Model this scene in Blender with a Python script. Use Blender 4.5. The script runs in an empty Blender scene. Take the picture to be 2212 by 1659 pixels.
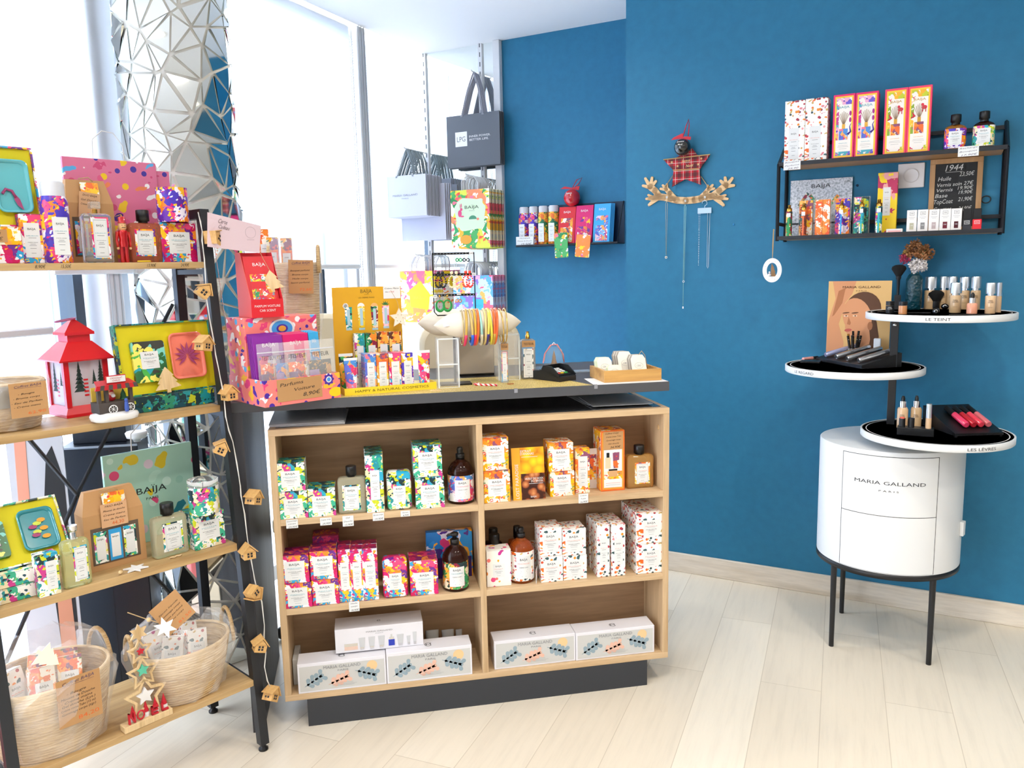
import bpy, math, random
from mathutils import Vector, Matrix
PI = math.pi
SC = bpy.context.scene
COL = SC.collection
# ---------------------------------------------------------------- camera
CF, YAW, PITCH, ROLL = 1729.18, 0.18590, 0.14280, -0.02180
CAM = Vector((0.2798, -2.3866, 1.3889))
_fw = Vector((math.sin(YAW) * math.cos(PITCH), math.cos(YAW) * math.cos(PITCH), -math.sin(PITCH)))
_r = Vector((math.cos(YAW), -math.sin(YAW), 0)); _u = _r.cross(_fw)
CR = _r * math.cos(ROLL) + _u * math.sin(ROLL)
CU = _u * math.cos(ROLL) - _r * math.sin(ROLL)
cd = bpy.data.cameras.new('camera'); cam = bpy.data.objects.new('camera', cd); COL.objects.link(cam)
cd.sensor_width = 36; cd.lens = CF / 2212 * 36; cd.clip_start = .02; cd.clip_end = 200
_m = Matrix((CR, CU, -_fw)).transposed().to_4x4(); _m.translation = CAM
cam.matrix_world = _m; SC.camera = cam
# ---------------------------------------------------------------- world, exposure
SC.view_settings.view_transform = 'Standard'; SC.view_settings.look = 'None'
SC.view_settings.gamma = 1; SC.view_settings.exposure = 0.12; SC.view_settings.use_curve_mapping = False
wo = bpy.data.worlds.new('world'); SC.world = wo; wo.use_nodes = True
bg = wo.node_tree.nodes['Background']; bg.inputs[0].default_value = (.94, .97, 1, 1); bg.inputs[1].default_value = 7.5

# ---------------------------------------------------------------- geometry helpers
def ray(x, y): return _fw + CR * ((x - 1106) / CF) - CU * ((y - 829.5) / CF)
def at_z(x, y, z):
  d = ray(x, y); return CAM + d * ((z - CAM.z) / d.z)
def at_pl(x, y, P, n):
  d = ray(x, y); n = Vector(n); return CAM + d * ((Vector(P) - CAM).dot(n) / d.dot(n))

class Frame:
  """a horizontal frame: origin, x axis = along, y axis = away from the viewer"""
  def __init__(s, o, ang):
    s.o = Vector(o); s.a = ang
    s.x = Vector((math.cos(ang), math.sin(ang), 0)); s.y = Vector((-math.sin(ang), math.cos(ang), 0))
  def w(s, x, y, z=0): return s.o + s.x * x + s.y * y + Vector((0, 0, z))
  def loc(s, P): d = Vector(P) - s.o; return d.dot(s.x), d.dot(s.y), d.z
  def hit(s, px, py, y):                       # pixel on the vertical plane at depth y of this frame
    return s.loc(at_pl(px, py, s.w(0, y), s.y))
CASE = Frame((0, 0, 0), 0)
WALLR = Frame((1.469, 1.092, 0), -math.radians(39.31))     # right blue wall
WALLB = Frame((1.786, 1.479, 0), -math.radians(39.31))     # recessed blue wall
LAD = Frame((-.063, -.113, 0), math.atan2(.59, .807))       # ladder shelf
def rot(ax, a): return Matrix.Rotation(a, 4, ax)
def tr(x, y, z): return Matrix.Translation((x, y, z))

# ---------------------------------------------------------------- materials
MATS = {}
def s2l(c):
  if isinstance(c, str): c = tuple(int(c[i:i + 2], 16) / 255 for i in (0, 2, 4))
  return tuple((v / 12.92 if v <= .04045 else ((v + .055) / 1.055) ** 2.4) for v in c[:3]) + (1,)
def mat(name, col='ffffff', rough=.5, metal=0, spec=.5, trans=0, ior=1.45, emit=0, coat=0, alpha=1):
  if name in MATS: return MATS[name]
  m = bpy.data.materials.new(name); m.use_nodes = True; MATS[name] = m
  b = m.node_tree.nodes['Principled BSDF']
  b.inputs['Base Color'].default_value = s2l(col); b.inputs['Roughness'].default_value = rough
  b.inputs['Metallic'].default_value = metal; b.inputs['Specular IOR Level'].default_value = spec
  b.inputs['Transmission Weight'].default_value = trans; b.inputs['IOR'].default_value = ior
  b.inputs['Coat Weight'].default_value = coat; b.inputs['Alpha'].default_value = alpha
  if emit: b.inputs['Emission Color'].default_value = s2l(col); b.inputs['Emission Strength'].default_value = emit
  return m
class NT:
  def __init__(s, m): s.m = m; s.t = m.node_tree; s.b = s.t.nodes['Principled BSDF']
  def n(s, ty, **k):
    o = s.t.nodes.new(ty)
    for a, v in k.items(): setattr(o, a, v)
    return o
  def l(s, a, b): s.t.links.new(a, b)
  def mp(s, scale, rotv=(0, 0, 0), loc=(0, 0, 0)):
    tc = s.n('ShaderNodeTexCoord'); mp = s.n('ShaderNodeMapping')
    mp.inputs['Scale'].default_value = scale; mp.inputs['Rotation'].default_value = rotv; mp.inputs['Location'].default_value = loc
    s.l(tc.outputs['Object'], mp.inputs[0]); return mp.outputs[0]
  def ramp(s, fac, stops, interp='LINEAR'):
    r = s.n('ShaderNodeValToRGB'); r.color_ramp.interpolation = interp; e = r.color_ramp.elements
    while len(e) < len(stops): e.new(.5)
    for i, (p, c) in enumerate(stops): e[i].position = p; e[i].color = s2l(c) if not isinstance(c, float) else (c, c, c, 1)
    s.l(fac, r.inputs[0]); return r.outputs[0]
  def mix(s, fac, a, b):
    x = s.n('ShaderNodeMix', data_type='RGBA')
    for v, i in ((fac, 0), (a, 6), (b, 7)):
      if isinstance(v, (int, float)): x.inputs[i].default_value = v
      elif isinstance(v, (str, tuple)): x.inputs[i].default_value = s2l(v)
      else: s.l(v, x.inputs[i])
    return x.outputs[2]
  def noise(s, vec, scale, detail=3, rough=.5):
    x = s.n('ShaderNodeTexNoise'); s.l(vec, x.inputs['Vector']); x.inputs['Scale'].default_value = scale
    x.inputs['Detail'].default_value = detail; x.inputs['Roughness'].default_value = rough; return x
  def vor(s, vec, scale, feature='F1', rnd=1):
    x = s.n('ShaderNodeTexVoronoi', feature=feature); s.l(vec, x.inputs['Vector']); x.inputs['Scale'].default_value = scale
    x.inputs['Randomness'].default_value = rnd; return x
  def math(s, op, a, b=0):
    x = s.n('ShaderNodeMath', operation=op)
    for v, i in ((a, 0), (b, 1)):
      if isinstance(v, (int, float)): x.inputs[i].default_value = v
      else: s.l(v, x.inputs[i])
    return x.outputs[0]
  def bump(s, h, strength=.3, dist=.002):
    b = s.n('ShaderNodeBump'); b.inputs['Strength'].default_value = strength; b.inputs['Distance'].default_value = dist
    s.l(h, b.inputs['Height']); s.l(b.outputs[0], s.b.inputs['Normal'])
def wood(name, c1, c2, c3, axis='x', rough=.45, sc=1.0):
  """wood grain running along the given object axis"""
  if name in MATS: return MATS[name]
  m = mat(name, c1, rough); t = NT(m)
  s = {'x': (1.2, 14, 14), 'y': (14, 1.2, 14), 'z': (14, 14, 1.2)}[axis]
  v = t.mp(tuple(k * sc for k in s))
  n1 = t.noise(v, 1.3, 3, .55); n2 = t.noise(v, 9, 4, .6)
  c = t.ramp(n1.outputs[0], [(.3, c1), (.5, c2), (.72, c3)])
  c2_ = t.ramp(n2.outputs[0], [(.35, .72), (.65, 1.0)])
  x = t.n('ShaderNodeMix', data_type='RGBA', blend_type='MULTIPLY'); x.inputs[0].default_value = .45
  t.l(c, x.inputs[6]); t.l(c2_, x.inputs[7]); t.l(x.outputs[2], t.b.inputs['Base Color'])
  return m
def floral(name, pal, scale=38, pal2=None, dens=.5, rough=.35, seed=0, bg=None):
  """printed botanical pattern: big soft petals, then leaf strokes on top. bg: sparse motifs on a plain ground"""
  if name in MATS: return MATS[name]
  m = mat(name, pal[0], rough); t = NT(m)
  scale *= (.72 if bg else 1.3)
  v = t.mp((scale, scale, scale), (0, .5, .3), (seed * 3.1, seed * 1.7, seed))
  nz = t.noise(v, .9, 2)
  wv = t.n('ShaderNodeVectorMath', operation='MULTIPLY_ADD'); t.l(nz.outputs['Color'], wv.inputs[0])
  wv.inputs[1].default_value = (1.6, 1.6, 1.6); t.l(v, wv.inputs[2])
  st = t.n('ShaderNodeVectorMath', operation='MULTIPLY'); t.l(wv.outputs[0], st.inputs[0]); st.inputs[1].default_value = (1.0, 1.0, .55)
  a = t.vor(st.outputs[0], .75)
  sp = t.n('ShaderNodeSeparateColor'); t.l(a.outputs['Color'], sp.inputs[0])
  c1 = t.ramp(sp.outputs[0], [(i / len(pal), c) for i, c in enumerate(pal)], 'CONSTANT')
  st2 = t.n('ShaderNodeVectorMath', operation='MULTIPLY'); t.l(wv.outputs[0], st2.inputs[0]); st2.inputs[1].default_value = (.7, 1.0, 1.5)
  b = t.vor(st2.outputs[0], 1.15)
  sp2 = t.n('ShaderNodeSeparateColor'); t.l(b.outputs['Color'], sp2.inputs[0])
  p2 = pal2 or pal[::-1]
  c2 = t.ramp(sp2.outputs[1], [(i / len(p2), c) for i, c in enumerate(p2)], 'CONSTANT')
  msk = t.math('LESS_THAN', b.outputs['Distance'], dens * .72)
  if bg:
    thin = t.vor(t.mp((scale * 1.1,) * 3, (.2, .9, .1)), 1.4)
    spt = t.n('ShaderNodeSeparateColor'); t.l(thin.outputs['Color'], spt.inputs[0])
    m2 = t.math('LESS_THAN', thin.outputs['Distance'], .3)
    c3 = t.ramp(spt.outputs[2], [(i / len(pal), c) for i, c in enumerate(pal)], 'CONSTANT')
    c = t.mix(m2, bg, c3); c = t.mix(t.math('LESS_THAN', b.outputs['Distance'], dens * .55), c, c2)
  else:
    c = t.mix(msk, c1, c2)
  t.l(c, t.b.inputs['Base Color']); return m

# ---------------------------------------------------------------- mesh builder
_TX = {}
def text_polys(s, shear=0.0):
  k = (s, shear)
  if k in _TX: return _TX[k]
  cu = bpy.data.curves.new('t', 'FONT'); cu.body = s; cu.align_x = 'CENTER'; cu.align_y = 'CENTER'; cu.size = 1; cu.resolution_u = 2; cu.shear = shear
  ob = bpy.data.objects.new('t', cu); COL.objects.link(ob)
  dg = bpy.context.evaluated_depsgraph_get(); me = bpy.data.meshes.new_from_object(ob.evaluated_get(dg))
  r = ([(v.co.x, v.co.y) for v in me.vertices], [tuple(p.vertices) for p in me.polygons])
  bpy.data.objects.remove(ob); bpy.data.curves.remove(cu); bpy.data.meshes.remove(me)
  _TX[k] = r; return r
class MB:
  def __init__(s): s.v = []; s.f = []; s.mi = []; s.sm = []; s.ms = []; s.T = Matrix.Identity(4); s.stack = []
  def push(s, M): s.stack.append(s.T.copy()); s.T = s.T @ M; return s
  def pop(s): s.T = s.stack.pop(); return s
  def add(s, vs, fs, m, smooth=False):
    if m not in s.ms: s.ms.append(m)
    i = s.ms.index(m); o = len(s.v); s.v += [tuple(s.T @ Vector(v)) for v in vs]
    for f in fs: s.f.append(tuple(o + k for k in f)); s.mi.append(i); s.sm.append(smooth)
    return s
  def box(s, x0, x1, y0, y1, z0, z1, m, bev=0):
    if not bev:
      v = [(x, y, z) for x in (x0, x1) for y in (y0, y1) for z in (z0, z1)]
      return s.add(v, [(0, 1, 3, 2), (4, 6, 7, 5), (0, 4, 5, 1), (2, 3, 7, 6), (0, 2, 6, 4), (1, 5, 7, 3)], m)
    b = bev; v = []; idx = {}
    X, Y, Z = (x0, x1), (y0, y1), (z0, z1)
    for i in (0, 1):
      for j in (0, 1):
        for k in (0, 1):
          sx, sy, sz = (b, -b)[i], (b, -b)[j], (b, -b)[k]
          for a, p in enumerate(((X[i], Y[j] + sy, Z[k] + sz), (X[i] + sx, Y[j], Z[k] + sz), (X[i] + sx, Y[j] + sy, Z[k]))):
            idx[(i, j, k, a)] = len(v); v.append(p)
    g = lambda *q: tuple(idx[t] for t in q); fs = []
    for i in (0, 1): fs.append(g((i, 0, 0, 0), (i, 1, 0, 0), (i, 1, 1, 0), (i, 0, 1, 0)))
    for j in (0, 1): fs.append(g((0, j, 0, 1), (1, j, 0, 1), (1, j, 1, 1), (0, j, 1, 1)))
    for k in (0, 1): fs.append(g((0, 0, k, 2), (1, 0, k, 2), (1, 1, k, 2), (0, 1, k, 2)))
    for p in (0, 1):
      for q in (0, 1):
        fs.append(g((p, q, 0, 0), (p, q, 1, 0), (p, q, 1, 1), (p, q, 0, 1)))
        fs.append(g((p, 0, q, 0), (p, 1, q, 0), (p, 1, q, 2), (p, 0, q, 2)))
        fs.append(g((0, p, q, 1), (1, p, q, 1), (1, p, q, 2), (0, p, q, 2)))
    for i in (0, 1):
      for j in (0, 1):
        for k in (0, 1): fs.append(g((i, j, k, 0), (i, j, k, 1), (i, j, k, 2)))
    return s.add(v, fs, m)
  def quad(s, a, b, c, d, m): return s.add([a, b, c, d], [(0, 1, 2, 3)], m)
  def rect(s, x0, x1, z0, z1, y, m): return s.add([(x0, y, z0), (x1, y, z0), (x1, y, z1), (x0, y, z1)], [(0, 1, 2, 3)], m)
  def lathe(s, pr, m, n=20, c=(0, 0, 0), smooth=True, sx=1, sy=1, caps=True):
    v = []; f = []
    for r, z in pr:
      for i in range(n):
        a = 2 * PI * i / n; v.append((c[0] + r * sx * math.cos(a), c[1] + r * sy * math.sin(a), c[2] + z))
    for k in range(len(pr) - 1):
      for i in range(n): j = (i + 1) % n; f.append((k * n + i, k * n + j, (k + 1) * n + j, (k + 1) * n + i))
    s.add(v, f, m, smooth)
    if caps:
      for k in (0, len(pr) - 1):
        if pr[k][0] > 1e-6: s.add(v[k * n:(k + 1) * n], [tuple(range(n))], m)
    return s
  def rlathe(s, pr, m, w, d, rc, k=4, smooth=True):
    """rounded-rectangle sections: pr = [(inset, z)], section w x d with corner radius rc"""
    v = []; f = []; n = 4 * (k + 1)
    for ins, z in pr:
      r = max(rc - ins * .5, 1e-4); hw = w / 2 - ins; hd = d / 2 - ins; r = min(r, hw * .99, hd * .99)
      for q, (sx, sy) in enumerate(((1, 1), (-1, 1), (-1, -1), (1, -1))):
        for i in range(k + 1):
          a = PI / 2 * (q + i / k); v.append((sx * (hw - r) + r * math.cos(a), sy * (hd - r) + r * math.sin(a), z))
    for q in range(len(pr) - 1):
      for i in range(n): j = (i + 1) % n; f.append((q * n + i, q * n + j, (q + 1) * n + j, (q + 1) * n + i))
    s.add(v, f, m, smooth)
    s.add(v[:n], [tuple(range(n))], m); s.add(v[-n:], [tuple(range(n))], m); return s
  def tube(s, P, r, m, n=8, closed=False, caps=True):
    P = [Vector(p) for p in P]; L = len(P); v = []; f = []; up = None
    for i, p in enumerate(P):
      a = P[(i - 1) % L] if (closed or i) else p; b = P[(i + 1) % L] if (closed or i < L - 1) else p
      t = (b - a).normalized()
      if up is None: up = Vector((0, 0, 1)) if abs(t.z) < .9 else Vector((1, 0, 0))
      u = (up - t * up.dot(t))
      u = u.normalized() if u.length > 1e-6 else Vector((0, 1, 0)); w = t.cross(u); up = u
      rr = r[i] if isinstance(r, (list, tuple)) else r
      for k in range(n): q = 2 * PI * k / n; v.append(tuple(p + (u * math.cos(q) + w * math.sin(q)) * rr))
    for i in range(L if closed else L - 1):
      o = i * n; o2 = ((i + 1) % L) * n
      for k in range(n): j = (k + 1) % n; f.append((o + k, o + j, o2 + j, o2 + k))
    if caps and not closed: f += [tuple(range(n)), tuple(range((L - 1) * n, L * n))]
    return s.add(v, f, m, True)
  def prism(s, poly, y0, y1, m, m2=None):
    """polygon in the x-z plane extruded along y"""
    n = len(poly); v = [(x, y0, z) for x, z in poly] + [(x, y1, z) for x, z in poly]
    s.add(v, [tuple(range(n)), tuple(range(n, 2 * n))], m)
    return s.add(v, [(i, (i + 1) % n, n + (i + 1) % n, n + i) for i in range(n)], m2 or m)
  def ball(s, c, r, m, n=14, sz=1):
    k = n // 2; pr = [(max(r * math.sin(PI * i / k), 1e-5), -r * sz * math.cos(PI * i / k)) for i in range(k + 1)]
    return s.lathe(pr, m, n, c, caps=False)
  def text(s, t, x, z, h, y, m, w=None, shear=0.0, a=0):
    """lettering on the x-z plane facing -y, centred on x, z; h = capital height; w squeezes to a width"""
    vs, fs = text_polys(t, shear)
    if not vs: return s
    k = h / .72; xs = [p[0] for p in vs]; kx = k if w is None else w / (max(xs) - min(xs)); xm = (max(xs) + min(xs)) / 2
    ys = [p[1] for p in vs]; ym = (max(ys) + min(ys)) / 2
    ca, sa = math.cos(a), math.sin(a); V = []
    for px, py in vs:
      X, Z = (px - xm) * kx, (py - ym) * k; V.append((x + X * ca - Z * sa, y, z + X * sa + Z * ca))
    return s.add(V, fs, m)
  def build(s, name, parent=None, loc=None, rz=0, M=None):
    me = bpy.data.meshes.new(name); me.from_pydata(s.v, [], s.f)
    for m in s.ms: me.materials.append(m)
    me.polygons.foreach_set('material_index', s.mi); me.polygons.foreach_set('use_smooth', s.sm); me.update()
    o = bpy.data.objects.new(name, me); COL.objects.link(o)
    if parent: o.parent = parent
    if M is not None: o.matrix_basis = M
    else:
      if loc is not None: o.location = loc
      o.rotation_euler = (0, 0, rz)
    return o
def tag(o, label, cat, group=None):
  o['label'] = label; o['category'] = cat
  if group: o['group'] = group
  return o
def thing(name, label, cat, loc=(0, 0, 0), rz=0, group=None):
  o = bpy.data.objects.new(name, None); COL.objects.link(o); o.location = loc; o.rotation_euler = (0, 0, rz); o.empty_display_size = .02
  return tag(o, label, cat, group)
def struct(mb, name, **k):
  o = mb.build(name, **k); o['kind'] = 'structure'; return o
def dup(root, M=None, loc=None, label=None):
  r = root.copy(); COL.objects.link(r)
  if loc is not None: r.location = loc
  if label: r['label'] = label
  for ch in list(root.children):
    c = ch.copy(); COL.objects.link(c); c.parent = r
    for g in list(ch.children): d = g.copy(); COL.objects.link(d); d.parent = c
  return r
def arc(cx, cz, r, a0, a1, n): return [(cx + r * math.cos(a0 + (a1 - a0) * i / n), cz + r * math.sin(a0 + (a1 - a0) * i / n)) for i in range(n + 1)]
def star(n, R, r, a0=PI / 2, cx=0, cz=0): return [(cx + (R if i % 2 == 0 else r) * math.cos(a0 + PI * i / n), cz + (R if i % 2 == 0 else r) * math.sin(a0 + PI * i / n)) for i in range(2 * n)]
# common materials
BLACK = mat('black_plastic', '0d0e11', .35); INK = mat('ink', '22242b', .6); GREY = mat('grey_print', '8b8d90', .7)
WHITE = mat('white_card', 'e6e5e4', .5); CARD = mat('label_paper', 'dfe1e1', .55); KRAFT = mat('kraft_card', 'b98d5e', .75)
STEEL = mat('black_steel', '23262c', .42, .3); CHROME = mat('chrome', 'd9dadc', .12, 1); GOLD = mat('gold', 'd0a04a', .25, 1)
ORANGEINK = mat('orange_ink', 'dd6a2c', .6); REDINK = mat('red_ink', 'd97f86', .6); PEN = mat('black_pen', '2a2622', .6)
ACRYL = mat('clear_acrylic', 'f2f8fa', .03, trans=1, ior=1.3); 
OAKX = wood('case_oak', 'c4a47c', 'd3b58e', 'b6956c', 'x'); OAKZ = wood('case_oak_upright', 'c4a47c', 'd3b58e', 'b6956c', 'z')
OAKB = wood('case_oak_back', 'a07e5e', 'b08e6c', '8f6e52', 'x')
LOAK = wood('ladder_oak', 'b99664', 'c9a876', 'a98655', 'x'); PLY = wood('plywood', 'd6ac78', 'e4c091', 'c99a62', 'x', .6, 3)
TWINE = mat('jute_twine', 'b79a70', .9)
SHEET = mat('clear_film', 'ffffff', .08, alpha=.16, spec=.8)
# ================================================================ ROOM
H = 2.6
WIN = Frame((.70, 2.369, 0), math.atan2(-.818, -.576))      # x runs from the far corner along the glass to the left; y points outdoors
def wpt(s_, z, out=0): return WIN.w(s_, out, z)
OUTS = -1 if WIN.y.dot(Vector((.3, -2, 0)) - WIN.o) > 0 else 1     # sign of "outdoors"
fm = mat('floor_oak', 'd6cab5', .38); t = NT(fm)
a_f = math.radians(57)
v = t.mp((1, 1, 1), (0, 0, -a_f)); br = t.n('ShaderNodeTexBrick'); t.l(v, br.inputs['Vector'])
br.inputs['Scale'].default_value = 1; br.inputs['Brick Width'].default_value = 1.25; br.inputs['Row Height'].default_value = .19
br.inputs['Mortar Size'].default_value = .0012; br.inputs['Mortar Smooth'].default_value = .1; br.inputs['Bias'].default_value = 0; br.offset = .37
br.inputs['Color1'].default_value = s2l('e4dbca'); br.inputs['Color2'].default_value = s2l('d9cebb'); br.inputs['Mortar'].default_value = s2l('c2b6a2')
vg = t.mp((2.2, 30, 1), (0, 0, 0)); 
tc = t.n('ShaderNodeTexCoord'); m1 = t.n('ShaderNodeMapping'); m1.inputs['Rotation'].default_value = (0, 0, -a_f); t.l(tc.outputs['Object'], m1.inputs[0])
m2 = t.n('ShaderNodeMapping'); m2.inputs['Scale'].default_value = (2.0, 26, 1); t.l(m1.outputs[0], m2.inputs[0])
g = t.noise(m2.outputs[0], 1.6, 6, .65); gr = t.ramp(g.outputs[0], [(.3, .86), (.5, .96), (.7, 1.0)])
x = t.n('ShaderNodeMix', data_type='RGBA', blend_type='MULTIPLY'); x.inputs[0].default_value = .7; t.l(br.outputs['Color'], x.inputs[6]); t.l(gr, x.inputs[7])
t.l(x.outputs[2], t.b.inputs['Base Color'])
RC = [wpt(-1.2, 0), wpt(7, 0), Vector((1.2, -6.2, 0)), WALLR.w(6, 0), WALLR.w(6, .6), WALLB.w(-1.0, .2)]
f = MB(); f.add([tuple(p) for p in RC], [tuple(range(6))], fm); f.add([(p.x, p.y, -.1) for p in RC], [tuple(range(6))], fm); struct(f, 'floor')
cm = mat('ceiling_paint', 'e9e9ea', .8)
c = MB()
for z_ in (H, H + .08): c.add([(p.x, p.y, z_) for p in RC], [tuple(range(6))], cm)
struct(c, 'ceiling')
# blue plaster
bl = mat('blue_paint', '1f6f93', .6); t = NT(bl); n = t.noise(t.mp((9, 9, 9)), 3, 4); n2 = t.noise(t.mp((1, 1, 1)), 60, 3)
t.l(t.ramp(n.outputs[0], [(.3, '1d6b8f'), (.7, '217398')]), t.b.inputs['Base Color']); t.bump(n2.outputs[0], .25, .002)
w = MB(); w.box(0, 6, 0, .12, 0, H, bl); struct(w, 'wall_right', loc=WALLR.o, rz=WALLR.a)
w = MB(); w.box(-.0, .12, 0.002, .52, 0, H, bl); struct(w, 'wall_return', loc=WALLR.w(0, 0), rz=WALLR.a)
jx = WALLB.hit(1088, 300, 0)[0]; mx1 = WALLB.hit(1074, 300, 0)[0]; mx0 = WALLB.hit(913, 106, 0)[0]
w = MB(); w.box(jx, .1, 0, .12, 0, H, bl); struct(w, 'wall_back', loc=WALLB.o, rz=WALLB.a)
gw = mat('grey_white_paint', 'dcdde0', .6)
w = MB(); w.box(mx1, jx, -.03, .12, 0, H, gw, .002); struct(w, 'trim_1', loc=WALLB.o, rz=WALLB.a)
w = MB(); w.box(mx0 - .02, mx1, .012, .12, 0, H, gw); struct(w, 'wall_behind_mirror', loc=WALLB.o, rz=WALLB.a)
bbm = wood('skirting_oak', 'd9cdbb', 'e3d9ca', 'cdbfaa', 'x', .5)
w = MB(); w.box(0, 6, -.014, .0, 0, .088, bbm, .002); struct(w, 'baseboard_right', loc=WALLR.o, rz=WALLR.a)
w = MB(); w.box(jx, .1, -.014, .0, 0, .088, bbm, .002); struct(w, 'baseboard_back', loc=WALLB.o, rz=WALLB.a)
# far end of the shop, behind the photographer: pale walls (seen only in the mirrors)
pw = mat('pale_beige_paint', 'd9d2ca', .8)
for nm, p, q in (('wall_rear', RC[1], RC[2]), ('wall_side', RC[2], RC[3])):
  d_ = q - p; w = MB(); w.box(0, d_.length, -.1, 0, 0, H, pw); struct(w, nm, loc=tuple(p), rz=math.atan2(d_.y, d_.x))
# mirror
mir = mat('mirror_glass', 'eef3f2', .015, 1)
mo = thing('wall_mirror', 'tall frameless mirror panel with slotted uprights carrying the shop bags', 'mirror', WALLB.w(0, 0, 0), WALLB.a)
ztop = WALLB.hit(1000, 93, 0)[2]
b = MB(); b.box(mx0, mx1, -.004, .011, .25, ztop, mir); b.build('mirror_glass', mo)
xm = WALLB.hit(1044, 300, 0)[0]
for xx in (mx0 + .012, xm):
  b = MB(); b.box(xx - .012, xx + .012, -.016, -.004, .25, ztop, gw)
  for k in range(46):
    zz = ztop - .03 - k * .05; b.box(xx - .003, xx + .003, -.0165, -.0155, zz - .012, zz + .012, mat('slot_dark', '5a5f66', .6))
  b.build('slotted_upright', mo)
# ------------------------------------------------ windows
al = mat('window_aluminium', 'b9bcc1', .45, .2); drk = mat('window_gasket', '3c4a58', .5)
gl = bpy.data.materials.new('window_pane'); gl.use_nodes = True; MATS['window_pane'] = gl; nt = gl.node_tree; nt.nodes.clear()
o_ = nt.nodes.new('ShaderNodeOutputMaterial'); mx = nt.nodes.new('ShaderNodeMixShader'); tp = nt.nodes.new('ShaderNodeBsdfTransparent'); gs = nt.nodes.new('ShaderNodeBsdfGlossy')
tp.inputs[0].default_value = (.93, .96, 1, 1); gs.inputs['Roughness'].default_value = .01; mx.inputs[0].default_value = .06
nt.links.new(tp.outputs[0], mx.inputs[1]); nt.links.new(gs.outputs[0], mx.inputs[2]); nt.links.new(mx.outputs[0], o_.inputs[0])
fab = bpy.data.materials.new('blind_fabric'); fab.use_nodes = True; MATS['blind_fabric'] = fab; nt = fab.node_tree; nt.nodes.clear()
o_ = nt.nodes.new('ShaderNodeOutputMaterial'); mx = nt.nodes.new('ShaderNodeMixShader'); df = nt.nodes.new('ShaderNodeBsdfDiffuse'); tl = nt.nodes.new('ShaderNodeBsdfTranslucent')
df.inputs[0].default_value = (.85, .86, .88, 1); tl.inputs[0].default_value = (.93, .95, .97, 1); mx.inputs[0].default_value = .68
nt.links.new(df.outputs[0], mx.inputs[1]); nt.links.new(tl.outputs[0], mx.inputs[2]); nt.links.new(mx.outputs[0], o_.inputs[0])
O = OUTS
def window(nm, s0, s1, dark=None, off=0):
  b = MB(); OO = WIN.w(0, O * off)
  for (x0, x1, z0, z1) in ((s0, s0 + .05, 0, H), (s1 - .05, s1, 0, H), (s0, s1, H - .06, H), (s0, s1, 0, .07)):
    b.box(x0, x1, *sorted((O * .06, O * .12)), z0, z1, al, .003)
  ob = struct(b, nm, loc=OO, rz=WIN.a)
  g = MB(); g.box(s0 + .05, s1 - .05, *sorted((O * .088, O * .094)), .07, H - .06, gl); g.build('pane', ob)
  if dark is not None:
    g = MB(); g.box(dark, dark + .035, *sorted((O * .05, O * .13)), .07, 1.6, drk); g.build('gasket', ob)
window('window_1', -.55, .60, -.40, .12); window('window_2', .60, 2.10, .93); window('window_3', 2.10, 3.6, 2.245)
window('window_4', 3.6, 5.1); window('window_5', 5.1, 6.6)
for nm, s_ in (('trim_2', .60), ('trim_3', 2.16)):
  b = MB(); b.box(s_ - .035, s_ + .035, *sorted((O * .0, O * .13)), 0, H, gw, .004)
  for q in (-.022, .0, .02): b.box(s_ + q, s_ + q + .004, *sorted((-O * .004, O * .01)), 0, H, al)
  struct(b, nm, loc=WIN.o, rz=WIN.a)
def blind(lab, s0, s1, zb, y=.03, chain=(), thick=.0004):
  r = thing('roller_blind', lab, 'blind', WIN.w((s0 + s1) / 2, 0, 0), WIN.a, 'white roller blinds along the window front')
  h = (s1 - s0) / 2; b = MB(); b.box(-h, h, *sorted((O * y, O * (y + thick))), zb, H - .001, fab); b.build('fabric', r)
  b = MB(); b.box(-h, h, *sorted((O * (y - .006), O * (y + .008))), zb - .024, zb, WHITE, .004); b.build('bottom_bar', r)
  b = MB(); b.push(tr(0, O * (y + .012), H - .012) @ rot('Y', PI / 2)); b.lathe([(.011, -h), (.011, h)], WHITE, 14); b.pop(); b.build('roller_tube', r)
  for c_ in chain:
    q = MB(); q.tube([(c_ - .008, O * (y - .025), H - .03), (c_ - .010, O * (y - .03), 1.0), (c_, O * (y - .032), .985), (c_ + .010, O * (y - .03), 1.0), (c_ + .008, O * (y - .025), H - .03)], .0016, CHROME, 5)
    for k in range(120):
      zz = 1.0 + k * .0128
      for e in (-.009, .009): q.ball((c_ + e, O * (y - .0285), zz), .0026, WHITE, 6)
    q.build('bead_chain', r)
blind('narrow white roller blind right of the mullion, behind the hanging bags', -.12, .555, 1.43, y=.14, chain=(.27 - .08,))
blind('wide bright white roller blind between the mosaic column and the mullion', .665, 2.03, 1.43, chain=(-.66,))
b0, b1 = WIN.hit(283, 587, 0)[0], WIN.hit(109, 587, 0)[0]
blind('white roller blind in the window left of the mosaic column', b0, b1, 1.425, y=-.01)
b0 = WIN.hit(86, 700, -.03)[0]
blind('greyish white roller blind at the left edge, pulled down lowest', b0, b0 + .95, 1.24, y=-.03)
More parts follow.
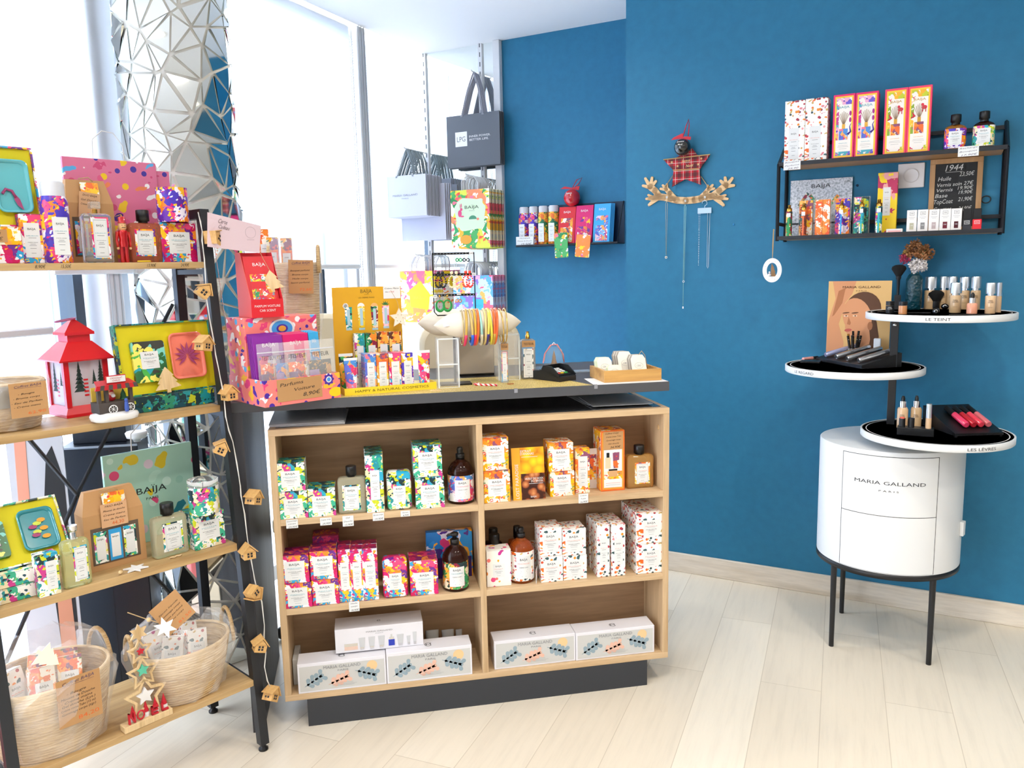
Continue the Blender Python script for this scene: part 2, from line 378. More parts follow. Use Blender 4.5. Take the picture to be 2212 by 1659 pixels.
# ------------------------------------------------ outdoors
st = mat('street_paving', 'c9d3e2', .9); fc = mat('pale_facade', 'd5deea', .9); bf = mat('blue_facade', '7fa3cf', .8); wf = mat('facade_white', 'f2f4f8', .9)
g = MB(); P0 = [wpt(-14, -.12, O * .15), wpt(18, -.12, O * .15), wpt(18, -.12, O * 16), wpt(-14, -.12, O * 16)]
g.add([tuple(p) for p in P0], [(0, 1, 2, 3)], st); tag(g.build('street_pavement'), 'pale sunlit pavement seen under the blinds outside the windows', 'pavement')
bd = thing('street_building', 'pale blurred building across the street, seen below the blinds', 'building', WIN.w(2, O * 9, -.12), WIN.a)
b = MB(); b.box(-9, 9, *sorted((0, O * 2)), 0, 5, fc); b.build('facade', bd)
for i, x0 in enumerate((-7.6, -5, -2.3, .3, 2.7, 5.4)):
  b = MB(); b.box(x0, x0 + 1.5, *sorted((-O * .03, O * .02)), .1, 2.5, bf); b.box(x0 + .7, x0 + .8, *sorted((-O * .05, O * .02)), .1, 2.5, wf); b.build('shop_front', bd)
# ------------------------------------------------ ceiling downlights (real lamps of the shop)
def lamp(x, y, e=26, size=.16):
  e *= .5
  r = thing('ceiling_downlight', 'round recessed ceiling downlight', 'downlight', (x, y, H), 0, 'recessed ceiling downlights')
  b = MB(); b.lathe([(.075, -.004), (.085, -.004), (.085, 0), (.06, 0)], WHITE, 24, caps=False); b.build('bezel', r)
  b = MB(); b.lathe([(.0001, -.001), (.07, -.001)], mat('lamp_lens', 'fff4e2', .4, emit=4), 24, caps=False); b.build('lens', r)
  l = bpy.data.lights.new('downlight', 'AREA'); l.shape = 'DISK'; l.size = size; l.energy = e; l.color = (1, .92, .80); l.spread = math.radians(150)
  o = bpy.data.objects.new('downlight_lamp', l); COL.objects.link(o); o.parent = r; o.location = (0, 0, -.012)
for x_, y_, e_ in ((-.6, -1.6, 22), (.6, -1.2, 24), (1.7, -1.0, 24), (.4, -2.9, 22), (1.8, -2.6, 24), (2.9, -1.9, 22), (.6, .7, 14), (3.2, -3.4, 20)): lamp(x_, y_, e_)
# ------------------------------------------------ mosaic column
cc = Vector((-.30, .64, 0)); CRAD = .178
grout = mat('mosaic_grout', 'dcd8ce', .8); mm = mat('mirror_shard', 'e4e8e6', .04, 1)
root = thing('mosaic_column', 'round column covered in broken mirror mosaic, by the window', 'column', cc)
b = MB(); b.lathe([(CRAD + .0005, 0), (CRAD + .0005, H)], grout, 48); b.build('grout_core', root)
random.seed(5); nA, nZ = 15, 32; P = {}
for i in range(nA):
  for k in range(nZ + 1):
    P[i, k] = (2 * PI * (i + .5 * (k % 2) + random.uniform(-.46, .46)) / nA, min(max(H * k / nZ + random.uniform(-.042, .042), 0), H))
b = MB()
for i in range(nA):
  for k in range(nZ):
    j = (i + 1) % nA
    q = [(i, k), (j, k), (i, k + 1), (j, k + 1)]
    if k % 2 == 0: T = [((i, k), (j, k), (i, k + 1)), ((j, k), (j, k + 1), (i, k + 1))]
    else: T = [((i, k), (j, k), (j, k + 1)), ((i, k), (j, k + 1), (i, k + 1))]
    for tri in T:
      an = [P[t_][0] for t_ in tri]; zz = [P[t_][1] for t_ in tri]
      an = [a + 2 * PI if a < max(an) - PI else a for a in an]
      ac, zc = sum(an) / 3, sum(zz) / 3
      sh = random.uniform(.80, .88); rn = CRAD + .006
      na = Vector((math.cos(ac + random.uniform(-.03, .03)), math.sin(ac + random.uniform(-.03, .03)), random.uniform(-.04, .04))).normalized()
      Cn = Vector((rn * math.cos(ac), rn * math.sin(ac), zc)); pts = []
      for a, z in zip(an, zz):
        p = Vector((rn * math.cos(a), rn * math.sin(a), z)); p = Cn + (p - Cn) * sh; p -= na * (p - Cn).dot(na); pts.append(p)
      v_ = [tuple(p) for p in pts] + [tuple(p - na * .008) for p in pts]
      b.add(v_, [(0, 1, 2), (0, 1, 4, 3), (1, 2, 5, 4), (2, 0, 3, 5)], mm)
b.build('mirror_shards', root)
# ================================================================ COUNTER + DISPLAY CASE
CW, T_, ZB, ZT = 1.24, .0199, .0891, .9386
S1, S2 = .666, .386; CD = .36; BD = .178
def hx(px, py, y=0): return CASE.hit(px, py, y)
dc = thing('display_case', 'open oak shelving case on a black plinth below the counter', 'shelf unit', (0, 0, 0))
b = MB(); b.box(0, CW, 0, CD, ZT - T_, ZT, OAKX, .0008); b.build('top_panel', dc)
b = MB(); b.box(0.02, CW - .02, .025, CD - .01, ZT, ZT + .0012, mat('dark_glass_top', '3a3a3e', .12)); b.build('dark_inset', dc)
b = MB(); b.box(0, CW, 0, CD, ZB, ZB + T_, OAKX, .0008); b.build('bottom_panel', dc)
for x0 in (0, CW - T_):
  b = MB(); b.box(x0, x0 + T_, 0.0002, CD - .0002, ZB + T_, ZT - T_, OAKZ, .0008); b.build('side_panel', dc)
dx0, dx1 = .6135, .6325
b = MB(); b.box(dx0, dx1, 0.0004, BD, ZB + T_, ZT - T_, OAKZ, .0006); b.build('divider', dc)
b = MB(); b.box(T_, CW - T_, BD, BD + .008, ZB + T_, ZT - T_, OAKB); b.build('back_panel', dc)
for zs in (S1, S2):
  for x0, x1 in ((T_, dx0), (dx1, CW - T_)):
    b = MB(); b.box(x0, x1, 0.0006, BD, zs - T_, zs, OAKX, .0006); b.build('shelf', dc)
b = MB(); b.box(.0647, 1.1664, 0, .30, 0, ZB, mat('charcoal_board', '33363b', .5)); b.build('plinth', dc)
b = MB(); b.push(tr(CW - T_ - .0006, .045, .868) @ rot('Y', -PI / 2)); b.lathe([(.0001, .001), (.008, .001), (.009, 0)], mat('oak_cap', 'dcb683', .5), 18); b.pop(); b.build('screw_cap', dc)
slab = mat('charcoal_laminate', '4b4c50', .42); panel = wood('charcoal_wood', '38383c', '424247', '2e2e32', 'z', .5)
ct = thing('counter', 'long charcoal counter top on a dark side panel behind the oak case', 'counter', (0, 0, 0))
b = MB(); b.box(-.10, 1.239, 0, .62, .9935, 1.0235, slab, .0012); b.build('counter_top', ct)
b = MB(); b.box(-.10, -.068, 0.0, .50, 0, .9935, panel, .001); 
b.build('side_panel', ct)
for yy in (.13, .26):
  b = MB(); b.push(tr(-.102, yy, .86) @ rot('Y', PI / 2)); b.lathe([(.026, -.001), (.03, -.001), (.03, .003), (.026, .003)], mat('grommet_grey', '6e7076', .5), 24); b.pop(); b.build('cable_grommet', ct)
b = MB(); b.box(.02, 1.22, .40, .425, ZT + .0015, .9935, panel); b.build('support_rail', ct)
for x0 in (.735, .99):
  b = MB(); tm = mat('clear_tape', '8f9096', .2); b.box(x0, x0 + .011, -.0012, .0, 1.012, 1.0242, tm); b.box(x0, x0 + .011, -.0012, .008, 1.0238, 1.0244, tm); b.build('tape_strip', ct)
CT = 1.0235
def paper(nm, lab, pts, m, z, grp=None):
  b = MB(); n = len(pts); v = [(x, y, 0) for x, y in pts] + [(x, y, .0006) for x, y in pts]
  b.add(v, [tuple(range(n)), tuple(range(n, 2 * n))] + [(i, (i + 1) % n, n + (i + 1) % n, n + i) for i in range(n)], m)
  return tag(b.build(nm, loc=(0, 0, z)), lab, 'paper', grp)
gg = mat('gold_glitter', 'c8ae6a', .5, .1); t = NT(gg); n = t.noise(t.mp((1, 1, 1)), 260, 2); t.l(t.ramp(n.outputs[0], [(.35, 'a38a45'), (.55, 'cdb468'), (.7, 'ecd898')]), t.b.inputs['Base Color'])
paper('gift_paper', 'gold glitter paper sheet covering most of the counter top', [(.12, .003), (.985, .003), (.93, .16), (.90, .30), (.12, .30)], gg, CT)
paper('white_sheet', 'white paper sheet taped on the counter under the wooden card tray', [(.99, .003), (1.236, .003), (1.236, .12), (1.0, .15)], WHITE, CT)
for i, (x0, x1, y0, y1) in enumerate(((.0, .22, .04, .3), (1.0, 1.2, .1, .3))):
  b = MB()
  for k in range(3): b.push(rot('Z', (.03, -.04)[i] * (k - 1))); b.box(x0, x1, y0, y1, k * .0022, k * .0022 + .0012, (WHITE, CARD)[k % 2]); b.pop()
  tag(b.build('paper_stack', loc=(0, 0, ZT + .0014)), ('thin stack of papers in the gap under the counter, left end', 'thin stack of papers in the gap under the counter, right end')[i], 'papers')
# ================================================================ PRODUCT KIT
def Q(x0, y0, s): return lambda x, y: (x0 + x / s, y0 + y / s)
R1 = Q(0, 280, 3.95); R2 = Q(0, 640, 3.95); R3 = Q(0, 920, 3.95); R4 = Q(0, 1240, 3.456); R5 = Q(440, 440, 3.606); R6 = Q(840, 520, 3.568)
R7 = Q(580, 880, 3.606); R8 = Q(1020, 880, 3.95); U1 = Q(600, 1280, 2.572); U2 = Q(800, 60, 3.071); U3 = Q(1360, 240, 3.606); U4 = Q(1640, 160, 3.867)
U5 = Q(1680, 500, 3.318); U6 = Q(1740, 880, 2.860); PX = lambda x, y: (x, y)
def fit(F, zs, q, xl, xr, yb, yt, y=None):
  """frame coords of the base centre on the surface zs, plus width and height of a thing standing there"""
  xm = (xl + xr) / 2
  if y is None: y = F.loc(at_z(*q(xm, yb), zs))[1]
  a = F.hit(*q(xl, yb), y)[0]; b = F.hit(*q(xr, yb), y)[0]; top = F.hit(*q(xm, yt), y)[2]
  return (a + b) / 2, y, b - a, top - zs
MOANA = floral('print_teal_tropical', ['f4f2ee', '1f8f96', 'f4f2ee', '12343c', '3db08c', 'c8d022', 'f4f2ee', '2aa3c7', 'c93a8c', 'e8d9b0'], 62, ['f4f2ee', '0f4a5c', '35b08a', 'f4f2ee', 'd3d62a', '2aa0c8', '16323a'])
MOANAT = floral('print_dark_teal_top', ['12343c', '1f8f96', '16323a', '2d8a6a', 'b8c022', '0f4a5c'], 62)
DELIR = floral('print_magenta_floral', ['d4146e', 'ece4ee', '6b2a8c', 'f08a24', 'c9145a', 'f7c21c', '2f9fd0', 'e8467c', 'd4146e', 'f4f0f4'], 66, ['d4146e', 'f6f2f6', 'f59a28', '8a2a92', 'f9cc2a', '36a6d6', 'cf1a5c'], .45)
DELP = floral('print_violet_floral', ['5a2a9c', 'e9407c', 'f7b51c', '6a30ac', 'ece4f4', '4a38b4', 'f08024'], 60, ['5a2a9c', 'd4146e', 'f7c21c', '4a38b4', 'f0eaf6'], .5)
LOST = floral('print_orange_floral', ['f59a1d', 'fbc21a', 'f6efe0', 'ee6a2a', 'f7b500', 'f08a30', 'fbf6ea', '8a4a6a', 'f9a13a', 'e8e2cc'], 60, ['fbb81a', 'f6efe0', 'f07a28', 'fbc93a', 'dd4a3a', 'f9b04a', '6a8a5a'], .5)
SYRA = floral('print_white_autumn', ['e8641e', 'f08a1c', 'b02a3a', '2d4a52', 'd04a2a', 'e89a9a', 'c6a05a', '8a2a4a'], 62, ['e8641e', 'b83240', '34565c', 'e88a2c', 'd9808a', 'c8a860'], .58, bg='f4f1ec')
CURIO = floral('print_jungle', ['1d6a4a', 'f08a24', '14343c', 'e9d8b8', '38a052', '8a1a3a', 'f0b03c', '2a8a5a'], 55, ['2a8a4a', 'e8702a', '133a34', 'f0e6cc', '4ab03a'], .5)
ISMAR = floral('print_sky_floral', ['7ab8e8', 'f4c8d8', '4a8ad0', 'f4f0f0', 'e8748c', 'f0a858', '5a6ac8', 'd83a6a'], 55, ['6ab0e4', 'e86a8a', 'f4f0f0', '4a62b8', 'f0b070'], .5)
LIP = mat('teal_print', '3d9fb0', .7); CORAL = mat('coral_print', 'e8806a', .7); OCHRE = mat('ochre_print', 'e0a03c', .7); ROSE = mat('rose_print', 'e06a8a', .7)
def label(b, x0, x1, z0, z1, y, name='', prod='', col=LIP, brand='BAÏJA', plate=None, size=1, frame=False):
  """printed paper label on the x-z plane at depth y"""
  w, h = x1 - x0, z1 - z0; xm = (x0 + x1) / 2
  b.box(x0, x1, y - .0003, y, z0, z1, plate or CARD)
  yy = y - .0005
  if frame:
    for (a, c, e, g) in ((x0 + w * .06, x1 - w * .06, z1 - h * .045, z1 - h * .035), (x0 + w * .06, x1 - w * .06, z0 + h * .035, z0 + h * .045), (x0 + w * .06, x0 + w * .07, z0 + h * .04, z1 - h * .04), (x1 - w * .07, x1 - w * .06, z0 + h * .04, z1 - h * .04)): b.rect(a, c, e, g, yy, GREY)
  b.text(brand, xm, z1 - h * .18, min(h * .11, w * .15), yy, INK, w=w * .52 * size)
  b.text(name, xm, z1 - h * .37, min(h * .055, w * .07), yy, col, w=w * .74) if name else None
  b.text(prod, xm, z1 - h * .56, min(h * .045, w * .055), yy, INK, w=w * .66) if prod else None
  for k, (ww, zz) in enumerate(((.5, .44), (.34, .62), (.46, .66), (.4, .74), (.3, .88))): b.rect(xm - w * ww / 2, xm + w * ww / 2, z1 - h * zz, z1 - h * zz + h * .013, yy, GREY)
def carton(name, w, h, d, pat, lab, cat, loc, rz=0, fam=('', ''), col=LIP, lf=(.14, .86, .10, .66), group=None, top=None, flap=True):
  """printed carton standing with its front at y = 0"""
  b = MB(); bv = .0012; b.box(-w / 2, w / 2, 0, d, 0, h, pat, bv)
  if top: b.box(-w / 2 + bv, w / 2 - bv, bv, d - bv, h, h + .0003, top)
  if flap: b.box(-w / 2 + .003, w / 2 - .003, -.0002, .0004, h - .0018, h - .0012, INK)
  o = b.build(name, loc=loc, rz=rz); tag(o, lab, cat, group)
  l = MB(); label(l, -w / 2 + w * lf[0], -w / 2 + w * lf[1], h * lf[2], h * lf[3], 0, *fam, col=col); l.build('label', o)
  return o
def glass(name, tint, rough=.03, tr_=.72): return mat(name, tint, rough, trans=tr_, ior=1.33)
GCLR = glass('pale_gel_glass', 'efeccf'); GAMB = glass('amber_glass', 'e89a3c'); GDRK = glass('dark_amber_glass', '4a2014'); GORN = glass('orange_amber_glass', 'd86a28'); GOLDL = glass('golden_liquid', 'f4c070')
GPNK = glass('coral_liquid', 'e08a62'); GWHT = glass('clear_glass', 'f4f7f5', tr_=.85)
def flacon(name, w, h, hc, d, liq, pat, lab, cat, loc, rz=0, fam=('', ''), wc=None, lf=(.16, .84, .06, .84), col=LIP, cap='black', group=None):
  """rectangular glass bottle: body height h, cap height hc"""
  r = thing(name, lab, cat, loc, rz, group); wc = wc or w * .38; cy = d / 2
  b = MB(); b.push(tr(0, cy, 0)); b.rlathe([(.004, 0), (.0006, .003), (0, .008), (0, h - .010), (.003, h - .003), (.010, h)], liq, w, d, .008); b.pop(); b.build('bottle_body', r)
  b = MB(); l0, l1 = -w / 2 + w * lf[0], -w / 2 + w * lf[1]; b.box(l0, l1, -.0004, 0, h * lf[2], h * lf[3], pat); q = (l1 - l0) * .10
  label(b, l0 + q, l1 - q, h * lf[2] + q * .6, h * lf[3] - q * .8, -.0005, *fam, col=col, frame=True); b.build('label', r)
  b = MB(); b.push(tr(0, cy, h))
  if cap == 'black': b.lathe([(wc * .36, 0), (wc * .36, hc * .12), (wc * .5, hc * .14), (wc * .5, hc * .96), (wc * .44, hc)], BLACK, 20)
  elif cap == 'clear': b.lathe([(wc * .28, 0), (wc * .28, hc * .35)], GOLD, 16); b.box(-wc / 2, wc / 2, -wc / 2, wc / 2, hc * .4, hc, GWHT, .002)
  elif cap == 'chrome': b.lathe([(wc * .34, 0), (wc * .34, hc * .5), (wc * .3, hc * .55), (wc * .5, hc * .58), (wc * .5, hc)], CHROME, 18)
  elif cap == 'gold': b.lathe([(wc * .5, 0), (wc * .5, hc * .5), (wc * .34, hc * .55), (wc * .34, hc)], GOLD, 18)
  b.pop(); b.build('cap', r); return r
def pumpb(name, w, h, hp, gl_, pat, lab, cat, loc, rz=0, fam=('', ''), col=LIP, band=(.07, .66), spout=False, group=None):
  """round pump bottle: shouldered glass body with a printed wrap band"""
  r = thing(name, lab, cat, loc, rz, group); R = w / 2
  b = MB(); b.push(tr(0, R, 0)); b.lathe([(R * .9, 0), (R, h * .03), (R, h * .70), (R * .93, h * .79), (R * .7, h * .90), (R * .36, h * .97), (R * .3, h)], gl_, 32); b.pop(); b.build('bottle_body', r)
  b = MB(); b.push(tr(0, R, 0)); b.lathe([(R + .0006, h * band[0]), (R + .0006, h * band[1])], pat, 40, caps=False); b.pop(); b.build('printed_band', r)
  b = MB(); hw = w * .30; n = 8
  z0, z1 = h * band[0] + h * .06, h * band[1] - h * .09; RR = R + .0012
  def wrap(v): a = v[0] / RR; return (math.sin(a) * (RR + (-v[1])), R - math.cos(a) * (RR + (-v[1])), v[2])
  t_ = MB(); 
  for k in range(n): t_.rect(-hw + 2 * hw * k / n, -hw + 2 * hw * (k + 1) / n, z0, z1, 0, CARD)
  y_ = -.0003; W2 = 2 * hw; HH = z1 - z0
  t_.text('BAÏJA', 0, z1 - HH * .16, HH * .1, y_, INK, w=W2 * .5)
  if fam[0]: t_.text(fam[0], 0, z1 - HH * .33, HH * .05, y_, col, w=W2 * .78)
  if fam[1]: t_.text(fam[1], 0, z1 - HH * .5, HH * .045, y_, INK, w=W2 * .6)
  for ww, zz in ((.5, .6), (.4, .68), (.5, .76), (.3, .9)): t_.rect(-W2 * ww / 2, W2 * ww / 2, z1 - HH * zz, z1 - HH * zz + HH * .014, y_, GREY)
  t_.v = [wrap(v) for v in t_.v]; t_.build('label', r)
  b = MB(); b.push(tr(0, R, h)); k = hp
  b.lathe([(R * .30, -.012), (R * .30, 0), (R * .34, 0), (R * .34, k * .42), (R * .30, k * .44)], BLACK, 20)
  if spout:
    b.lathe([(R * .16, k * .42), (R * .16, k * .7), (R * .3, k * .74), (R * .32, k * .92), (R * .2, k)], BLACK, 16)
    b.tube([(0, 0, k * .86), (-R * .5, -R * .2, k * .88), (-R * .62, -R * .25, k * .78)], [R * .12, R * .1, R * .07], BLACK, 8)
  else: b.lathe([(R * .22, k * .44), (R * .26, k * .8), (R * .2, k * .97), (R * .08, k)], BLACK, 18)
  b.pop(); b.build('pump', r); return r
def soap(name, w, h, d, pat, lab, cat, loc, rz=0, fam=('', ''), col=LIP, group=None):
  r = thing(name, lab, cat, loc, rz, group); b = MB(); b.push(tr(0, d / 2, h / 2) @ rot('X', PI / 2))
  b.rlathe([(.005, -d / 2), (.001, -d / 2 + .004), (0, 0), (.001, d / 2 - .004), (.005, d / 2)], pat, w, h, .012); b.pop(); b.build('wrapper', r)
  b = MB(); label(b, -w * .25, w * .25, h * .22, h * .64, -.0002, *fam, col=col); b.build('label', r); return r
def pricetag(w, h, lines, lab, M=None, loc=None, rz=0, group='small white price tags on the oak case', price_last=True, ink=None):
  """hand-written tag; hangs in front, origin at its top centre"""
  b = MB(); b.box(-w / 2, w / 2, -.0006, 0, -h, 0, CARD); n = len(lines)
  for i, s_ in enumerate(lines):
    last = i == n - 1 and price_last
    b.text(s_, (w * .06 if last else 0), -h * (i + .55) / n, h * (.42 if last else .34) / n * 1.25, -.0008, (ink or PEN), w=min(w * .86, w * .13 * len(s_)), shear=.25, a=.06)
  o = b.build('price_tag', loc=loc, rz=rz) if M is None else b.build('price_tag', M=M)
  return tag(o, lab, 'price tag', group)
def leafcut(b, cx, cz, L, ang, m, y, flip=1, lobes=4, spread=1):
  """cut-out seaweed leaf: a bent stem with rounded fingers"""
  def cap(x0, z0, x1, z1, r0, r1):
    a = math.atan2(z1 - z0, x1 - x0); P = arc(x1, z1, r1, a - PI / 2, a + PI / 2, 7) + arc(x0, z0, r0, a + PI / 2, a + 3 * PI / 2, 5); b.add([(x, y, z) for x, z in P], [tuple(range(len(P)))], m)
  ca, sa = math.cos(ang), math.sin(ang); W_ = lambda u, v: (cx + u * ca - v * sa, cz + u * sa + v * ca)
  cap(*W_(-L * .5, 0), *W_(L * .38, 0), L * .012, L * .055)
  for k in range(lobes):
    u = -L * .34 + L * .2 * k; ln = L * (.20 + .05 * (k % 2))
    for sgn in (1, -1): cap(*W_(u, 0), *W_(u + ln * .55, sgn * ln * spread), L * .05, L * .088)
# ---------------------------------------------------------------- case contents
def case_item(q, zs, xl, xr, yb, yt, y=None, flush=True):
  x, yy, w, h = fit(CASE, zs, q, xl, xr, yb, yt, y); return x, max(yy, .002), w, h
def cbox(q, zs, box, pat, lab, cat='cosmetic box', nm='cosmetic_box', d=None, rows=0, z2=None, fam=('', ''), col=LIP, lf=(.16, .84, .14, .70), y=None, top=None, grp=None, gap=.001, rl=None):
  x, y, w, h = case_item(q, zs, *box, y); d = d or w; z0 = zs if z2 is None else z2
  d = min(d, BD - y - .003); o = carton(nm, w, h, d, pat, lab, cat, (x, y, z0), fam=fam, col=col, lf=lf, top=top, group=grp)
  for i in range(rows):
    yy = y + (d + gap) * (i + 1)
    if yy + d > BD: break
    dup(o, loc=(x + .0012 * (1 - 2 * (i % 2)), yy, z0), label=rl[i])
  return x, y, w, h, d, o
FM = ('MOANA', ); LFW = (.15, .82, .14, .72)
# --- upper left compartment
x, y, w, h, d, o = cbox(R7, S1, (90, 310, 875, 660), MOANA, 'teal jungle print box, lower of the two stacked in the case upper left corner', fam=('MOANA', 'GOMMAGE CORPS'), top=MOANAT, lf=LFW)
carton('cosmetic_box', w, h + .001, d, MOANA, 'teal jungle print box stacked on another, upper left corner of the oak case', 'cosmetic box', (x - .003, y - .001, S1 + h + .0008), fam=('MOANA', 'GOMMAGE CORPS'), top=MOANAT, lf=LFW)
cbox(R7, S1, (313, 528, 855, 634), MOANA, 'single low teal jungle print cream box between the stacked scrub boxes and the clear bottle', fam=('MOANA', 'CRÈME CORPS'), top=MOANAT, lf=LFW)
x, y, w, h = case_item(R7, S1, 548, 768, 828, 548)
flacon('shower_gel_bottle', w, h, .033, .038, GCLR, MOANA, 'clear shower gel bottle with black cap and teal label, oak case upper left', 'bottle', (x, y, S1), fam=('MOANA', 'GEL DOUCHE'), lf=(.16, .80, .10, .80))
x, y, w, h, d, o = cbox(R7, S1, (768, 908, 826, 378), MOANA, 'tall narrow teal jungle print mist box, front one of a row of three', d=.045, rows=2, fam=('MOANA', 'BRUME'), lf=(.26, .78, .22, .74), top=MOANAT, rl=('tall narrow teal jungle print mist box, middle one of a row of three', 'tall narrow teal jungle print mist box, rearmost of a row of three'))
x, y, w, h = case_item(R7, S1, 928, 1122, 800, 505)
soap('soap_pack', w, h, .05, MOANA, 'rounded white and teal jungle print soap pack beside the tall mist boxes', 'soap', (x, y, S1), fam=('MOANA', 'SAVON'))
x, y, w, h, d, o = cbox(R7, S1, (1152, 1376, 790, 545), MOANA, 'teal jungle print candle box, lower of the stack beside the dark pump bottle', fam=('MOANA', 'BOUGIE PARFUMÉE'), lf=(.18, .82, .16, .74))
carton('cosmetic_box', w, h, d, MOANA, 'teal jungle print candle box, upper of the stack beside the dark pump bottle', 'cosmetic box', (x - .004, y, S1 + h + .0008), fam=('MOANA', 'BOUGIE PARFUMÉE'), top=MOANAT, lf=(.18, .82, .2, .78))
x, y, w, h = case_item(R7, S1, 1410, 1615, 752, 415)
pumpb('pump_bottle', w, h, .038, GDRK, ISMAR, 'dark pump bottle with pink and blue floral band, upper left compartment', 'bottle', (x, y - .01, S1), fam=('ISHMARÉ', 'CRÈME CORPS'), col=ROSE)
TAGS = [((137, 230, 875, 942), ['Gommage', 'corps', '29,90€'], 'body scrub'), ((402, 493, 860, 918), ['Crème corps', '29,90€'], 'body cream'), ((577, 663, 845, 926), ['Gel', 'Douche', '13,90€'], 'shower gel'), ((812, 900, 822, 882), ['Brume corps', '19,90€'], 'body mist'), ((1030, 1102, 806, 850), ['Savon', '8,90€'], 'soap')]
for (xl, xr, yt, yb), ln, nm_ in TAGS:
  a = CASE.hit(*R7(xl, (yt + yb) / 2), -.001); c = CASE.hit(*R7(xr, (yt + yb) / 2), -.001); zt = CASE.hit(*R7((xl + xr) / 2, yt), -.001)[2]; zb = CASE.hit(*R7((xl + xr) / 2, yb), -.001)[2]
  pricetag(c[0] - a[0], zt - zb, ln, 'hand-written price tag reading %s on the upper shelf edge, %s' % (' '.join(ln), nm_), loc=((a[0] + c[0]) / 2, -.0002, zt))
# --- middle left compartment
DF = ('DÉLIRIUM FLORAL', 'GOMMAGE CORPS'); DC = ('DÉLIRIUM FLORAL', 'CRÈME CORPS')
DT = floral('print_dark_magenta_top', ['a81450', '6b1a5c', 'c0305a', '8a1448', 'd07a2c', '7a2068'], 66)
x, y, w, h, d, o = cbox(R7, S2, (128, 345, 1565, 1372), DELIR, 'magenta floral box, lower left of the block of four in the middle left compartment', fam=DF, lf=(.12, .84, .10, .82))
carton('cosmetic_box', w, h + .008, d, DELIR, 'magenta floral box, upper left of the block of four in the middle left compartment', 'cosmetic box', (x - .004, y, S2 + h + .0008), fam=DF, lf=(.12, .84, .12, .80), top=DT)
x, y, w, h, d, o = cbox(R7, S2, (346, 556, 1538, 1340), DELIR, 'magenta floral cream box, lower right of the block of four in the middle left compartment', fam=DC, lf=(.12, .84, .10, .82))
carton('cosmetic_box', w, h + .008, d, DELIR, 'magenta floral cream box, upper right of the block of four in the middle left compartment', 'cosmetic box', (x - .002, y, S2 + h + .0008), fam=DC, lf=(.12, .84, .14, .82), top=DT)
carton('cosmetic_box', w, .19, .07, DT, 'dark magenta floral box peeking out behind the block of four', 'cosmetic box', (x + .004, y + d + .004, S2), fam=DC)
for i, (a, c, yb, yt) in enumerate(((556, 655, 1518, 1108), (652, 750, 1510, 1106), (744, 862, 1502, 1100))):
  nm_ = ('leftmost', 'middle', 'rightmost')[i]
  cbox(R7, S2, (a, c, yb, yt), DELIR, 'tall narrow magenta floral oil box, %s of the front three' % nm_, d=.044, rows=1, fam=('DÉLIRIUM', 'HUILE'), lf=(.16, .84, .24, .76), top=DT, rl=('tall narrow magenta floral oil box behind the %s of the front three' % nm_,))
x, y, w, h = case_item(R7, S2, 898, 1092, 1485, 1182)
soap('soap_pack', w, h, .05, DELIR, 'rounded magenta floral soap pack between the tall oil boxes and the candle box', 'soap', (x, y, S2), fam=('DÉLIRIUM FLORAL', 'SAVON'))
cbox(R7, S2, (1108, 1326, 1462, 1192), DELIR, 'magenta floral candle box beside the jungle print pump bottle', fam=('DÉLIRIUM FLORAL', 'BOUGIE PARFUMÉE'), lf=(.2, .84, .16, .66), top=DT)
GB = floral('print_blue_big_flower', ['1f7fd0', '2a9ae0', '1f7fd0', 'f7a81c', 'e8e0f0', '4a2a8c', '1f7fd0', 'e0407c'], 22, ['1f7fd0', '2a90dc', 'f7a81c', '1f7fd0', '5a2a90'], .5)
xa = CASE.hit(*R7(1232, 1150), .13)[0]; xb = CASE.hit(*R7(1590, 1150), .13)[0]; zt = CASE.hit(*R7(1400, 965), .13)[2]
b = MB(); b.box(0, xb - xa, 0, .025, 0, zt - S2, GB, .001); b.box(.004, xb - xa - .004, -.0004, 0, .0, .07, mat('violet_band', '3a1a6a', .5)); tag(b.build('gift_box', loc=(xa, .13, S2)), 'flat blue box with big orange flower leaning behind the jungle print pump bottle', 'gift box')
x, y, w, h = case_item(R7, S2, 1368, 1572, 1430, 1085)
pumpb('pump_bottle', w, h, .038, GDRK, CURIO, 'amber pump bottle with green and orange jungle band, middle left compartment', 'bottle', (x, y - .012, S2), fam=('CROISIÈRE', 'CRÈME CORPS'), spout=True)
a = CASE.hit(*R7(627, 1550), -.001); c = CASE.hit(*R7(708, 1550), -.001); zt = CASE.hit(*R7(667, 1512), -.001)[2]; zb = CASE.hit(*R7(667, 1590), -.001)[2]
pricetag(c[0] - a[0], zt - zb, ['Huile', 'corps', '18,90€'], 'hand-written price tag reading Huile corps 18,90€ on the lower shelf edge', loc=((a[0] + c[0]) / 2, -.0002, zt))
# --- upper right compartment
LFm = ('LOST PARADISE', 'BOUGIE PARFUMÉE'); LC = ('LOST PARADISE', 'CRÈME CORPS')
x, y, w, h, d, o = cbox(R8, S1, (103, 328, 812, 538), LOST, 'orange floral candle box, lower of the stack next to the pineapple card', fam=LFm, col=CORAL, lf=(.16, .84, .20, .74))
carton('cosmetic_box', w, h, d, LOST, 'orange floral candle box, upper of the stack next to the pineapple card', 'cosmetic box', (x - .003, y, S1 + h + .0008), fam=LFm, col=CORAL, lf=(.16, .84, .22, .76))
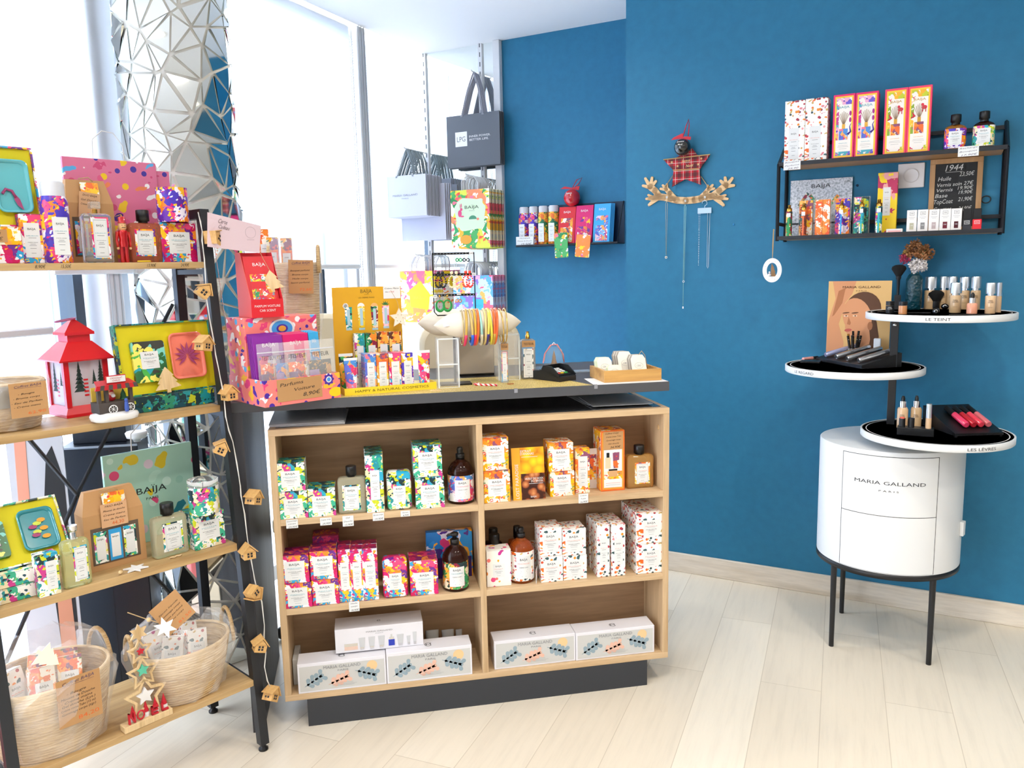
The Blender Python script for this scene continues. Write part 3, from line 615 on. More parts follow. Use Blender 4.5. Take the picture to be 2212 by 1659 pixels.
# pineapple / nut card
x, y, w, h = case_item(R8, S1, 352, 628, 786, 350)
r = thing('ingredient_card', 'leaning card with pineapple and nuts reading EXTRAIT D ANANAS', 'sign', (x, y, S1))
ym = mat('card_yellow', 'e9a92c', .45); pin = mat('pineapple_print', 'f0b818', .45); t = NT(pin); v_ = t.vor(t.mp((30, 30, 30)), 1); t.l(t.ramp(v_.outputs['Distance'], [(.1, 'f9d21c'), (.5, 'eaa016'), (.8, 'c87810')]), t.b.inputs['Base Color'])
nut = mat('nut_print', '6e2e16', .4); t = NT(nut); v_ = t.vor(t.mp((46, 46, 46)), 1); t.l(t.ramp(v_.outputs['Distance'], [(.1, 'd08a54'), (.45, '9a4e26'), (.62, '3c160a')]), t.b.inputs['Base Color'])
tilt = rot('X', -.14)
b = MB(); b.push(tilt); b.box(-w / 2, w / 2, 0, .0025, 0, h, ym); b.pop(); b.build('card_panel', r)
b = MB(); b.push(tilt); b.box(-w * .24, w / 2, -.0004, 0, h * .50, h, pin); b.box(-w * .24, w / 2, -.0004, 0, 0, h * .50, nut)
b.text('EXTRAIT', -w * .06, h * .93, h * .045, -.0008, WHITE, w=w * .33); b.text("D'ANANAS", -w * .02, h * .88, h * .045, -.0008, WHITE, w=w * .42)
b.text('HUILE DE NOIX', w * .17, h * .40, h * .04, -.0008, WHITE, w=w * .56); b.text('DU BRESIL', w * .26, h * .35, h * .04, -.0008, WHITE, w=w * .38)
b.rect(-w * .2, w * .3, h * .815, h * .822, -.0008, CARD); b.rect(0, w * .44, h * .30, h * .307, -.0008, CARD); b.text('BAÏJA', w * .13, h * .05, h * .03, -.0008, WHITE, w=w * .18)
b.text('LOST PARADISE', -w * .36, h * .36, h * .065, -.0008, CARD, w=h * .66, a=PI / 2); b.pop(); b.build('printed_picture', r)
x, y, w, h, d, o = cbox(R8, S1, (668, 875, 758, 545), LOST, 'orange floral cream box, lower of the stack right of the pineapple card', fam=LC, col=CORAL, lf=(.14, .84, .14, .86))
carton('cosmetic_box', w, h + .01, d, LOST, 'orange floral cream box, upper of the stack right of the pineapple card', 'cosmetic box', (x - .003, y, S1 + h + .0008), fam=LC, col=CORAL, lf=(.14, .84, .12, .78))
cbox(R8, S1, (882, 1006, 733, 348), LOST, 'tall narrow orange floral tube box in the upper right compartment', d=.045, fam=('LOST', 'CRÈME'), col=CORAL, lf=(.2, .84, .16, .82), rows=0)
b = MB(); a = CASE.hit(*R8(1006, 500), .09)[0]; c = CASE.hit(*R8(1056, 500), .09)[0]; zt = CASE.hit(*R8(1030, 350), .09)[2]
b.box(0, c - a + .01, 0, .001, 0, zt - S1, WHITE); b.box(.004, c - a + .006, -.0004, 0, .03, zt - S1 - .02, LOST); tag(b.build('picture_card', loc=(a - .005, .09, S1)), 'small picture card half hidden beside the orange gift box', 'card')
x, y, w, h = case_item(R8, S1, 1100, 1302, 712, 198)
r = thing('gift_box', 'tall orange gift box with kraft price note and product picture, upper right compartment', 'gift box', (x, y, S1)); d = .085
b = MB(); b.box(-w / 2, w / 2, 0, d, 0, h, mat('gift_orange', 'e8702c', .4), .001); b.box(-w / 2 + .002, w / 2 - .002, .002, d - .002, h, h + .0004, LOST); b.box(-w / 2 - .0004, -w / 2, .002, d - .002, .002, h - .002, LOST); b.build('box_body', r)
b = MB(); b.box(-w * .44, w * .44, -.0005, 0, h * .03, h * .97, OCHRE); b.box(-w * .38, w * .38, -.0009, -.0005, h * .06, h * .70, WHITE); b.box(-w * .38, w * .38, -.0012, -.0009, h * .2, h * .33, LOST)
b.box(-w * .32, -w * .1, -.0016, -.0009, h * .38, h * .56, mat('print_liquid', 'd8c9a6', .4)); b.box(-w * .27, -w * .15, -.0016, -.0009, h * .56, h * .64, BLACK); b.prism([(.02 * w, h * .38), (.24 * w, h * .38), (.27 * w, h * .64), (-.01 * w, h * .64)], -.0016, -.0009, LOST)
b.box(-w * .18, w * .18, -.0018, -.0009, h * .24, h * .34, mat('print_jar', 'cfa070', .4)); b.box(-w * .18, w * .18, -.002, -.0009, h * .34, h * .365, BLACK); b.rect(-w * .3, w * .3, h * .13, h * .135, -.0012, CORAL); b.rect(-w * .3, w * .3, h * .10, h * .104, -.0012, GREY); b.build('printed_front', r)
b = MB(); b.box(-w * .40, w * .42, -.0022, -.0018, h * .69, h * .985, KRAFT)
for i, s_ in enumerate(('Coffret Corps', '. Crème corps Tube', '. Gommage corps', '. Gel douche')): b.text(s_, (-.04 if i == 0 else 0) * w, h * (.955 - .055 * i), h * .022, -.0025, PEN, w=w * (.56, .68, .66, .5)[i], shear=.3, a=.05)
b.text('34,90€', w * .1, h * .73, h * .034, -.0025, PEN, w=w * .44, shear=.3, a=.05); b.build('kraft_note', r)
x, y, w, h = case_item(R8, S1, 1325, 1552, 690, 408)
flacon('shower_gel_bottle', w, h, .031, .036, GOLDL, LOST, 'golden shower gel bottle with black cap in the upper right compartment', 'bottle', (x, y, S1), fam=('LOST PARADISE', 'GEL DOUCHE'), col=CORAL, lf=(.28, .84, .14, .78))
a = CASE.hit(*R8(908, 775), -.001); c = CASE.hit(*R8(990, 775), -.001); zt = CASE.hit(*R8(950, 737), -.001)[2]; zb = CASE.hit(*R8(950, 817), -.001)[2]
pricetag(c[0] - a[0], zt - zb, ['Crème', 'Tube', '16,90€'], 'hand-written price tag reading Crème Tube 16,90€ on the right compartment shelf edge', loc=((a[0] + c[0]) / 2, -.0002, zt))
# --- middle right compartment
SYF = ('ÉTÉ À SYRACUSE', 'CRÈME CORPS'); SYG = ('ÉTÉ À SYRACUSE', 'GOMMAGE CORPS')
x, y, w, h = case_item(R8, S2, 128, 336, 1528, 1215)
sy2 = floral('print_white_big_bloom', ['e0407c', 'f08a24', 'f4f0ea', 'b02a6a', 'f4f0ea', 'e8746a'], 34, ['e0407c', 'f7a824', 'c02a8a', 'f0a0b0'], .5, bg='f2ede5')
carton('cosmetic_box', w, h, .055, sy2, 'white soap box with large pink and orange blooms in front of the black capped bottles', 'cosmetic box', (x, y, S2), fam=('ÉTÉ À SYRACUSE', 'SAVON'), col=CORAL, lf=(.25, .72, .25, .62))
for i, (a, c, zt_, zc_, yy) in enumerate(((125, 202, 1030, 1092, .135), (147, 232, 1078, 1188, .085), (350, 410, 1010, 1120, .125))):
  xa = CASE.hit(*R8(a, 1060), yy)[0]; xb = CASE.hit(*R8(c, 1060), yy)[0]; z1 = CASE.hit(*R8((a + c) / 2, zt_), yy)[2]; z0 = CASE.hit(*R8((a + c) / 2, zc_ if i else 1140), yy)[2]
  flacon('shower_gel_bottle', .058, z0 - S2, z1 - z0, .036, GDRK if i < 2 else GORN, SYRA, ('black capped bottle rearmost in the left corner of the white autumn print shelf', 'black capped bottle directly behind the soap box with large blooms', 'amber black capped bottle behind the amber pump bottle')[i], 'bottle', ((xa + xb) / 2 + (.006 if i == 0 else 0), yy - .018, S2), fam=('ÉTÉ À SYRACUSE', 'GEL DOUCHE'), wc=xb - xa)
x, y, w, h = case_item(R8, S2, 330, 545, 1497, 1130)
pumpb('pump_bottle', w, h, .034, GORN, SYRA, 'amber pump bottle with white autumn print band, middle right compartment', 'bottle', (x, y - .012, S2), fam=('ÉTÉ À SYRACUSE', 'CRÈME CORPS'), col=CORAL, band=(.07, .74))
for j, (xl, xr, yb, ym_, nm_, fm_) in enumerate(((590, 776, 1490, 1268, 'left', SYG), (780, 980, 1470, 1262, 'right', SYF))):
  x, y, w, h, d, o = cbox(R8, S2, (xl, xr, yb, ym_), SYRA, 'white autumn print box, lower %s of the block of four beside the amber pump bottle' % nm_, fam=fm_, col=CORAL, lf=(.12, .84, .12, .82), d=.082)
  carton('cosmetic_box', w, h + .006, d, SYRA, 'white autumn print box, upper %s of the block of four beside the amber pump bottle' % nm_, 'cosmetic box', (x - .002, y, S2 + h + .0008), fam=fm_, col=CORAL, lf=(.12, .84, .12, .82))
  if j == 0:
    dup(o, loc=(x - .001, y + d + .002, S2), label='white autumn print box behind the lower left of the block of four')
a = CASE.hit(*R8(552, 1400), .0)[0]
b = MB(); b.push(rot('Z', 1.25)); b.box(0, .05, 0, .001, 0, .045, WHITE); b.box(.002, .048, -.0004, 0, .004, .041, SYRA); b.pop(); tag(b.build('small_card', loc=(a, .012, S2)), 'small printed card standing edge-on left of the white autumn print block', 'card')
x, y, w, h, d, o = cbox(R8, S2, (1070, 1175, 1447, 1002), SYRA, 'tall narrow white autumn print box, front one of the left row', d=.042, rows=2, fam=('ÉTÉ À', 'HUILE'), col=CORAL, lf=(.22, .84, .24, .74), rl=('tall narrow white autumn print box, middle one of the left row', 'tall narrow white autumn print box, rearmost of the left row'))
cbox(R8, S2, (1190, 1308, 1438, 998), SYRA, 'tall narrow white autumn print box, front one of the right row', d=.042, rows=2, fam=('ÉTÉ À', 'BRUME'), col=CORAL, lf=(.2, .82, .22, .72), rl=('tall narrow white autumn print box, middle one of the right row', 'tall narrow white autumn print box, rearmost of the right row'))
x, y, w, h, d, o = cbox(R8, S2, (1403, 1625, 1415, 1160), SYRA, 'white autumn print candle box, lower of the stack at the right end of the case', fam=('ÉTÉ À SYRACUSE', 'BOUGIE PARFUMÉE'), col=CORAL, lf=(.26, .86, .22, .76), d=.078, rows=1, rl=('white autumn print candle box behind the lower one of the right end stack',))
q_ = dup(o, loc=(x, y, S2 + h + .0008), label='white autumn print candle box, upper of the stack at the right end of the case')
dup(o, loc=(x, y + d + .001, S2 + h + .0008), label='white autumn print candle box behind the upper one of the right end stack')
# --- bottom compartments: white gift boxes with cut-out leaves
SBL = mat('leaf_slate_blue', '8fa3ae', .7); SPK = mat('leaf_peach', 'e3b6a2', .7); SUN = mat('sun_sand', 'e9c391', .7); FACE = mat('box_face_grey', 'c6c6c3', .6); BXW = mat('box_white', 'dfdee4', .5)
def mgbox(x, y, z, w, h, d, lab, kind=0):
  r = thing('gift_box', lab, 'gift box', (x, y, z))
  b = MB(); b.box(-w / 2, w / 2, 0, d, 0, h, BXW, .0012); b.build('carton', r)
  b = MB()
  if kind == 0:
    b.box(-w * .48, w * .48, -.0004, 0, h * .06, h * .90, FACE)
    leafcut(b, -w * .31, h * .42, w * .27, .55, SBL, -.0008, spread=.8); leafcut(b, -.03 * w, h * .35, w * .27, .35, SPK, -.0009, spread=.7); leafcut(b, w * .28, h * .47, w * .28, -.35, SBL, -.0011, spread=.75)
    P = arc(w * .34, h * .72, h * .17, 0, 2 * PI, 24)[:-1]; b.add([(a, -.0007, c) for a, c in P], [tuple(range(24))], SUN)
    b.text('MARIA GALLAND', 0, h * .81, h * .11, -.0012, GREY, w=w * .42); b.text('PARIS', .01 * w, h * .68, h * .06, -.0012, GREY, w=w * .12)
    for zz, ww in ((.24, .2), (.19, .28), (.15, .22)): b.rect(w * .02 - w * ww / 2, w * .02 + w * ww / 2, h * zz, h * zz + .0006, -.0012, GREY)
  else:
    b.text('MARIA GALLAND', 0, h * .80, h * .06, -.0008, GREY, w=w * .30); b.text('PARIS', 0, h * .71, h * .035, -.0008, GREY, w=w * .085)
    sil = mat('tube_print_grey', 'c4c6c9', .4)
    for i, (u, hh, ww) in enumerate(((-.20, .42, .075), (-.09, .42, .075), (.02, .42, .075), (.235, .40, .08), (.33, .30, .045), (.40, .44, .045))):
      b.prism([(w * (u - ww / 2.8), h * .16), (w * (u + ww / 2.8), h * .16), (w * (u + ww / 2), h * (.16 + hh)), (w * (u - ww / 2), h * (.16 + hh))], -.0009, -.0004, sil); b.box(w * (u - ww * .3), w * (u + ww * .3), -.0012, -.0004, h * .08, h * .18, CHROME)
    b.box(-w * .40, -w * .25, -.001, 0, h * .1, h * .25, mat('jar_print', 'ddbfae', .4)); b.box(-w * .40, -w * .25, -.001, 0, h * .25, h * .37, CHROME)
    b.box(w * .10, w * .17, -.001, 0, h * .12, h * .38, mat('serum_blue', '2a3fb0', .3)); b.box(w * .11, w * .16, -.001, 0, h * .38, h * .48, CHROME); b.box(w * .125, w * .145, -.001, 0, h * .48, h * .60, FACE)
  b.build('printed_front', r)
  b = MB(); R_ = h * .12 if kind == 0 else h * .08; b.push(tr(0, d * .45, h + .0004) @ rot('X', -PI / 2))
  lg = arc(0, 0, R_, .5, 2 * PI - .5, 24); lg2 = arc(0, 0, R_ * .84, .5, 2 * PI - .5, 24)
  b.add([(a, 0, c) for a, c in lg] + [(a, 0, c) for a, c in lg2], [(i, i + 1, 26 + i, 25 + i) for i in range(24)], INK); b.text('M', 0, 0, R_ * .9, 0, INK, w=R_ * 1.3); b.pop(); b.build('lid_logo', r)
  return r
zf = ZB + T_
def mgfit(xl, xr, ybl, ybr, ytl, ytr, z):
  L = at_z(*U1(xl, ybl), z); y = max(L.y, -.012); a = CASE.hit(*U1(xl, ybl), y)[0]; c = CASE.hit(*U1(xr, ybr), y)[0]; t0 = CASE.hit(*U1((xl + xr) / 2, (ytl + ytr) / 2), y)[2]; return (a + c) / 2, y, c - a, t0 - z
zq_ = zf + .10; MGD = max(.06, min(.12, at_z(*U1(1063, 235), zq_).y - at_z(*U1(1083, 292), zq_).y))
A_ = mgfit(115, 607, 575, 520, 410, 358, zf); x, y, w, h = A_; y = max(y, .001); mgbox(x, y, zf, w, h, MGD, 'white gift box with cut-out leaf print, left of the two under the skincare box')
B_ = mgfit(610, 1085, 520, 462, 358, 292, zf); mgbox(B_[0], max(B_[1], .001), zf, B_[2], B_[3], MGD, 'white gift box with cut-out leaf print, right of the two under the skincare box')
C_ = mgfit(1205, 1655, 430, 380, 270, 228, zf); mgbox(C_[0], max(C_[1], .001), zf, C_[2], C_[3], MGD, 'white leaf print gift box, left one in the bottom right compartment')
D_ = mgfit(1658, 2092, 380, 330, 228, 180, zf); mgbox(D_[0], max(D_[1], .001), zf, D_[2], D_[3], MGD, 'white leaf print gift box, right one in the bottom right compartment')
ztop_ = zf + max(h, B_[3]) + .0008
x0 = CASE.hit(*U1(325, 385), .035)[0]; x1 = CASE.hit(*U1(812, 330), .035)[0]; zt = CASE.hit(*U1(565, 185), .035)[2]
mgbox((x0 + x1) / 2, .035, ztop_, x1 - x0, zt - ztop_, .09, 'white skincare gift box picturing tubes and a blue serum, stacked on the leaf print boxes', 1)
a = CASE.hit(*U1(84, 480), .05); b = MB(); b.box(0, .018, 0, .1, 0, .085, FACE, .001); tag(b.build('grey_carton', loc=(T_ + .002, .06, zf)), 'narrow grey carton squeezed in the bottom left corner of the case', 'box')
for i, (u0, u1, zt_) in enumerate(((820, 895, 208), (910, 980, 205), (988, 1025, 204))):
  xa = CASE.hit(*U1(u0, 230), .145)[0]; xb = CASE.hit(*U1(u1, 230), .145)[0]; z1 = CASE.hit(*U1((u0 + u1) / 2, zt_), .145)[2]; ww = (xb - xa)
  r = thing('cream_tube', 'grey cream tube standing behind the right leaf print box, %s of three' % ('left', 'middle', 'small right')[i], 'tube', ((xa + xb) / 2, .145, zf), 0, 'cream tubes behind the leaf print boxes')
  b = MB(); n = 12; v_ = []; hh = z1 - zf
  for k in range(n): q = 2 * PI * k / n; v_.append((ww * .42 * math.cos(q), ww * .42 * math.sin(q), .012))
  for k in range(n): q = 2 * PI * k / n; v_.append((ww * .5 * math.cos(q), .0015 * math.sin(q), hh))
  b.add(v_, [(k, (k + 1) % n, n + (k + 1) % n, n + k) for k in range(n)], FACE, True); b.build('tube_body', r)
  b = MB(); b.lathe([(ww * .4, 0), (ww * .43, .012)], CHROME, 16); b.build('cap', r)
# ================================================================ RIGHT WALL: steel and wood wall shelf
W_ = WALLR; DP = .18
def wl(px, py, y=0): return W_.hit(px, py, y)
xl = wl(1697, 500)[0]; xr = wl(*U4(2070, 700), -DP)[0]
zu = (wl(*U4(165, 752), -DP)[2] + wl(*U4(2060, 614), -DP)[2]) / 2; zl = (wl(*U4(140, 1372), -DP)[2] + wl(*U4(1990, 1305), -DP)[2]) / 2
zt = wl(*U4(2045, 400), 0)[2]
ws = thing('wall_shelf', 'two-tier wall shelf of black steel frame and oak boards on the blue wall', 'shelf', W_.w(0, 0), W_.a)
pr_ = .011
for xx in (xl, xr):
  for nm, P in (('frame_post', [(xx, -.008, zl - pr_), (xx, -.008, zt)]), ('frame_post', [(xx, -DP, zl - pr_), (xx, -DP, zu)]), ('sloping_bar', [(xx, -DP, zu), (xx, -.008, zt)]), ('side_bar', [(xx, -.008, zl), (xx, -DP, zl)]), ('side_bar', [(xx, -.008, zu), (xx, -DP, zu)]), ('side_bar', [(xx, -.008, zl + .055), (xx, -DP, zl + .055)])):
    b = MB(); b.tube(P, pr_ * .62, STEEL, 4); b.build(nm, ws)
for zz, yy in ((zl, -DP), (zu, -DP), (zl + .055, -.012), (zt - .02, -.012)):
  b = MB(); b.box(xl, xr, yy - .006, yy + .006, zz - .007, zz + .007, STEEL); b.build('rail', ws)
wsb = wood('shelf_board_oak', 'a57c50', 'b88d5e', '94693f', 'x')
for zz in (zl, zu): b = MB(); b.box(xl + .01, xr - .01, -DP + .007, -.002, zz - .006, zz + .005, wsb); b.build('shelf_board', ws)
ZU, ZL = zu + .005, zl + .005
def wfit(q, zs, xl_, xr_, yb, yt, y): x, yy, w, h = fit(W_, zs, q, xl_, xr_, yb, yt, y); return W_.w(x, yy, zs), w, h
for i, (a, c, yt) in enumerate(((205, 374, 222), (374, 562, 200))):
  P, w, h = wfit(U4, ZU, a, c, 720, yt, -.15)
  carton('diffuser_box', w - .001, h, .075, SYRA, 'tall white autumn print box, %s of the pair on the wall shelf' % ('left', 'right')[i], 'box', P, W_.a, fam=('ÉTÉ À SYRACUSE', 'BOUQUET PARFUMÉ'), col=CORAL, lf=(.2, .72, .06, .56))
PINK = mat('box_pink', 'e0286a', .4); YEL = mat('frame_yellow', 'f6c83a', .5); IVO = mat('print_ivory', 'efe9e2', .5); COR2 = mat('frame_red_pink', 'ee3f66', .4)
PEASTEL = floral('print_violet_corner', ['efe9e2', '6a5ac8', 'e8a8c8', 'efe9e2', '4aa8b8', 'f0b060', 'c03a8a'], 55, ['efe9e2', '4a3aa8', 'e86a9a', 'efe9e2'], .45)
GREENC = floral('print_lime_corner', ['efe9e2', 'c0c830', 'f0b02a', 'efe9e2', 'e8502a', '8aa83a'], 55, ['efe9e2', 'f0d060', 'd84a5a', 'efe9e2'], .45)
for i, (a, c, yt, yb) in enumerate(((604, 786, 170, 708), (788, 978, 150, 695), (1030, 1222, 122, 678), (1222, 1422, 100, 660))):
  P, w, h = wfit(U4, ZU, a, c, yb, yt, -.15); w -= .001; kind = i // 2
  r = thing('diffuser_box', ('pink framed reed diffuser box with violet swans on the wall shelf, left one', 'pink framed reed diffuser box with violet swans on the wall shelf, right one', 'yellow framed diffuser box with red monkey on the wall shelf, left one', 'yellow framed diffuser box with red monkey on the wall shelf, right one')[i], 'box', P, W_.a)
  b = MB(); b.box(-w / 2, w / 2, 0, .07, 0, h, PINK if kind == 0 else COR2, .0008); b.build('box_body', r)
  b = MB(); fw = .006; b.box(-w / 2 + fw, w / 2 - fw, -.0004, 0, fw * 1.2, h - fw * 1.2, YEL); b.box(-w / 2 + fw * 1.9, w / 2 - fw * 1.9, -.0008, -.0004, fw * 2.2, h - fw * 2.2, IVO)
  pc = (PEASTEL, GREENC)[kind]; b.box(-w / 2 + fw * 1.9, w / 2 - fw * 1.9, -.001, -.0008, h * .84, h - fw * 2.2, pc); b.box(-w / 2 + fw * 1.9, w / 2 - fw * 1.9, -.001, -.0008, fw * 2.2, h * .12, pc)
  b.box(-w / 2 + fw * 1.9, -w / 2 + fw * 3.4, -.001, -.0008, h * .3, h * .84, pc)
  b.text('BAÏJA', 0, h * .80, h * .035, -.0014, (LIP, GOLD)[kind], w=w * .5)
  b.box(-w * .2, w * .2, -.0016, -.0008, h * .30, h * .47, (ISMAR, LOST)[kind]); b.box(-w * .07, w * .07, -.0016, -.0008, h * .47, h * .54, GOLD)
  for k in range(-3, 4): b.tube([(k * w * .012, -.0018, h * .54), (k * w * .075, -.0018, h * .74 - abs(k) * .004)], .0007, mat('reed_print', 'b89a7a', .7), 4)
  if kind == 0:
    vi = mat('violet_print', '4a3a98', .6); b.tube([(w * .2, -.0013, h * .38), (w * .33, -.0013, h * .42), (w * .28, -.0013, h * .5), (w * .34, -.0013, h * .54)], [.004, .003, .0014, .001], vi, 6); 
    for zz in (.6, .7): b.add([(w * .3 + .004 * math.cos(q), -.0013, h * zz + .009 * math.sin(q)) for q in [k * PI / 6 for k in range(12)]], [tuple(range(12))], mat('magenta_print', 'a82a8a', .6))
  else:
    rd = mat('monkey_red', 'd8304a', .6); b.add([(w * .2 + .009 * math.cos(q), -.0013, h * .68 + .007 * math.sin(q)) for q in [k * PI / 6 for k in range(12)]], [tuple(range(12))], rd); b.add([(w * .12 + .005 * math.cos(q), -.0013, h * .72 + .005 * math.sin(q)) for q in [k * PI / 6 for k in range(12)]], [tuple(range(12))], rd)
    for u in (.12, .26): b.tube([(w * u, -.0013, h * .67), (w * u, -.0013, h * .61)], .0013, rd, 4)
    b.tube([(-w * .35, -.0013, h * .53), (-w * .2, -.0013, h * .56), (-w * .3, -.0013, h * .62)], [.002, .005, .001], rd, 5)
  b.text(('DÉLIRIUM FLORAL', 'LOST PARADISE')[kind], 0, h * .25, h * .014, -.0014, (LIP, OCHRE)[kind], w=w * .4)
  for zz, ww in ((.21, .45), (.19, .5), (.16, .35)): b.rect(-w * ww / 2, w * ww / 2, h * zz, h * zz + .0008, -.0014, GREY)
  b.build('printed_front', r)
for i, (a, c, yt, yc0, yc1, cx0, cx1) in enumerate(((1540, 1722, 420, 335, 402, 1590, 1682), (1778, 1962, 392, 308, 376, 1835, 1925))):
  P, w, h = wfit(U4, ZU, a, c, 630 - 24 * i, yt, -.16); z1 = wl(*U4(1640, yc0), -.15)[2] if i == 0 else wl(*U4(1880, yc0), -.15)[2]
  pt = (DELP, MOANA)[i]; r = thing('refill_bottle', ('black capped amber bottle with violet and orange floral label on the wall shelf', 'black capped bottle with lime and teal label, right end of wall shelf')[i], 'bottle', P, W_.a)
  d = w * .62; b = MB(); b.push(tr(0, d / 2, 0)); b.rlathe([(.004, 0), (0, .004), (0, h * .86), (.004, h * .93), (w * .24, h)], GAMB if i == 0 else GDRK, w, d, d * .45, 6); b.pop(); b.build('bottle_body', r)
  b = MB(); b.push(tr(0, d / 2, 0)); b.rlathe([(-.0006, h * .08), (-.0006, h * .84)], pt, w, d, d * .45, 6); b.pop(); b.build('printed_band', r)
  b = MB(); label(b, -w * .30, w * .30, h * .2, h * .74, -.0008, ('DÉLIRIUM FLORAL', 'MOANA')[i], 'BOUQUET PARFUMÉ'); b.build('label', r)
  b = MB(); b.push(tr(0, d / 2, h)); hc = z1 - ZU - h; b.lathe([(w * .2, 0), (w * .2, hc * .25), (w * .25, hc * .28), (w * .25, hc * .95), (w * .22, hc)], BLACK, 22); b.pop(); b.build('cap', r)
for a, c, yt, yb, ln, lab in ((205, 346, 722, 800, ['Bouquet', 'Parfumé', '29,90'], 'price tag reading Bouquet Parfumé at the left end of the wall shelf'), (1663, 1837, 602, 686, ['Recharge', 'Bouquet', '17,90€'], 'price tag reading Recharge Bouquet below the refill bottles')):
  yy = -DP - .0085; A, B_ = wl(*U4(a, yt), yy), wl(*U4(c, yt), yy); z0 = wl(*U4((a + c) / 2, yb), yy)[2]; zz = wl(*U4((a + c) / 2, yt), yy)[2]
  pricetag(B_[0] - A[0], zz - z0, ln, lab, loc=W_.w((A[0] + B_[0]) / 2, yy, zz), rz=W_.a, group='price tags on the wall shelf', ink=mat('violet_pen', '4a3a5c', .6))
# lower shelf
def lfit(a, c, yb, yt, y=-.15): return wfit(U4, ZL, a, c, yb, yt, y)
P, w, h = lfit(250, 762, 1330, 875, -.02)
r = thing('brand_panel', 'grey botanical picture panel titled BAÏJA standing on the lower wall shelf', 'sign', P, W_.a)
bot = mat('botanical_grey', 'c9cdd4', .5); t = NT(bot); n = t.noise(t.mp((40, 40, 40)), 3, 6, .7); t.l(t.ramp(n.outputs[0], [(.38, '8e989e'), (.5, 'c6cbd3'), (.62, 'e2e4ea')]), t.b.inputs['Base Color'])
b = MB(); b.push(rot('X', -.04)); b.box(-w / 2, w / 2, 0, .003, 0, h, bot); b.text('BAÏJA', 0, h * .88, h * .07, -.0006, INK, w=w * .31); b.text('P A R I S', 0, h * .80, h * .02, -.0006, GREY); b.text('19,90€', w * .42, h * .93, h * .04, -.0006, PEN, w=w * .1, shear=.3)
for (u, v_, a_) in ((-.1, .62, -.6), (.2, .6, .7), (-.28, .66, .6)):
  b.push(tr(w * u, -.001, h * v_) @ rot('Y', a_)); b.box(-.006, .006, -.0006, 0, -.03, .03, CURIO); b.pop()
b.pop(); b.build('printed_panel', r)
def spray(P, w, h, pat, tube_col, lab, fr=W_, d=None):
  r = thing('perfume_spray', lab, 'perfume', P, fr.a); R = w / 2
  b = MB(); b.push(tr(0, R, 0)); b.lathe([(R, 0), (R, h * .78), (R * .96, h * .79)], pat, 20); b.box(-R * .25, R * .25, -R - .0006, -R + .001, 0.002, h * .6, tube_col); b.box(-R * .6, R * .6, -R * .97 - .0006, -R * .9, h * .62, h * .74, CARD); b.pop(); b.build('bottle_body', r)
  b = MB(); b.push(tr(0, R, h * .79)); b.lathe([(R * .9, 0), (R * .9, h * .1), (R * .5, h * .11), (R * .5, h * .2), (R * .35, h * .21)], GOLD, 18); b.pop(); b.build('atomiser', r); return r
def acryl_case(P, w, h, d, pats, lab, fr=W_):
  r = thing('clear_case', lab, 'display case', P, fr.a)
  b = MB(); n = len(pats)
  for i, pt in enumerate(pats): b.box(-w / 2 + .003 + (w - .006) * i / n, -w / 2 + .002 + (w - .006) * (i + 1) / n, .004, d - .002, .002, h - .003, pt)
  b.build('printed_insert', r)
  b = MB()
  for (x0, x1, y0, y1, z0, z1) in ((-w / 2, w / 2, d - .001, d, 0, h), (-w / 2, -w / 2 + .001, 0, d, 0, h), (w / 2 - .001, w / 2, 0, d, 0, h)): b.box(x0, x1, y0, y1, z0, z1, SHEET)
  b.build('clear_shell', r); return r
TEALS = mat('tube_teal', '22a8b8', .4); GRNS = mat('tube_green', '2c9c5c', .4); ORGS = mat('tube_orange', 'f0703c', .4); BLUS = mat('tube_blue', '2a9ad8', .4)
P, w, h = lfit(215, 268, 1350, 1092, -.15); spray(P, w, h, CURIO, GRNS, 'gold topped perfume spray with green stripe, leftmost on the lower wall shelf')
CUR2 = floral('print_ochre_jungle', ['5a2a1a', 'f0a83c', 'e8702a', 'e9d8b8', '8a3a2a', '2a5a5a', 'f0c060'], 60)
ORG2 = floral('print_orange_cells', ['f0862c', 'f6efe0', 'e8702a', 'f09a40', 'f6efe0', 'e85a2a'], 70, ['f0862c', 'f6efe0', 'ee7a2a'], .45)
P, w, h = lfit(322, 446, 1342, 1050, -.12); acryl_case(P, w, h, .03, [CUR2, LOST], 'clear case with brown and orange printed perfume pack on the lower wall shelf')
P, w, h = lfit(338, 388, 1345, 1078, -.155); spray(P, w, h, CUR2, ORGS, 'gold topped perfume spray with orange stripe in front of the brown pack')
P, w, h = lfit(455, 592, 1338, 1042, -.14); acryl_case(P, w, h, .03, [ORG2, ORG2], 'clear case with a pair of orange and white perfume packs')
P, w, h = lfit(622, 756, 1334, 1032, -.12); acryl_case(P, w, h, .03, [DELP, DELP], 'clear case with violet floral perfume pack')
P, w, h = lfit(655, 702, 1334, 1060, -.155); spray(P, w, h, DELP, BLUS, 'gold topped perfume spray in front of the violet floral pack')
P, w, h = lfit(776, 912, 1330, 1020, -.12); acryl_case(P, w, h, .03, [MOANA, MOANAT], 'clear case with teal jungle perfume pack')
P, w, h = lfit(824, 870, 1330, 1050, -.155); spray(P, w, h, MOANA, TEALS, 'gold topped perfume spray in front of the teal jungle pack')
P, w, h = lfit(962, 1020, 1325, 1045, -.15); spray(P, w, h, MOANA, TEALS, 'gold topped perfume spray with teal stripe beside the yellow box')
YF = floral('print_yellow_branches', ['f3d018', 'f3d018', 'b82a5a', 'f3d018', 'e8a0a0', 'f3d018'], 30, ['f3d018', 'c02a4a', 'f3d018', 'f0b060'], .4)
P, w, h = lfit(975, 1140, 1325, 822, -.08)
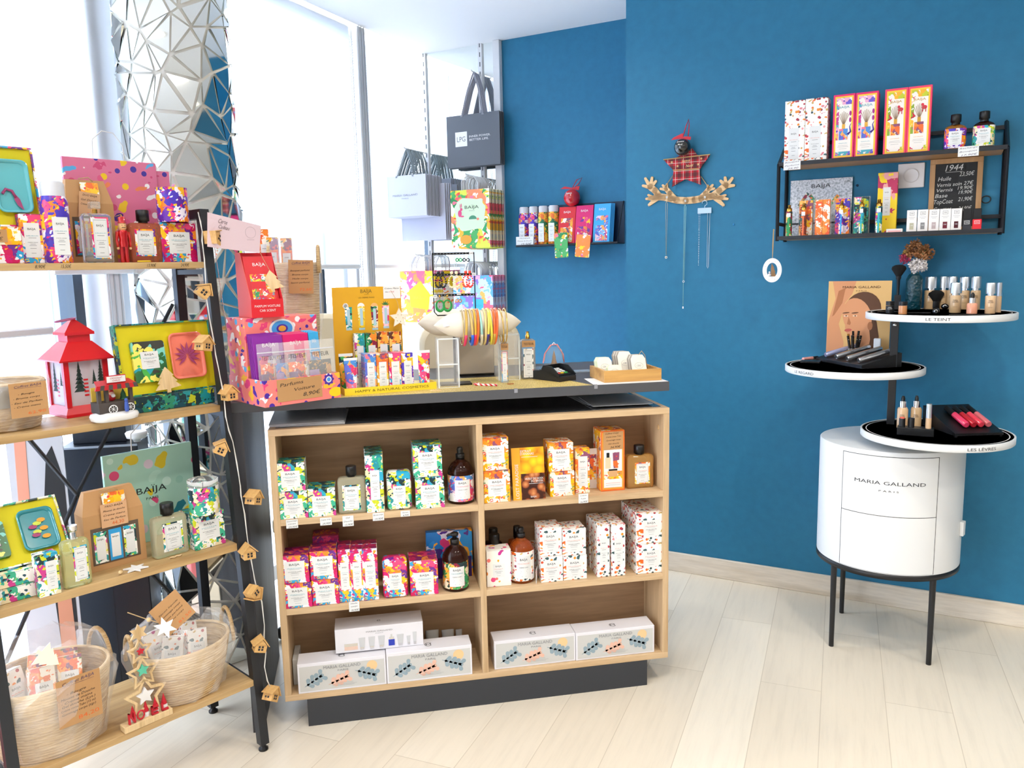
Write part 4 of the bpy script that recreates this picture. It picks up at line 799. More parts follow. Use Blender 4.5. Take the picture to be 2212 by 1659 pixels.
carton('perfume_box', w, h, .035, YF, 'tall yellow box with red branches on the lower wall shelf', 'box', P, W_.a, fam=('YUZU', 'BRUME'), col=OCHRE, lf=(.28, .66, .30, .76))
P, w, h = lfit(1060, 1195, 1325, 1292, -.15); b = MB(); b.box(-w / 2, w / 2, 0, .05, 0, h, WHITE, .001); b.box(-w * .4, w * .4, -.0005, 0, h * .2, h * .6, mat('soft_pink', 'f0b8b8', .6)); tag(b.build('small_box', loc=P, rz=W_.a), 'small flat white box with pink band lying on the lower wall shelf', 'box')
# chalkboard
P, w, h = lfit(1402, 1842, 1290, 700, -.03)
r = thing('chalkboard', 'small oak framed chalkboard with handwritten price list headed 1944', 'chalkboard', P, W_.a); fo = wood('chalk_frame_oak', 'b48a5e', 'c39a6e', 'a57c50', 'z', .6)
b = MB(); fw = .018; tl_ = rot('X', -.03); b.push(tl_)
for q in ((-w / 2, w / 2, h - fw, h), (-w / 2, w / 2, 0, fw), (-w / 2, -w / 2 + fw, fw, h - fw), (w / 2 - fw, w / 2, fw, h - fw)): b.box(q[0], q[1], 0, .012, q[2], q[3], fo, .001)
b.pop(); b.build('frame', r); b = MB(); b.push(tl_); b.box(-w / 2 + fw, w / 2 - fw, .004, .007, fw, h - fw, mat('slate', '26282a', .7)); b.pop(); b.build('slate', r)
b = MB(); b.push(tl_); chk = mat('chalk', 'd0d0cc', .9); ya = .0034; g = lambda X, Z: ((X - 1622) / 440 * w, h * (1 - (Z - 700) / 590))
for s_, X, Z, ww, hh in (('1944', 1605, 775, 150, 50), ('Huile', 1528, 860, 110, 34), ('23,50€', 1712, 830, 125, 34), ('Vernis soin 27€', 1620, 905, 300, 30), ('Vernis', 1535, 950, 135, 28), ('19,90€', 1706, 940, 130, 28), ('Base', 1507, 995, 105, 32), ('19,90€', 1710, 975, 120, 28), ('TopCoat', 1528, 1048, 160, 36), ('21,90€', 1710, 1030, 120, 32), ('Gouttes', 1523, 1103, 150, 36), ('24,90€', 1712, 1105, 110, 34)):
  X_, Z_ = g(X, Z); b.text(s_, X_, Z_, hh / 590 * h, ya, chk, w=ww / 440 * w, shear=.25, a=.03)
X_, Z_ = g(1605, 810); b.rect(X_ - w * .16, X_ + w * .16, Z_, Z_ + .0012, ya, chk); b.pop(); b.build('chalk_writing', r)
# nail polish boxes
NC = ['b8b49a', '8a8a8c', 'b8a8a8', '6a1a2c', '4a1220']
r0 = None
for i, (a, c, yb, yt) in enumerate(((1228, 1312, 1314, 1137), (1318, 1405, 1310, 1132), (1412, 1498, 1307, 1130), (1502, 1595, 1304, 1126), (1598, 1686, 1301, 1122))):
  P, w, h = lfit(a, c, yb, yt, -.15)
  r = thing('nail_polish_box', 'white nail polish box with %s window, %s of five on the lower wall shelf' % (('pale olive', 'grey', 'pale mauve', 'dark red', 'maroon')[i], ('first', 'second', 'third', 'fourth', 'fifth')[i]), 'nail polish', P, W_.a, 'nail polish boxes on the lower wall shelf')
  b = MB(); b.box(-w / 2, w / 2, 0, .02, 0, h, WHITE, .0006); b.build('carton', r)
  b = MB(); b.box(-w * .2, w * .2, -.0004, 0, h * .12, h * .42, mat('polish_%d' % i, NC[i], .25)); b.box(-w * .24, w * .24, -.0003, 0, h * .76, h * .92, GREY); b.box(-w * .21, w * .21, -.0005, 0, h * .775, h * .905, WHITE); b.text('1944', 0, h * .84, h * .06, -.0007, INK, w=w * .28)
  b.rect(-w * .32, w * .32, h * .66, h * .67, -.0004, GREY); b.rect(-w * .2, w * .2, h * .6, h * .61, -.0004, GREY); b.text('1944', 0, h * .3, h * .06, -.0006, CARD, w=w * .24); b.build('printed_front', r)
for i, (a, c, yb, yt) in enumerate(((1694, 1768, 1298, 1122), (1778, 1855, 1294, 1122))):
  P, w, h = lfit(a, c, yb, yt, -.14); pc = mat(('polish_clear', 'polish_red')[i], ('3a3c42', 'e8303c')[i], .15)
  r = thing('nail_polish_bottle', ('smoky nail polish bottle with square black cap beside the red one', 'bright red nail polish bottle with square black cap, right end of the lower wall shelf')[i], 'nail polish', P, W_.a)
  b = MB(); b.box(-w / 2, w / 2, 0, w, 0, h * .5, pc, .0015); b.build('bottle_body', r)
  b = MB(); b.box(-w * .3, w * .3, -.0005, 0, h * .28, h * .44, CARD); b.box(-w * .26, w * .26, -.0007, 0, h * .3, h * .42, pc); b.text('1944', 0, h * .36, h * .06, -.0009, CARD, w=w * .4); b.build('printed_logo', r)
  b = MB(); b.box(-w * .45, w * .45, w * .05, w * .95, h * .5, h, BLACK, .001); b.build('cap', r)
# socket
A = wl(*U4(1160, 760)); B_ = wl(*U4(1390, 745)); z1 = wl(*U4(1275, 748))[2]; z0 = wl(*U4(1275, 950))[2]
r = thing('wall_socket', 'square white wall socket between the shelf tiers', 'socket', W_.w((A[0] + B_[0]) / 2, 0, (z0 + z1) / 2), W_.a); hw = (B_[0] - A[0]) / 2 * .97; sw = mat('socket_white', 'e4e2e4', .35)
b = MB(); b.box(-hw, hw, -.009, 0, -hw, hw, sw, .002); b.build('cover_plate', r)
b = MB(); b.push(tr(0, -.009, 0) @ rot('X', PI / 2)); R = hw * .58; b.lathe([(R, 0), (R, .004), (R * .88, .004), (R * .84, -.002), (.0001, -.002)], sw, 32, caps=False); b.pop()
for u, v_ in ((-.28, -.08), (.28, -.08)): b.push(tr(R * u, -.0072, R * v_) @ rot('X', PI / 2)); b.lathe([(.0001, 0), (.0026, 0)], BLACK, 12, caps=False); b.pop()
b.push(tr(0, -.0072, R * .3) @ rot('X', PI / 2)); b.lathe([(.0001, .001), (.0024, .001), (.0024, 0)], CHROME, 12, caps=False); b.pop(); b.build('socket_well', r)
for i, (u, v_, rr) in enumerate(((1895, 1048, .0145), (1838, 800, .010))):
  c_ = wl(*U4(u, v_), -.012); b = MB(); b.tube([(rr * math.cos(q), 0, rr * .85 * math.sin(q)) for q in [k * PI / 12 for k in range(24)]], .0022, BLACK, 6, closed=True)
  tag(b.build('hair_tie', loc=W_.w(c_[0], -.012, c_[2]), rz=W_.a), ('black elastic ring on the wall right of the chalkboard', 'black elastic ring just behind the chalkboard top corner')[i], 'hair tie')
for u, v_, q in ((820, 930, U4), (812, 884, U3)):
  c_ = wl(*q(u, v_)); b = MB(); b.push(rot('X', PI / 2)); b.lathe([(.0001, .002), (.0045, .002), (.005, 0)], mat('plug_navy', '14304a', .5) if q is U4 else mat('plug_blue', '1f7ab0', .5), 12); b.pop(); tag(b.build('wall_plug', loc=W_.w(c_[0], 0, c_[2]), rz=W_.a), 'dark wall plug left in the wall behind the lower shelf' if q is U4 else 'small blue wall plug on the bare wall right of the necklaces', 'wall plug')
# ================================================================ hanging decorations
def U3w(u, v_, y=0): return wl(*U3(u, v_), y)
o0 = U3w(440, 690); O_ = W_.w(o0[0], 0, o0[2]); sc_ = (U3w(540, 690)[0] - U3w(440, 690)[0]) / 100
g3 = lambda u, v_: (lambda p: (p[0] - o0[0], p[2] - o0[2]))(U3w(u, v_))
AY = -.006
an = thing('antler_hanger', 'pale plywood antler shaped hanger on the blue wall holding necklaces', 'wall decoration', O_, W_.a)
b = MB()
def stroke(P, r0, r1):
  P = [g3(*p) for p in P]
  for i in range(len(P) - 1):
    (x0, z0), (x1, z1) = P[i], P[i + 1]; a = math.atan2(z1 - z0, x1 - x0); n = len(P) - 1; ra = (r0 + (r1 - r0) * i / n) * sc_; rb = (r0 + (r1 - r0) * (i + 1) / n) * sc_
    b.prism(arc(x1, z1, rb, a - PI / 2, a + PI / 2, 8) + arc(x0, z0, ra, a + PI / 2, a + 3 * PI / 2, 8), AY, 0, PLY)
stroke([(215, 665), (270, 672), (320, 682), (370, 694), (440, 698), (510, 692), (560, 682), (610, 668), (660, 662)], 26, 26)
stroke([(235, 668), (200, 620), (165, 592)], 24, 24)
for q in ((108, 582), (126, 526), (178, 520), (206, 548)): stroke([(165, 596), q], 16, 10)
stroke([(235, 672), (160, 680)], 24, 16); stroke([(190, 678), (150, 655)], 14, 9); stroke([(190, 678), (134, 684)], 14, 9); stroke([(215, 680), (156, 730)], 20, 11)
stroke([(345, 678), (315, 640), (288, 606)], 24, 18)
for q in ((245, 606), (262, 580), (294, 572)): stroke([(290, 612), q], 12, 9)
stroke([(645, 664), (700, 620), (752, 578)], 24, 24)
for q in ((712, 545), (746, 520), (802, 524), (814, 580)): stroke([(755, 585), q], 16, 10)
stroke([(645, 664), (720, 676)], 24, 16); stroke([(700, 676), (748, 656)], 14, 9); stroke([(700, 678), (764, 684)], 14, 9); stroke([(670, 676), (732, 732)], 20, 11)
stroke([(560, 678), (595, 640), (618, 608)], 24, 18)
for q in ((660, 604), (648, 578), (612, 582)): stroke([(618, 612), q], 12, 9)
b.build('antler_plate', an)
b = MB(); 
for P in (((285, 585), (350, 495)), ((615, 590), (560, 510))):
  (x0, z0), (x1, z1) = g3(*P[0]), g3(*P[1]); b.tube([(x0, AY - .003, z0), (x1, AY - .003, z1)], .0016, TWINE, 6); b.ball((x0, AY - .004, z0), .0045, TWINE, 8)
  b.build('twine_knot', an); b = MB()
for q in ((293, 672), (437, 700), (590, 672)):
  x0, z0 = g3(*q); b = MB(); b.box(x0 - .0038, x0 + .0038, AY - .001, AY - .0004, z0 - .0042, z0 + .0042, CARD); b.text('25€', x0, z0, .003, AY - .0013, PEN, w=.006, a=.3); b.build('price_sticker', an)
for q in ((155, 748), (730, 752)):
  x0, z0 = g3(*q); b = MB(); b.tube([(x0, AY, z0 + .008), (x0, AY - .002, z0), (x0, AY - .005, z0 + .002)], .0008, CHROME, 5); b.build('small_hook', an)
# star
pl = mat('tartan', 'b01f2e', .8); t = NT(pl); sp = t.n('ShaderNodeSeparateXYZ'); t.l(t.mp((1, 1, 1)), sp.inputs[0])
def stripes(axis, per, wd, off=0.0):
  m_ = t.math('FRACT', t.math('ADD', t.math('MULTIPLY', sp.outputs[axis], 1 / per), off)); return t.math('LESS_THAN', m_, wd)
c_ = t.mix(t.math('MULTIPLY', stripes(0, .034, .42), .6), 'b8202f', '1d2a2c'); c_ = t.mix(t.math('MULTIPLY', stripes(2, .034, .42), .55), c_, '1d2a2c')
c_ = t.mix(t.math('MULTIPLY', stripes(0, .034, .05, .3), .7), c_, 'e8e2d6'); c_ = t.mix(t.math('MULTIPLY', stripes(2, .034, .05, .3), .7), c_, 'e8e2d6'); t.l(c_, t.b.inputs['Base Color'])
s0 = U3w(445, 450); g4 = lambda u, v_: (lambda p: (p[0] - s0[0], p[2] - s0[2]))(U3w(u, v_))
sr = thing('tartan_star', 'red tartan star reading Joyeux Noël hanging above the antlers', 'star', W_.w(s0[0], -.012, s0[2]), W_.a)
b = MB(); b.prism([g4(*q) for q in ((497, 293), (540, 352), (636, 342), (552, 458), (563, 576), (440, 533), (340, 592), (352, 466), (275, 382), (375, 365))], -.006, 0, pl); b.build('star_plate', sr)
gd = mat('gilt_wood', 'ecc98c', .5)
for P in (((275, 382), (636, 342)), ((350, 464), (552, 452))):
  b = MB(); (x0, z0), (x1, z1) = g4(*P[0]), g4(*P[1]); b.tube([(x0, -.008, z0), (x1, -.008, z1)], .0022, gd, 4); b.build('wooden_strip', sr)
b = MB(); x0, z0 = g4(450, 392); b.text('Joyeux', x0, z0, .011, -.0085, gd, w=.040, shear=.3, a=.06); x0, z0 = g4(478, 428); b.text('Noël', x0, z0, .011, -.0085, gd, w=.032, shear=.3, a=.06); b.build('gilt_lettering', sr)
b = MB()
for q in ((340, 402), (568, 374), (385, 432), (545, 418)):
  x0, z0 = g4(*q); 
  for k in range(3): b.push(tr(x0, -.0085, z0) @ rot('Y', k * PI / 3)); b.box(-.0055, .0055, -.0006, 0, -.0006, .0006, gd); b.pop()
b.build('snowflakes', sr)
# black bauble
s0 = U3w(412, 282, -.045); rr = 65 * sc_ * .97
br_ = thing('christmas_bauble', 'glossy black bauble with red ribbon hanging over the tartan star', 'bauble', W_.w(s0[0], -.045, s0[2]), W_.a)
b = MB(); b.ball((0, 0, 0), rr, mat('bauble_black', '08090b', .06, coat=1), 28); b.build('ball', br_)
b = MB(); b.text('Joyeux', 0, rr * .55, rr * .2, -rr * .86, WHITE, w=rr * .9, shear=.2); b.text('Noël', 0, rr * .22, rr * .2, -rr * .99, WHITE, w=rr * .6, shear=.2); b.build('white_lettering', br_)
rb = mat('ribbon_red', 'c01a2c', .5); b = MB(); gb = lambda u, v_: ((u - 412) * sc_, (282 - v_) * sc_)
for P in (((412, 215), (438, 130), (458, 82), (462, 130), (455, 205)),): b.tube([(gb(*q)[0], 0, gb(*q)[1]) for q in P], .0022, rb, 6)
b.build('ribbon_loop', br_)
b = MB()
for P in (((412, 218), (325, 222), (345, 205), (415, 180), (420, 215)), ((412, 218), (475, 235), (478, 212), (430, 205))):
  b.prism([gb(*q) for q in P], -.004, -.002, rb)
b.build('ribbon_bow', br_)
# necklaces
gc = mat('fine_gold_chain', 'd9c496', .3, .9); gt = mat('turquoise_chain', '9fcfc4', .4); 
def chainp(b, P, r, m, n=None): b.tube([(g3(*q)[0], AY - .004, g3(*q)[1]) for q in P], r, m, 5)
k1 = thing('necklace', 'short gold necklace with a round pendant, leftmost under the antlers', 'necklace', O_, W_.a, 'necklaces hanging from the antlers'); b = MB(); chainp(b, ((293, 702), (287, 720), (289, 1122)), .0006, gc); chainp(b, ((293, 702), (301, 722), (291, 1122)), .0006, gc); b.build('chain', k1)
b = MB(); x0, z0 = g3(290, 1139); b.tube([(x0 + .0045 * math.cos(q), AY - .004, z0 + .0045 * math.sin(q)) for q in [k * PI / 10 for k in range(20)]], .0013, mat('pendant_cream', 'f0e6cc', .3), 6, closed=True); b.ball((x0, AY - .004, z0), .0018, GOLD, 8); b.build('pendant', k1)
k2 = thing('necklace', 'longest necklace with beaded strands and two white pendants, middle under the antlers', 'necklace', O_, W_.a, 'necklaces hanging from the antlers'); b = MB(); chainp(b, ((437, 728), (432, 745), (422, 1318)), .0009, gt); chainp(b, ((437, 728), (444, 745), (428, 1318)), .0009, gt); chainp(b, ((424, 1338), (421, 1512)), .001, gt); b.build('chain', k2)
b = MB(); x0, z0 = g3(425, 1327); b.tube([(x0 + .0038 * math.cos(q), AY - .004, z0 + .0038 * math.sin(q)) for q in [k * PI / 10 for k in range(20)]], .0012, WHITE, 6, closed=True); b.build('round_pendant', k2)
b = MB(); x0, z0 = g3(421, 1528); b.prism(arc(x0, z0 + .002, .0028, 0, PI, 8) + arc(x0, z0 - .003, .0028, PI, 2 * PI, 8), AY - .005, AY - .003, WHITE); b.build('drop_pendant', k2)
k3 = thing('necklace', 'pair of looped bead chains on a clear plastic hanger, rightmost under the antlers', 'necklace', O_, W_.a, 'necklaces hanging from the antlers')
cb = mat('clear_blue_plastic', 'bcd8ee', .15, alpha=.75)
b = MB(); A, B_ = g3(535, 757), g3(642, 795); b.box(A[0], B_[0], AY - .004, AY - .002, B_[1], A[1], cb, .0006); b.tube([(g3(*q)[0], AY - .003, g3(*q)[1]) for q in ((590, 757), (590, 740), (608, 725), (606, 706), (590, 698), (572, 706), (570, 720))], .0016, cb, 6); b.build('clear_hanger', k3)
for P in (((545, 795), (543, 1000), (541, 1200)), ((555, 795), (552, 1000), (542, 1200))):
  b = MB()
  for i in range(46):
    u = P[0][0] + (P[2][0] - P[0][0]) * i / 45; x0, z0 = g3(u, 795 + 405 * i / 45); b.ball((x0, AY - .005, z0), .0011, (CHROME, WHITE)[i % 2], 6)
  b.build('bead_strand', k3)
b = MB(); chainp(b, ((613, 795), (608, 1210), (613, 1224), (619, 1210), (631, 795)), .0009, mat('silver_chain', 'd8dde2', .3, .6)); b.build('chain', k3)
# oval ornament
s0 = U3w(1111, 1240, -DP - .012); k_ = (U3w(1186, 1240, -DP - .012)[0] - s0[0]) / 75
ov = thing('oval_ornament', 'white oval ring ornament with a tiny snow scene, hanging from the wall shelf corner', 'ornament', W_.w(s0[0], -DP - .012, s0[2]), W_.a)
n = 36; b = MB(); oa = [(75 * k_ * math.cos(2 * PI * i / n), 97 * k_ * math.sin(2 * PI * i / n)) for i in range(n)]; ia = [(42 * k_ * math.cos(2 * PI * i / n), 60 * k_ * math.sin(2 * PI * i / n) + 0 * k_) for i in range(n)]
for y_ in (-.003, 0): b.add([(x, y_, z) for x, z in oa + ia], [(i, (i + 1) % n, n + (i + 1) % n, n + i) for i in range(n)], WHITE)
b.add([(x, y_, z) for y_ in (-.003, 0) for x, z in oa], [(i, (i + 1) % n, n + (i + 1) % n, n + i) for i in range(n)], WHITE); b.add([(x, y_, z) for y_ in (-.003, 0) for x, z in ia], [(i, (i + 1) % n, n + (i + 1) % n, n + i) for i in range(n)], WHITE)
for i in range(8): q = PI / 8 + i * PI / 4; b.push(tr(58 * k_ * math.cos(q), -.0032, 78 * k_ * math.sin(q)) @ rot('X', PI / 2)); b.lathe([(.0001, 0), (.0011, 0)], GREY, 8, caps=False); b.pop()
b.box(-38 * k_, 38 * k_, -.004, .001, -58 * k_, -50 * k_, WHITE); b.build('oval_ring', ov)
b = MB(); tb = mat('tree_brown', '8a6a4a', .7); b.prism([(-6 * k_, -50 * k_), (34 * k_, -50 * k_), (20 * k_, -15 * k_), (26 * k_, -15 * k_), (12 * k_, 18 * k_), (16 * k_, 18 * k_), (-4 * k_, 56 * k_), (-10 * k_, 12 * k_)], -.002, 0, tb); b.build('tree', ov)
b = MB(); b.ball((-20 * k_, -.003, -36 * k_), 13 * k_, WHITE, 10); b.ball((-20 * k_, -.003, -16 * k_), 8 * k_, WHITE, 10); b.box(-26 * k_, -12 * k_, -.007, -.004, -32 * k_, -26 * k_, rb); b.build('snowman', ov)
b = MB(); b.tube([(0, -.0015, 97 * k_), (3 * k_, 0, 200 * k_), (4 * k_, .004, 318 * k_)], .0012, TWINE, 5); b.tube([(0, -.0015, 97 * k_), (-2 * k_, 0, 200 * k_), (0, .004, 325 * k_)], .0012, TWINE, 5); b.ball((3 * k_, .004, 322 * k_), .0032, TWINE, 8); b.build('twine', ov)
# ================================================================ MAKE-UP STAND
mc = Vector((2.138, .134, 0)); CRr = .238; Z0c, Z1c = .311, .755
msw = mat('stand_white', 'dddfe0', .35); msb = mat('stand_black', '17181b', .4)
ms = thing('makeup_stand', 'round white make-up stand with three offset round trays and thin black legs', 'display stand', mc, W_.a)
b = MB(); b.lathe([(CRr, Z0c + .02), (CRr, Z1c - .003), (CRr - .003, Z1c)], msw, 96); b.build('cabinet_drum', ms)
b = MB(); b.lathe([(CRr - .004, Z0c), (CRr + .001, Z0c), (CRr + .001, Z0c + .02), (CRr - .004, Z0c + .02)], msb, 96); b.build('base_ring', ms)
# drawer fronts: curved panels, centre direction from pixels
def ang_of(px, py):      # angle on the drum of the visible point
  d = ray(px, py); o = CAM - mc; a_ = d.x ** 2 + d.y ** 2; b_ = 2 * (o.x * d.x + o.y * d.y); c_ = o.x ** 2 + o.y ** 2 - CRr ** 2; tt = (-b_ - math.sqrt(b_ * b_ - 4 * a_ * c_)) / (2 * a_); p = CAM + d * tt; l_ = W_.loc(p); m_ = W_.loc(mc); return math.atan2(l_[1] - m_[1], l_[0] - m_[0]), p.z
(aL, zA), (aR, zB), (aL2, zm1), (aR2, zm2), (aR3, zb_) = ang_of(*U6(240, 268)), ang_of(*U6(828, 314)), ang_of(*U6(224, 620)), ang_of(*U6(802, 682)), ang_of(*U6(786, 1036))
aL3 = ang_of(*U6(208, 962))[0]; a0, a1 = (aL + aL2 + aL3) / 3, (aR + aR2 + aR3) / 3
if a1 < a0: a1 += 2 * PI
zt1, zmid, zbot = (zA + zB) / 2, (zm1 + zm2) / 2, Z0c + .022
def curved(b, a0, a1, z0, z1, R, m, n=24, t_=.0): 
  v = []; 
  for i in range(n + 1):
    a = a0 + (a1 - a0) * i / n; v += [(R * math.cos(a), R * math.sin(a), z0), (R * math.cos(a), R * math.sin(a), z1)]
  return b.add(v, [(2 * i, 2 * i + 2, 2 * i + 3, 2 * i + 1) for i in range(n)], m, True)
def curved_box(b, a0, a1, z0, z1, R, t_, m, n=24):
  curved(b, a0, a1, z0, z1, R + t_, m, n)
  for z in (z0, z1): b.add([((R + k * t_) * math.cos(a0 + (a1 - a0) * i / n), (R + k * t_) * math.sin(a0 + (a1 - a0) * i / n), z) for i in range(n + 1) for k in (0, 1)], [(2 * i, 2 * i + 2, 2 * i + 3, 2 * i + 1) for i in range(n)], m)
  for a in (a0, a1): b.add([((R + k * t_) * math.cos(a), (R + k * t_) * math.sin(a), z) for k, z in ((0, z0), (1, z0), (1, z1), (0, z1))], [(0, 1, 2, 3)], m)
gp = .0022 / CRr; dkl = mat('shadow_gap_black', '1c1d20', .7)
b = MB(); curved(b, a0 - gp, a1 + gp, zbot, zt1 + .002, CRr + .0004, dkl); b.build('drawer_gap', ms)
drw = []
for z0, z1 in ((zmid + .0014, zt1), (zbot + .001, zmid - .0008)):
  b = MB(); curved_box(b, a0 + gp * .2, a1 - gp * .2, z0, z1, CRr, .0012, msw); drw.append(b.build('drawer_front', ms))
def wraptext(s_, am, z, h, w, R, m):
  b = MB(); b.text(s_, 0, z, h, 0, m, w=w); b.v = [(R * math.cos(am + v[0] / R), R * math.sin(am + v[0] / R), v[2]) for v in b.v]; return b
am, zz = ang_of(*U6(520, 472)); w_ = (ang_of(*U6(740, 490))[0] - ang_of(*U6(300, 448))[0]) * CRr
wraptext('MARIA GALLAND', am, zz, .0125, w_, CRr + .0016, INK).build('brand_lettering', drw[0])
am2, z2 = ang_of(*U6(514, 520)); wraptext('P A R I S', am2, z2, .006, w_ * .27, CRr + .0016, INK).build('brand_lettering', drw[0])
b = MB(); aa, az = ang_of(*U6(950, 830)); b.push(rot('Z', aa)); b.box(CRr, CRr + .012, -.006, .02, zmid - .09, zmid - .04, msw, .001); b.pop(); b.build('hinge_plate', ms)
for sx in (-1, 1):
  for sy in (-1, 1): b = MB(); b.lathe([(.0085, 0), (.0105, Z0c)], msb, 16, (sx * .158, sy * .158, 0)); b.build('leg', ms)
# pole and trays
RT = .236
trays = [(0, CAM + Vector((8.435, 10.492, -.764)) * RT), (1, CAM + Vector((7.453, 11.072, -1.583)) * RT), (2, CAM + Vector((8.135, 10.066, -2.46)) * RT)]
ml = W_.loc(mc); p0 = W_.loc(mc) ; p0 = (p0[0], p0[1] + .01, 0); pl_x = wl(1926, 860, p0[1])[0]
px_, py_ = pl_x - ml[0], p0[1] - ml[1]
b = MB(); b.box(px_ - .013, px_ + .013, py_ - .006, py_ + .006, Z1c, trays[0][1].z - .02, msb, .001); b.build('pole', ms)
gloss = mat('black_glass', '0c0e14', .04, spec=.6)
TZ = {}
for i, P in trays:
  l_ = W_.loc(P); cx_, cy_ = l_[0] - ml[0], l_[1] - ml[1]; z = P.z; rim = .0235
  tray = MB(); tray.lathe([(RT - .002, z - rim), (RT, z - rim + .002), (RT, z - .001), (RT - .002, z), (RT - .006, z), (RT - .006, z - .002)], msw, 96, (cx_, cy_, 0)); t_o = tray.build('tray', ms)
  b = MB(); b.lathe([(.0001, z - .002), (RT - .006, z - .002)], gloss, 96, (cx_, cy_, 0), caps=False); b.build('glass_inlay', t_o)
  b = MB(); b.lathe([(RT - .020, z - .0015), (RT - .017, z - .0015)], WHITE, 96, (cx_, cy_, 0), caps=False); b.build('white_line', t_o)
  TZ[i] = (P, z - .0015)
  u, v_, s_, ww = ((1150, 635, 'LE TEINT', 182), (182, 1007, 'LE REGARD', 130), (1470, 1567, 'LES LÈVRES', 200))[i]
  m_ = MB()
  def ang_t(px, py):
    d = ray(px, py); o = CAM - Vector((P.x, P.y, 0)); a_ = d.x ** 2 + d.y ** 2; b_ = 2 * (o.x * d.x + o.y * d.y); c_ = o.x ** 2 + o.y ** 2 - RT ** 2; tt = (-b_ - math.sqrt(max(b_ * b_ - 4 * a_ * c_, 0))) / (2 * a_); p = CAM + d * tt; q = W_.loc(p); return math.atan2(q[1] - l_[1], q[0] - l_[0]), p.z
  aa, az = ang_t(*U5(u, v_)); a_1 = ang_t(*U5(u - ww / 2, v_))[0]; a_2 = ang_t(*U5(u + ww / 2, v_))[0]
  tb_ = wraptext(s_, aa, z - rim * .5, .0098, abs(a_2 - a_1) * RT, RT + .0005, INK); tb_.v = [(x + cx_, y + cy_, zz_) for x, y, zz_ in tb_.v]; tb_.build('tray_lettering', t_o)
b = MB(); b.push(tr(px_, py_ - .007, trays[0][1].z - .045) @ rot('X', PI / 2)); b.lathe([(.0001, .003), (.006, .003), (.006, 0)], CHROME, 12); b.pop(); b.build('screw', ms)
# ---- cosmetics on the trays
def tfit(i, xl_, xr_, yb, yt, y=None):
  x, yy, w, h = fit(W_, TZ[i][1], U5, xl_, xr_, yb, yt, y)
  c_ = W_.loc(TZ[i][0]); r_ = RT - .012 - w / 2; dx_ = max(-r_, min(r_, x - c_[0])); m_ = math.sqrt(max(r_ * r_ - dx_ * dx_, 0))
  if yy > c_[1] + m_ or yy < c_[1] - m_: x, yy, w, h = fit(W_, TZ[i][1], U5, xl_, xr_, yb, yt, max(c_[1] - m_, min(c_[1] + m_, yy)))
  return W_.w(x, yy, TZ[i][1]), w, h
skin = mat('foundation_beige', 'c2a27a', .2, coat=.5); skin2 = mat('foundation_sand', 'd9b48c', .2, coat=.5); silv = mat('brushed_silver', 'c8cdd2', .3, .9); peach = mat('peach_serum', 'e09a7c', .2, coat=.5)
def lathed(nm, lab, cat, P, parts, group=None):
  r = thing(nm, lab, cat, P, W_.a, group)
  for pn, pr, m_ in parts: b = MB(); b.lathe(pr, m_, 20); b.build(pn, r)
  return r
def foundation(i, a, c, yb, yt, lab, col=skin, y=None):
  P, w, h = tfit(i, a, c, yb, yt, y); R = w / 2
  r = lathed('foundation_bottle', lab, 'foundation', P, (('bottle_body', [(R * .94, 0), (R, .002), (R, h * .56), (R * .9, h * .585)], col), ('collar', [(R * .7, h * .58), (R * .7, h * .655)], CHROME), ('cap', [(R * .98, h * .65), (R * .98, h * .97), (R * .9, h)], silv)))
  b = MB(); b.text('MARIA', 0, h * .42, R * .28, -R - .0006, INK, w=R * .8); b.text('GALLAND', 0, h * .37, R * .28, -R - .0006, INK, w=R * 1.0); b.rect(-R * .4, R * .4, h * .2, h * .205, -R - .0006, INK); b.build('label', r); return r
for k, (a, c, yt, yy) in enumerate(((1045, 1132, 325, 1), (1152, 1210, 323, 1), (1204, 1282, 323, 1), (1292, 1372, 326, 1), (1376, 1450, 323, 1))):
  foundation(0, a, c, 552 - (3 if k in (1, 4) else 0), yt, 'silver capped beige foundation bottle, %s in the back row of five on the top tray' % ('first', 'second', 'third', 'fourth', 'fifth')[k])
foundation(0, 1226, 1312, 582, 367, 'silver capped foundation bottle standing alone in front of the back row of five')
foundation(0, 1480, 1560, 588, 368, 'silver capped foundation bottle at the right side of the top tray', skin2)
P, w, h = tfit(0, 1560, 1600, 580, 367); R = w / 2
lathed('concealer_tube', 'slim silver capped concealer tube at the right end of the top tray', 'concealer', P, (('tube_body', [(R, 0), (R, h * .55)], skin2), ('cap', [(R, h * .55), (R, h)], silv)))
P, w, h = tfit(0, 1350, 1430, 588, 437); R = w / 2
lathed('serum_bottle', 'short peach serum bottle with black dropper on the top tray', 'serum', P, (('bottle_body', [(R, 0), (R, h * .45), (R * .8, h * .5)], peach), ('collar', [(R * .6, h * .5), (R * .6, h * .74)], CHROME), ('dropper', [(R * .35, h * .74), (R * .38, h * .9), (R * .15, h)], BLACK)))
P, w, h = tfit(0, 772, 835, 585, 500); R = w / 2
r = lathed('cosmetic_jar', 'small all-black jar at the left of the top tray', 'jar', P, (('jar_body', [(R, 0), (R, h * .62)], BLACK), ('lid', [(R, h * .66), (R, h)], BLACK))); b = MB(); b.text('MARIA', 0, h * .5, R * .22, -R - .0005, CARD, w=R * .8); b.text('GALLAND', 0, h * .38, R * .22, -R - .0005, CARD, w=R * 1.1); b.build('label', r)
P, w, h = tfit(0, 863, 926, 592, 503); R = w / 2
lathed('cosmetic_jar', 'small caramel glass jar with black lid on the top tray', 'jar', P, (('jar_body', [(R, 0), (R, h * .68)], mat('caramel', 'c98a58', .2, coat=.5)), ('lid', [(R, h * .72), (R, h)], BLACK)))
P, w, h = tfit(0, 935, 1020, 545, 475); R = w / 2
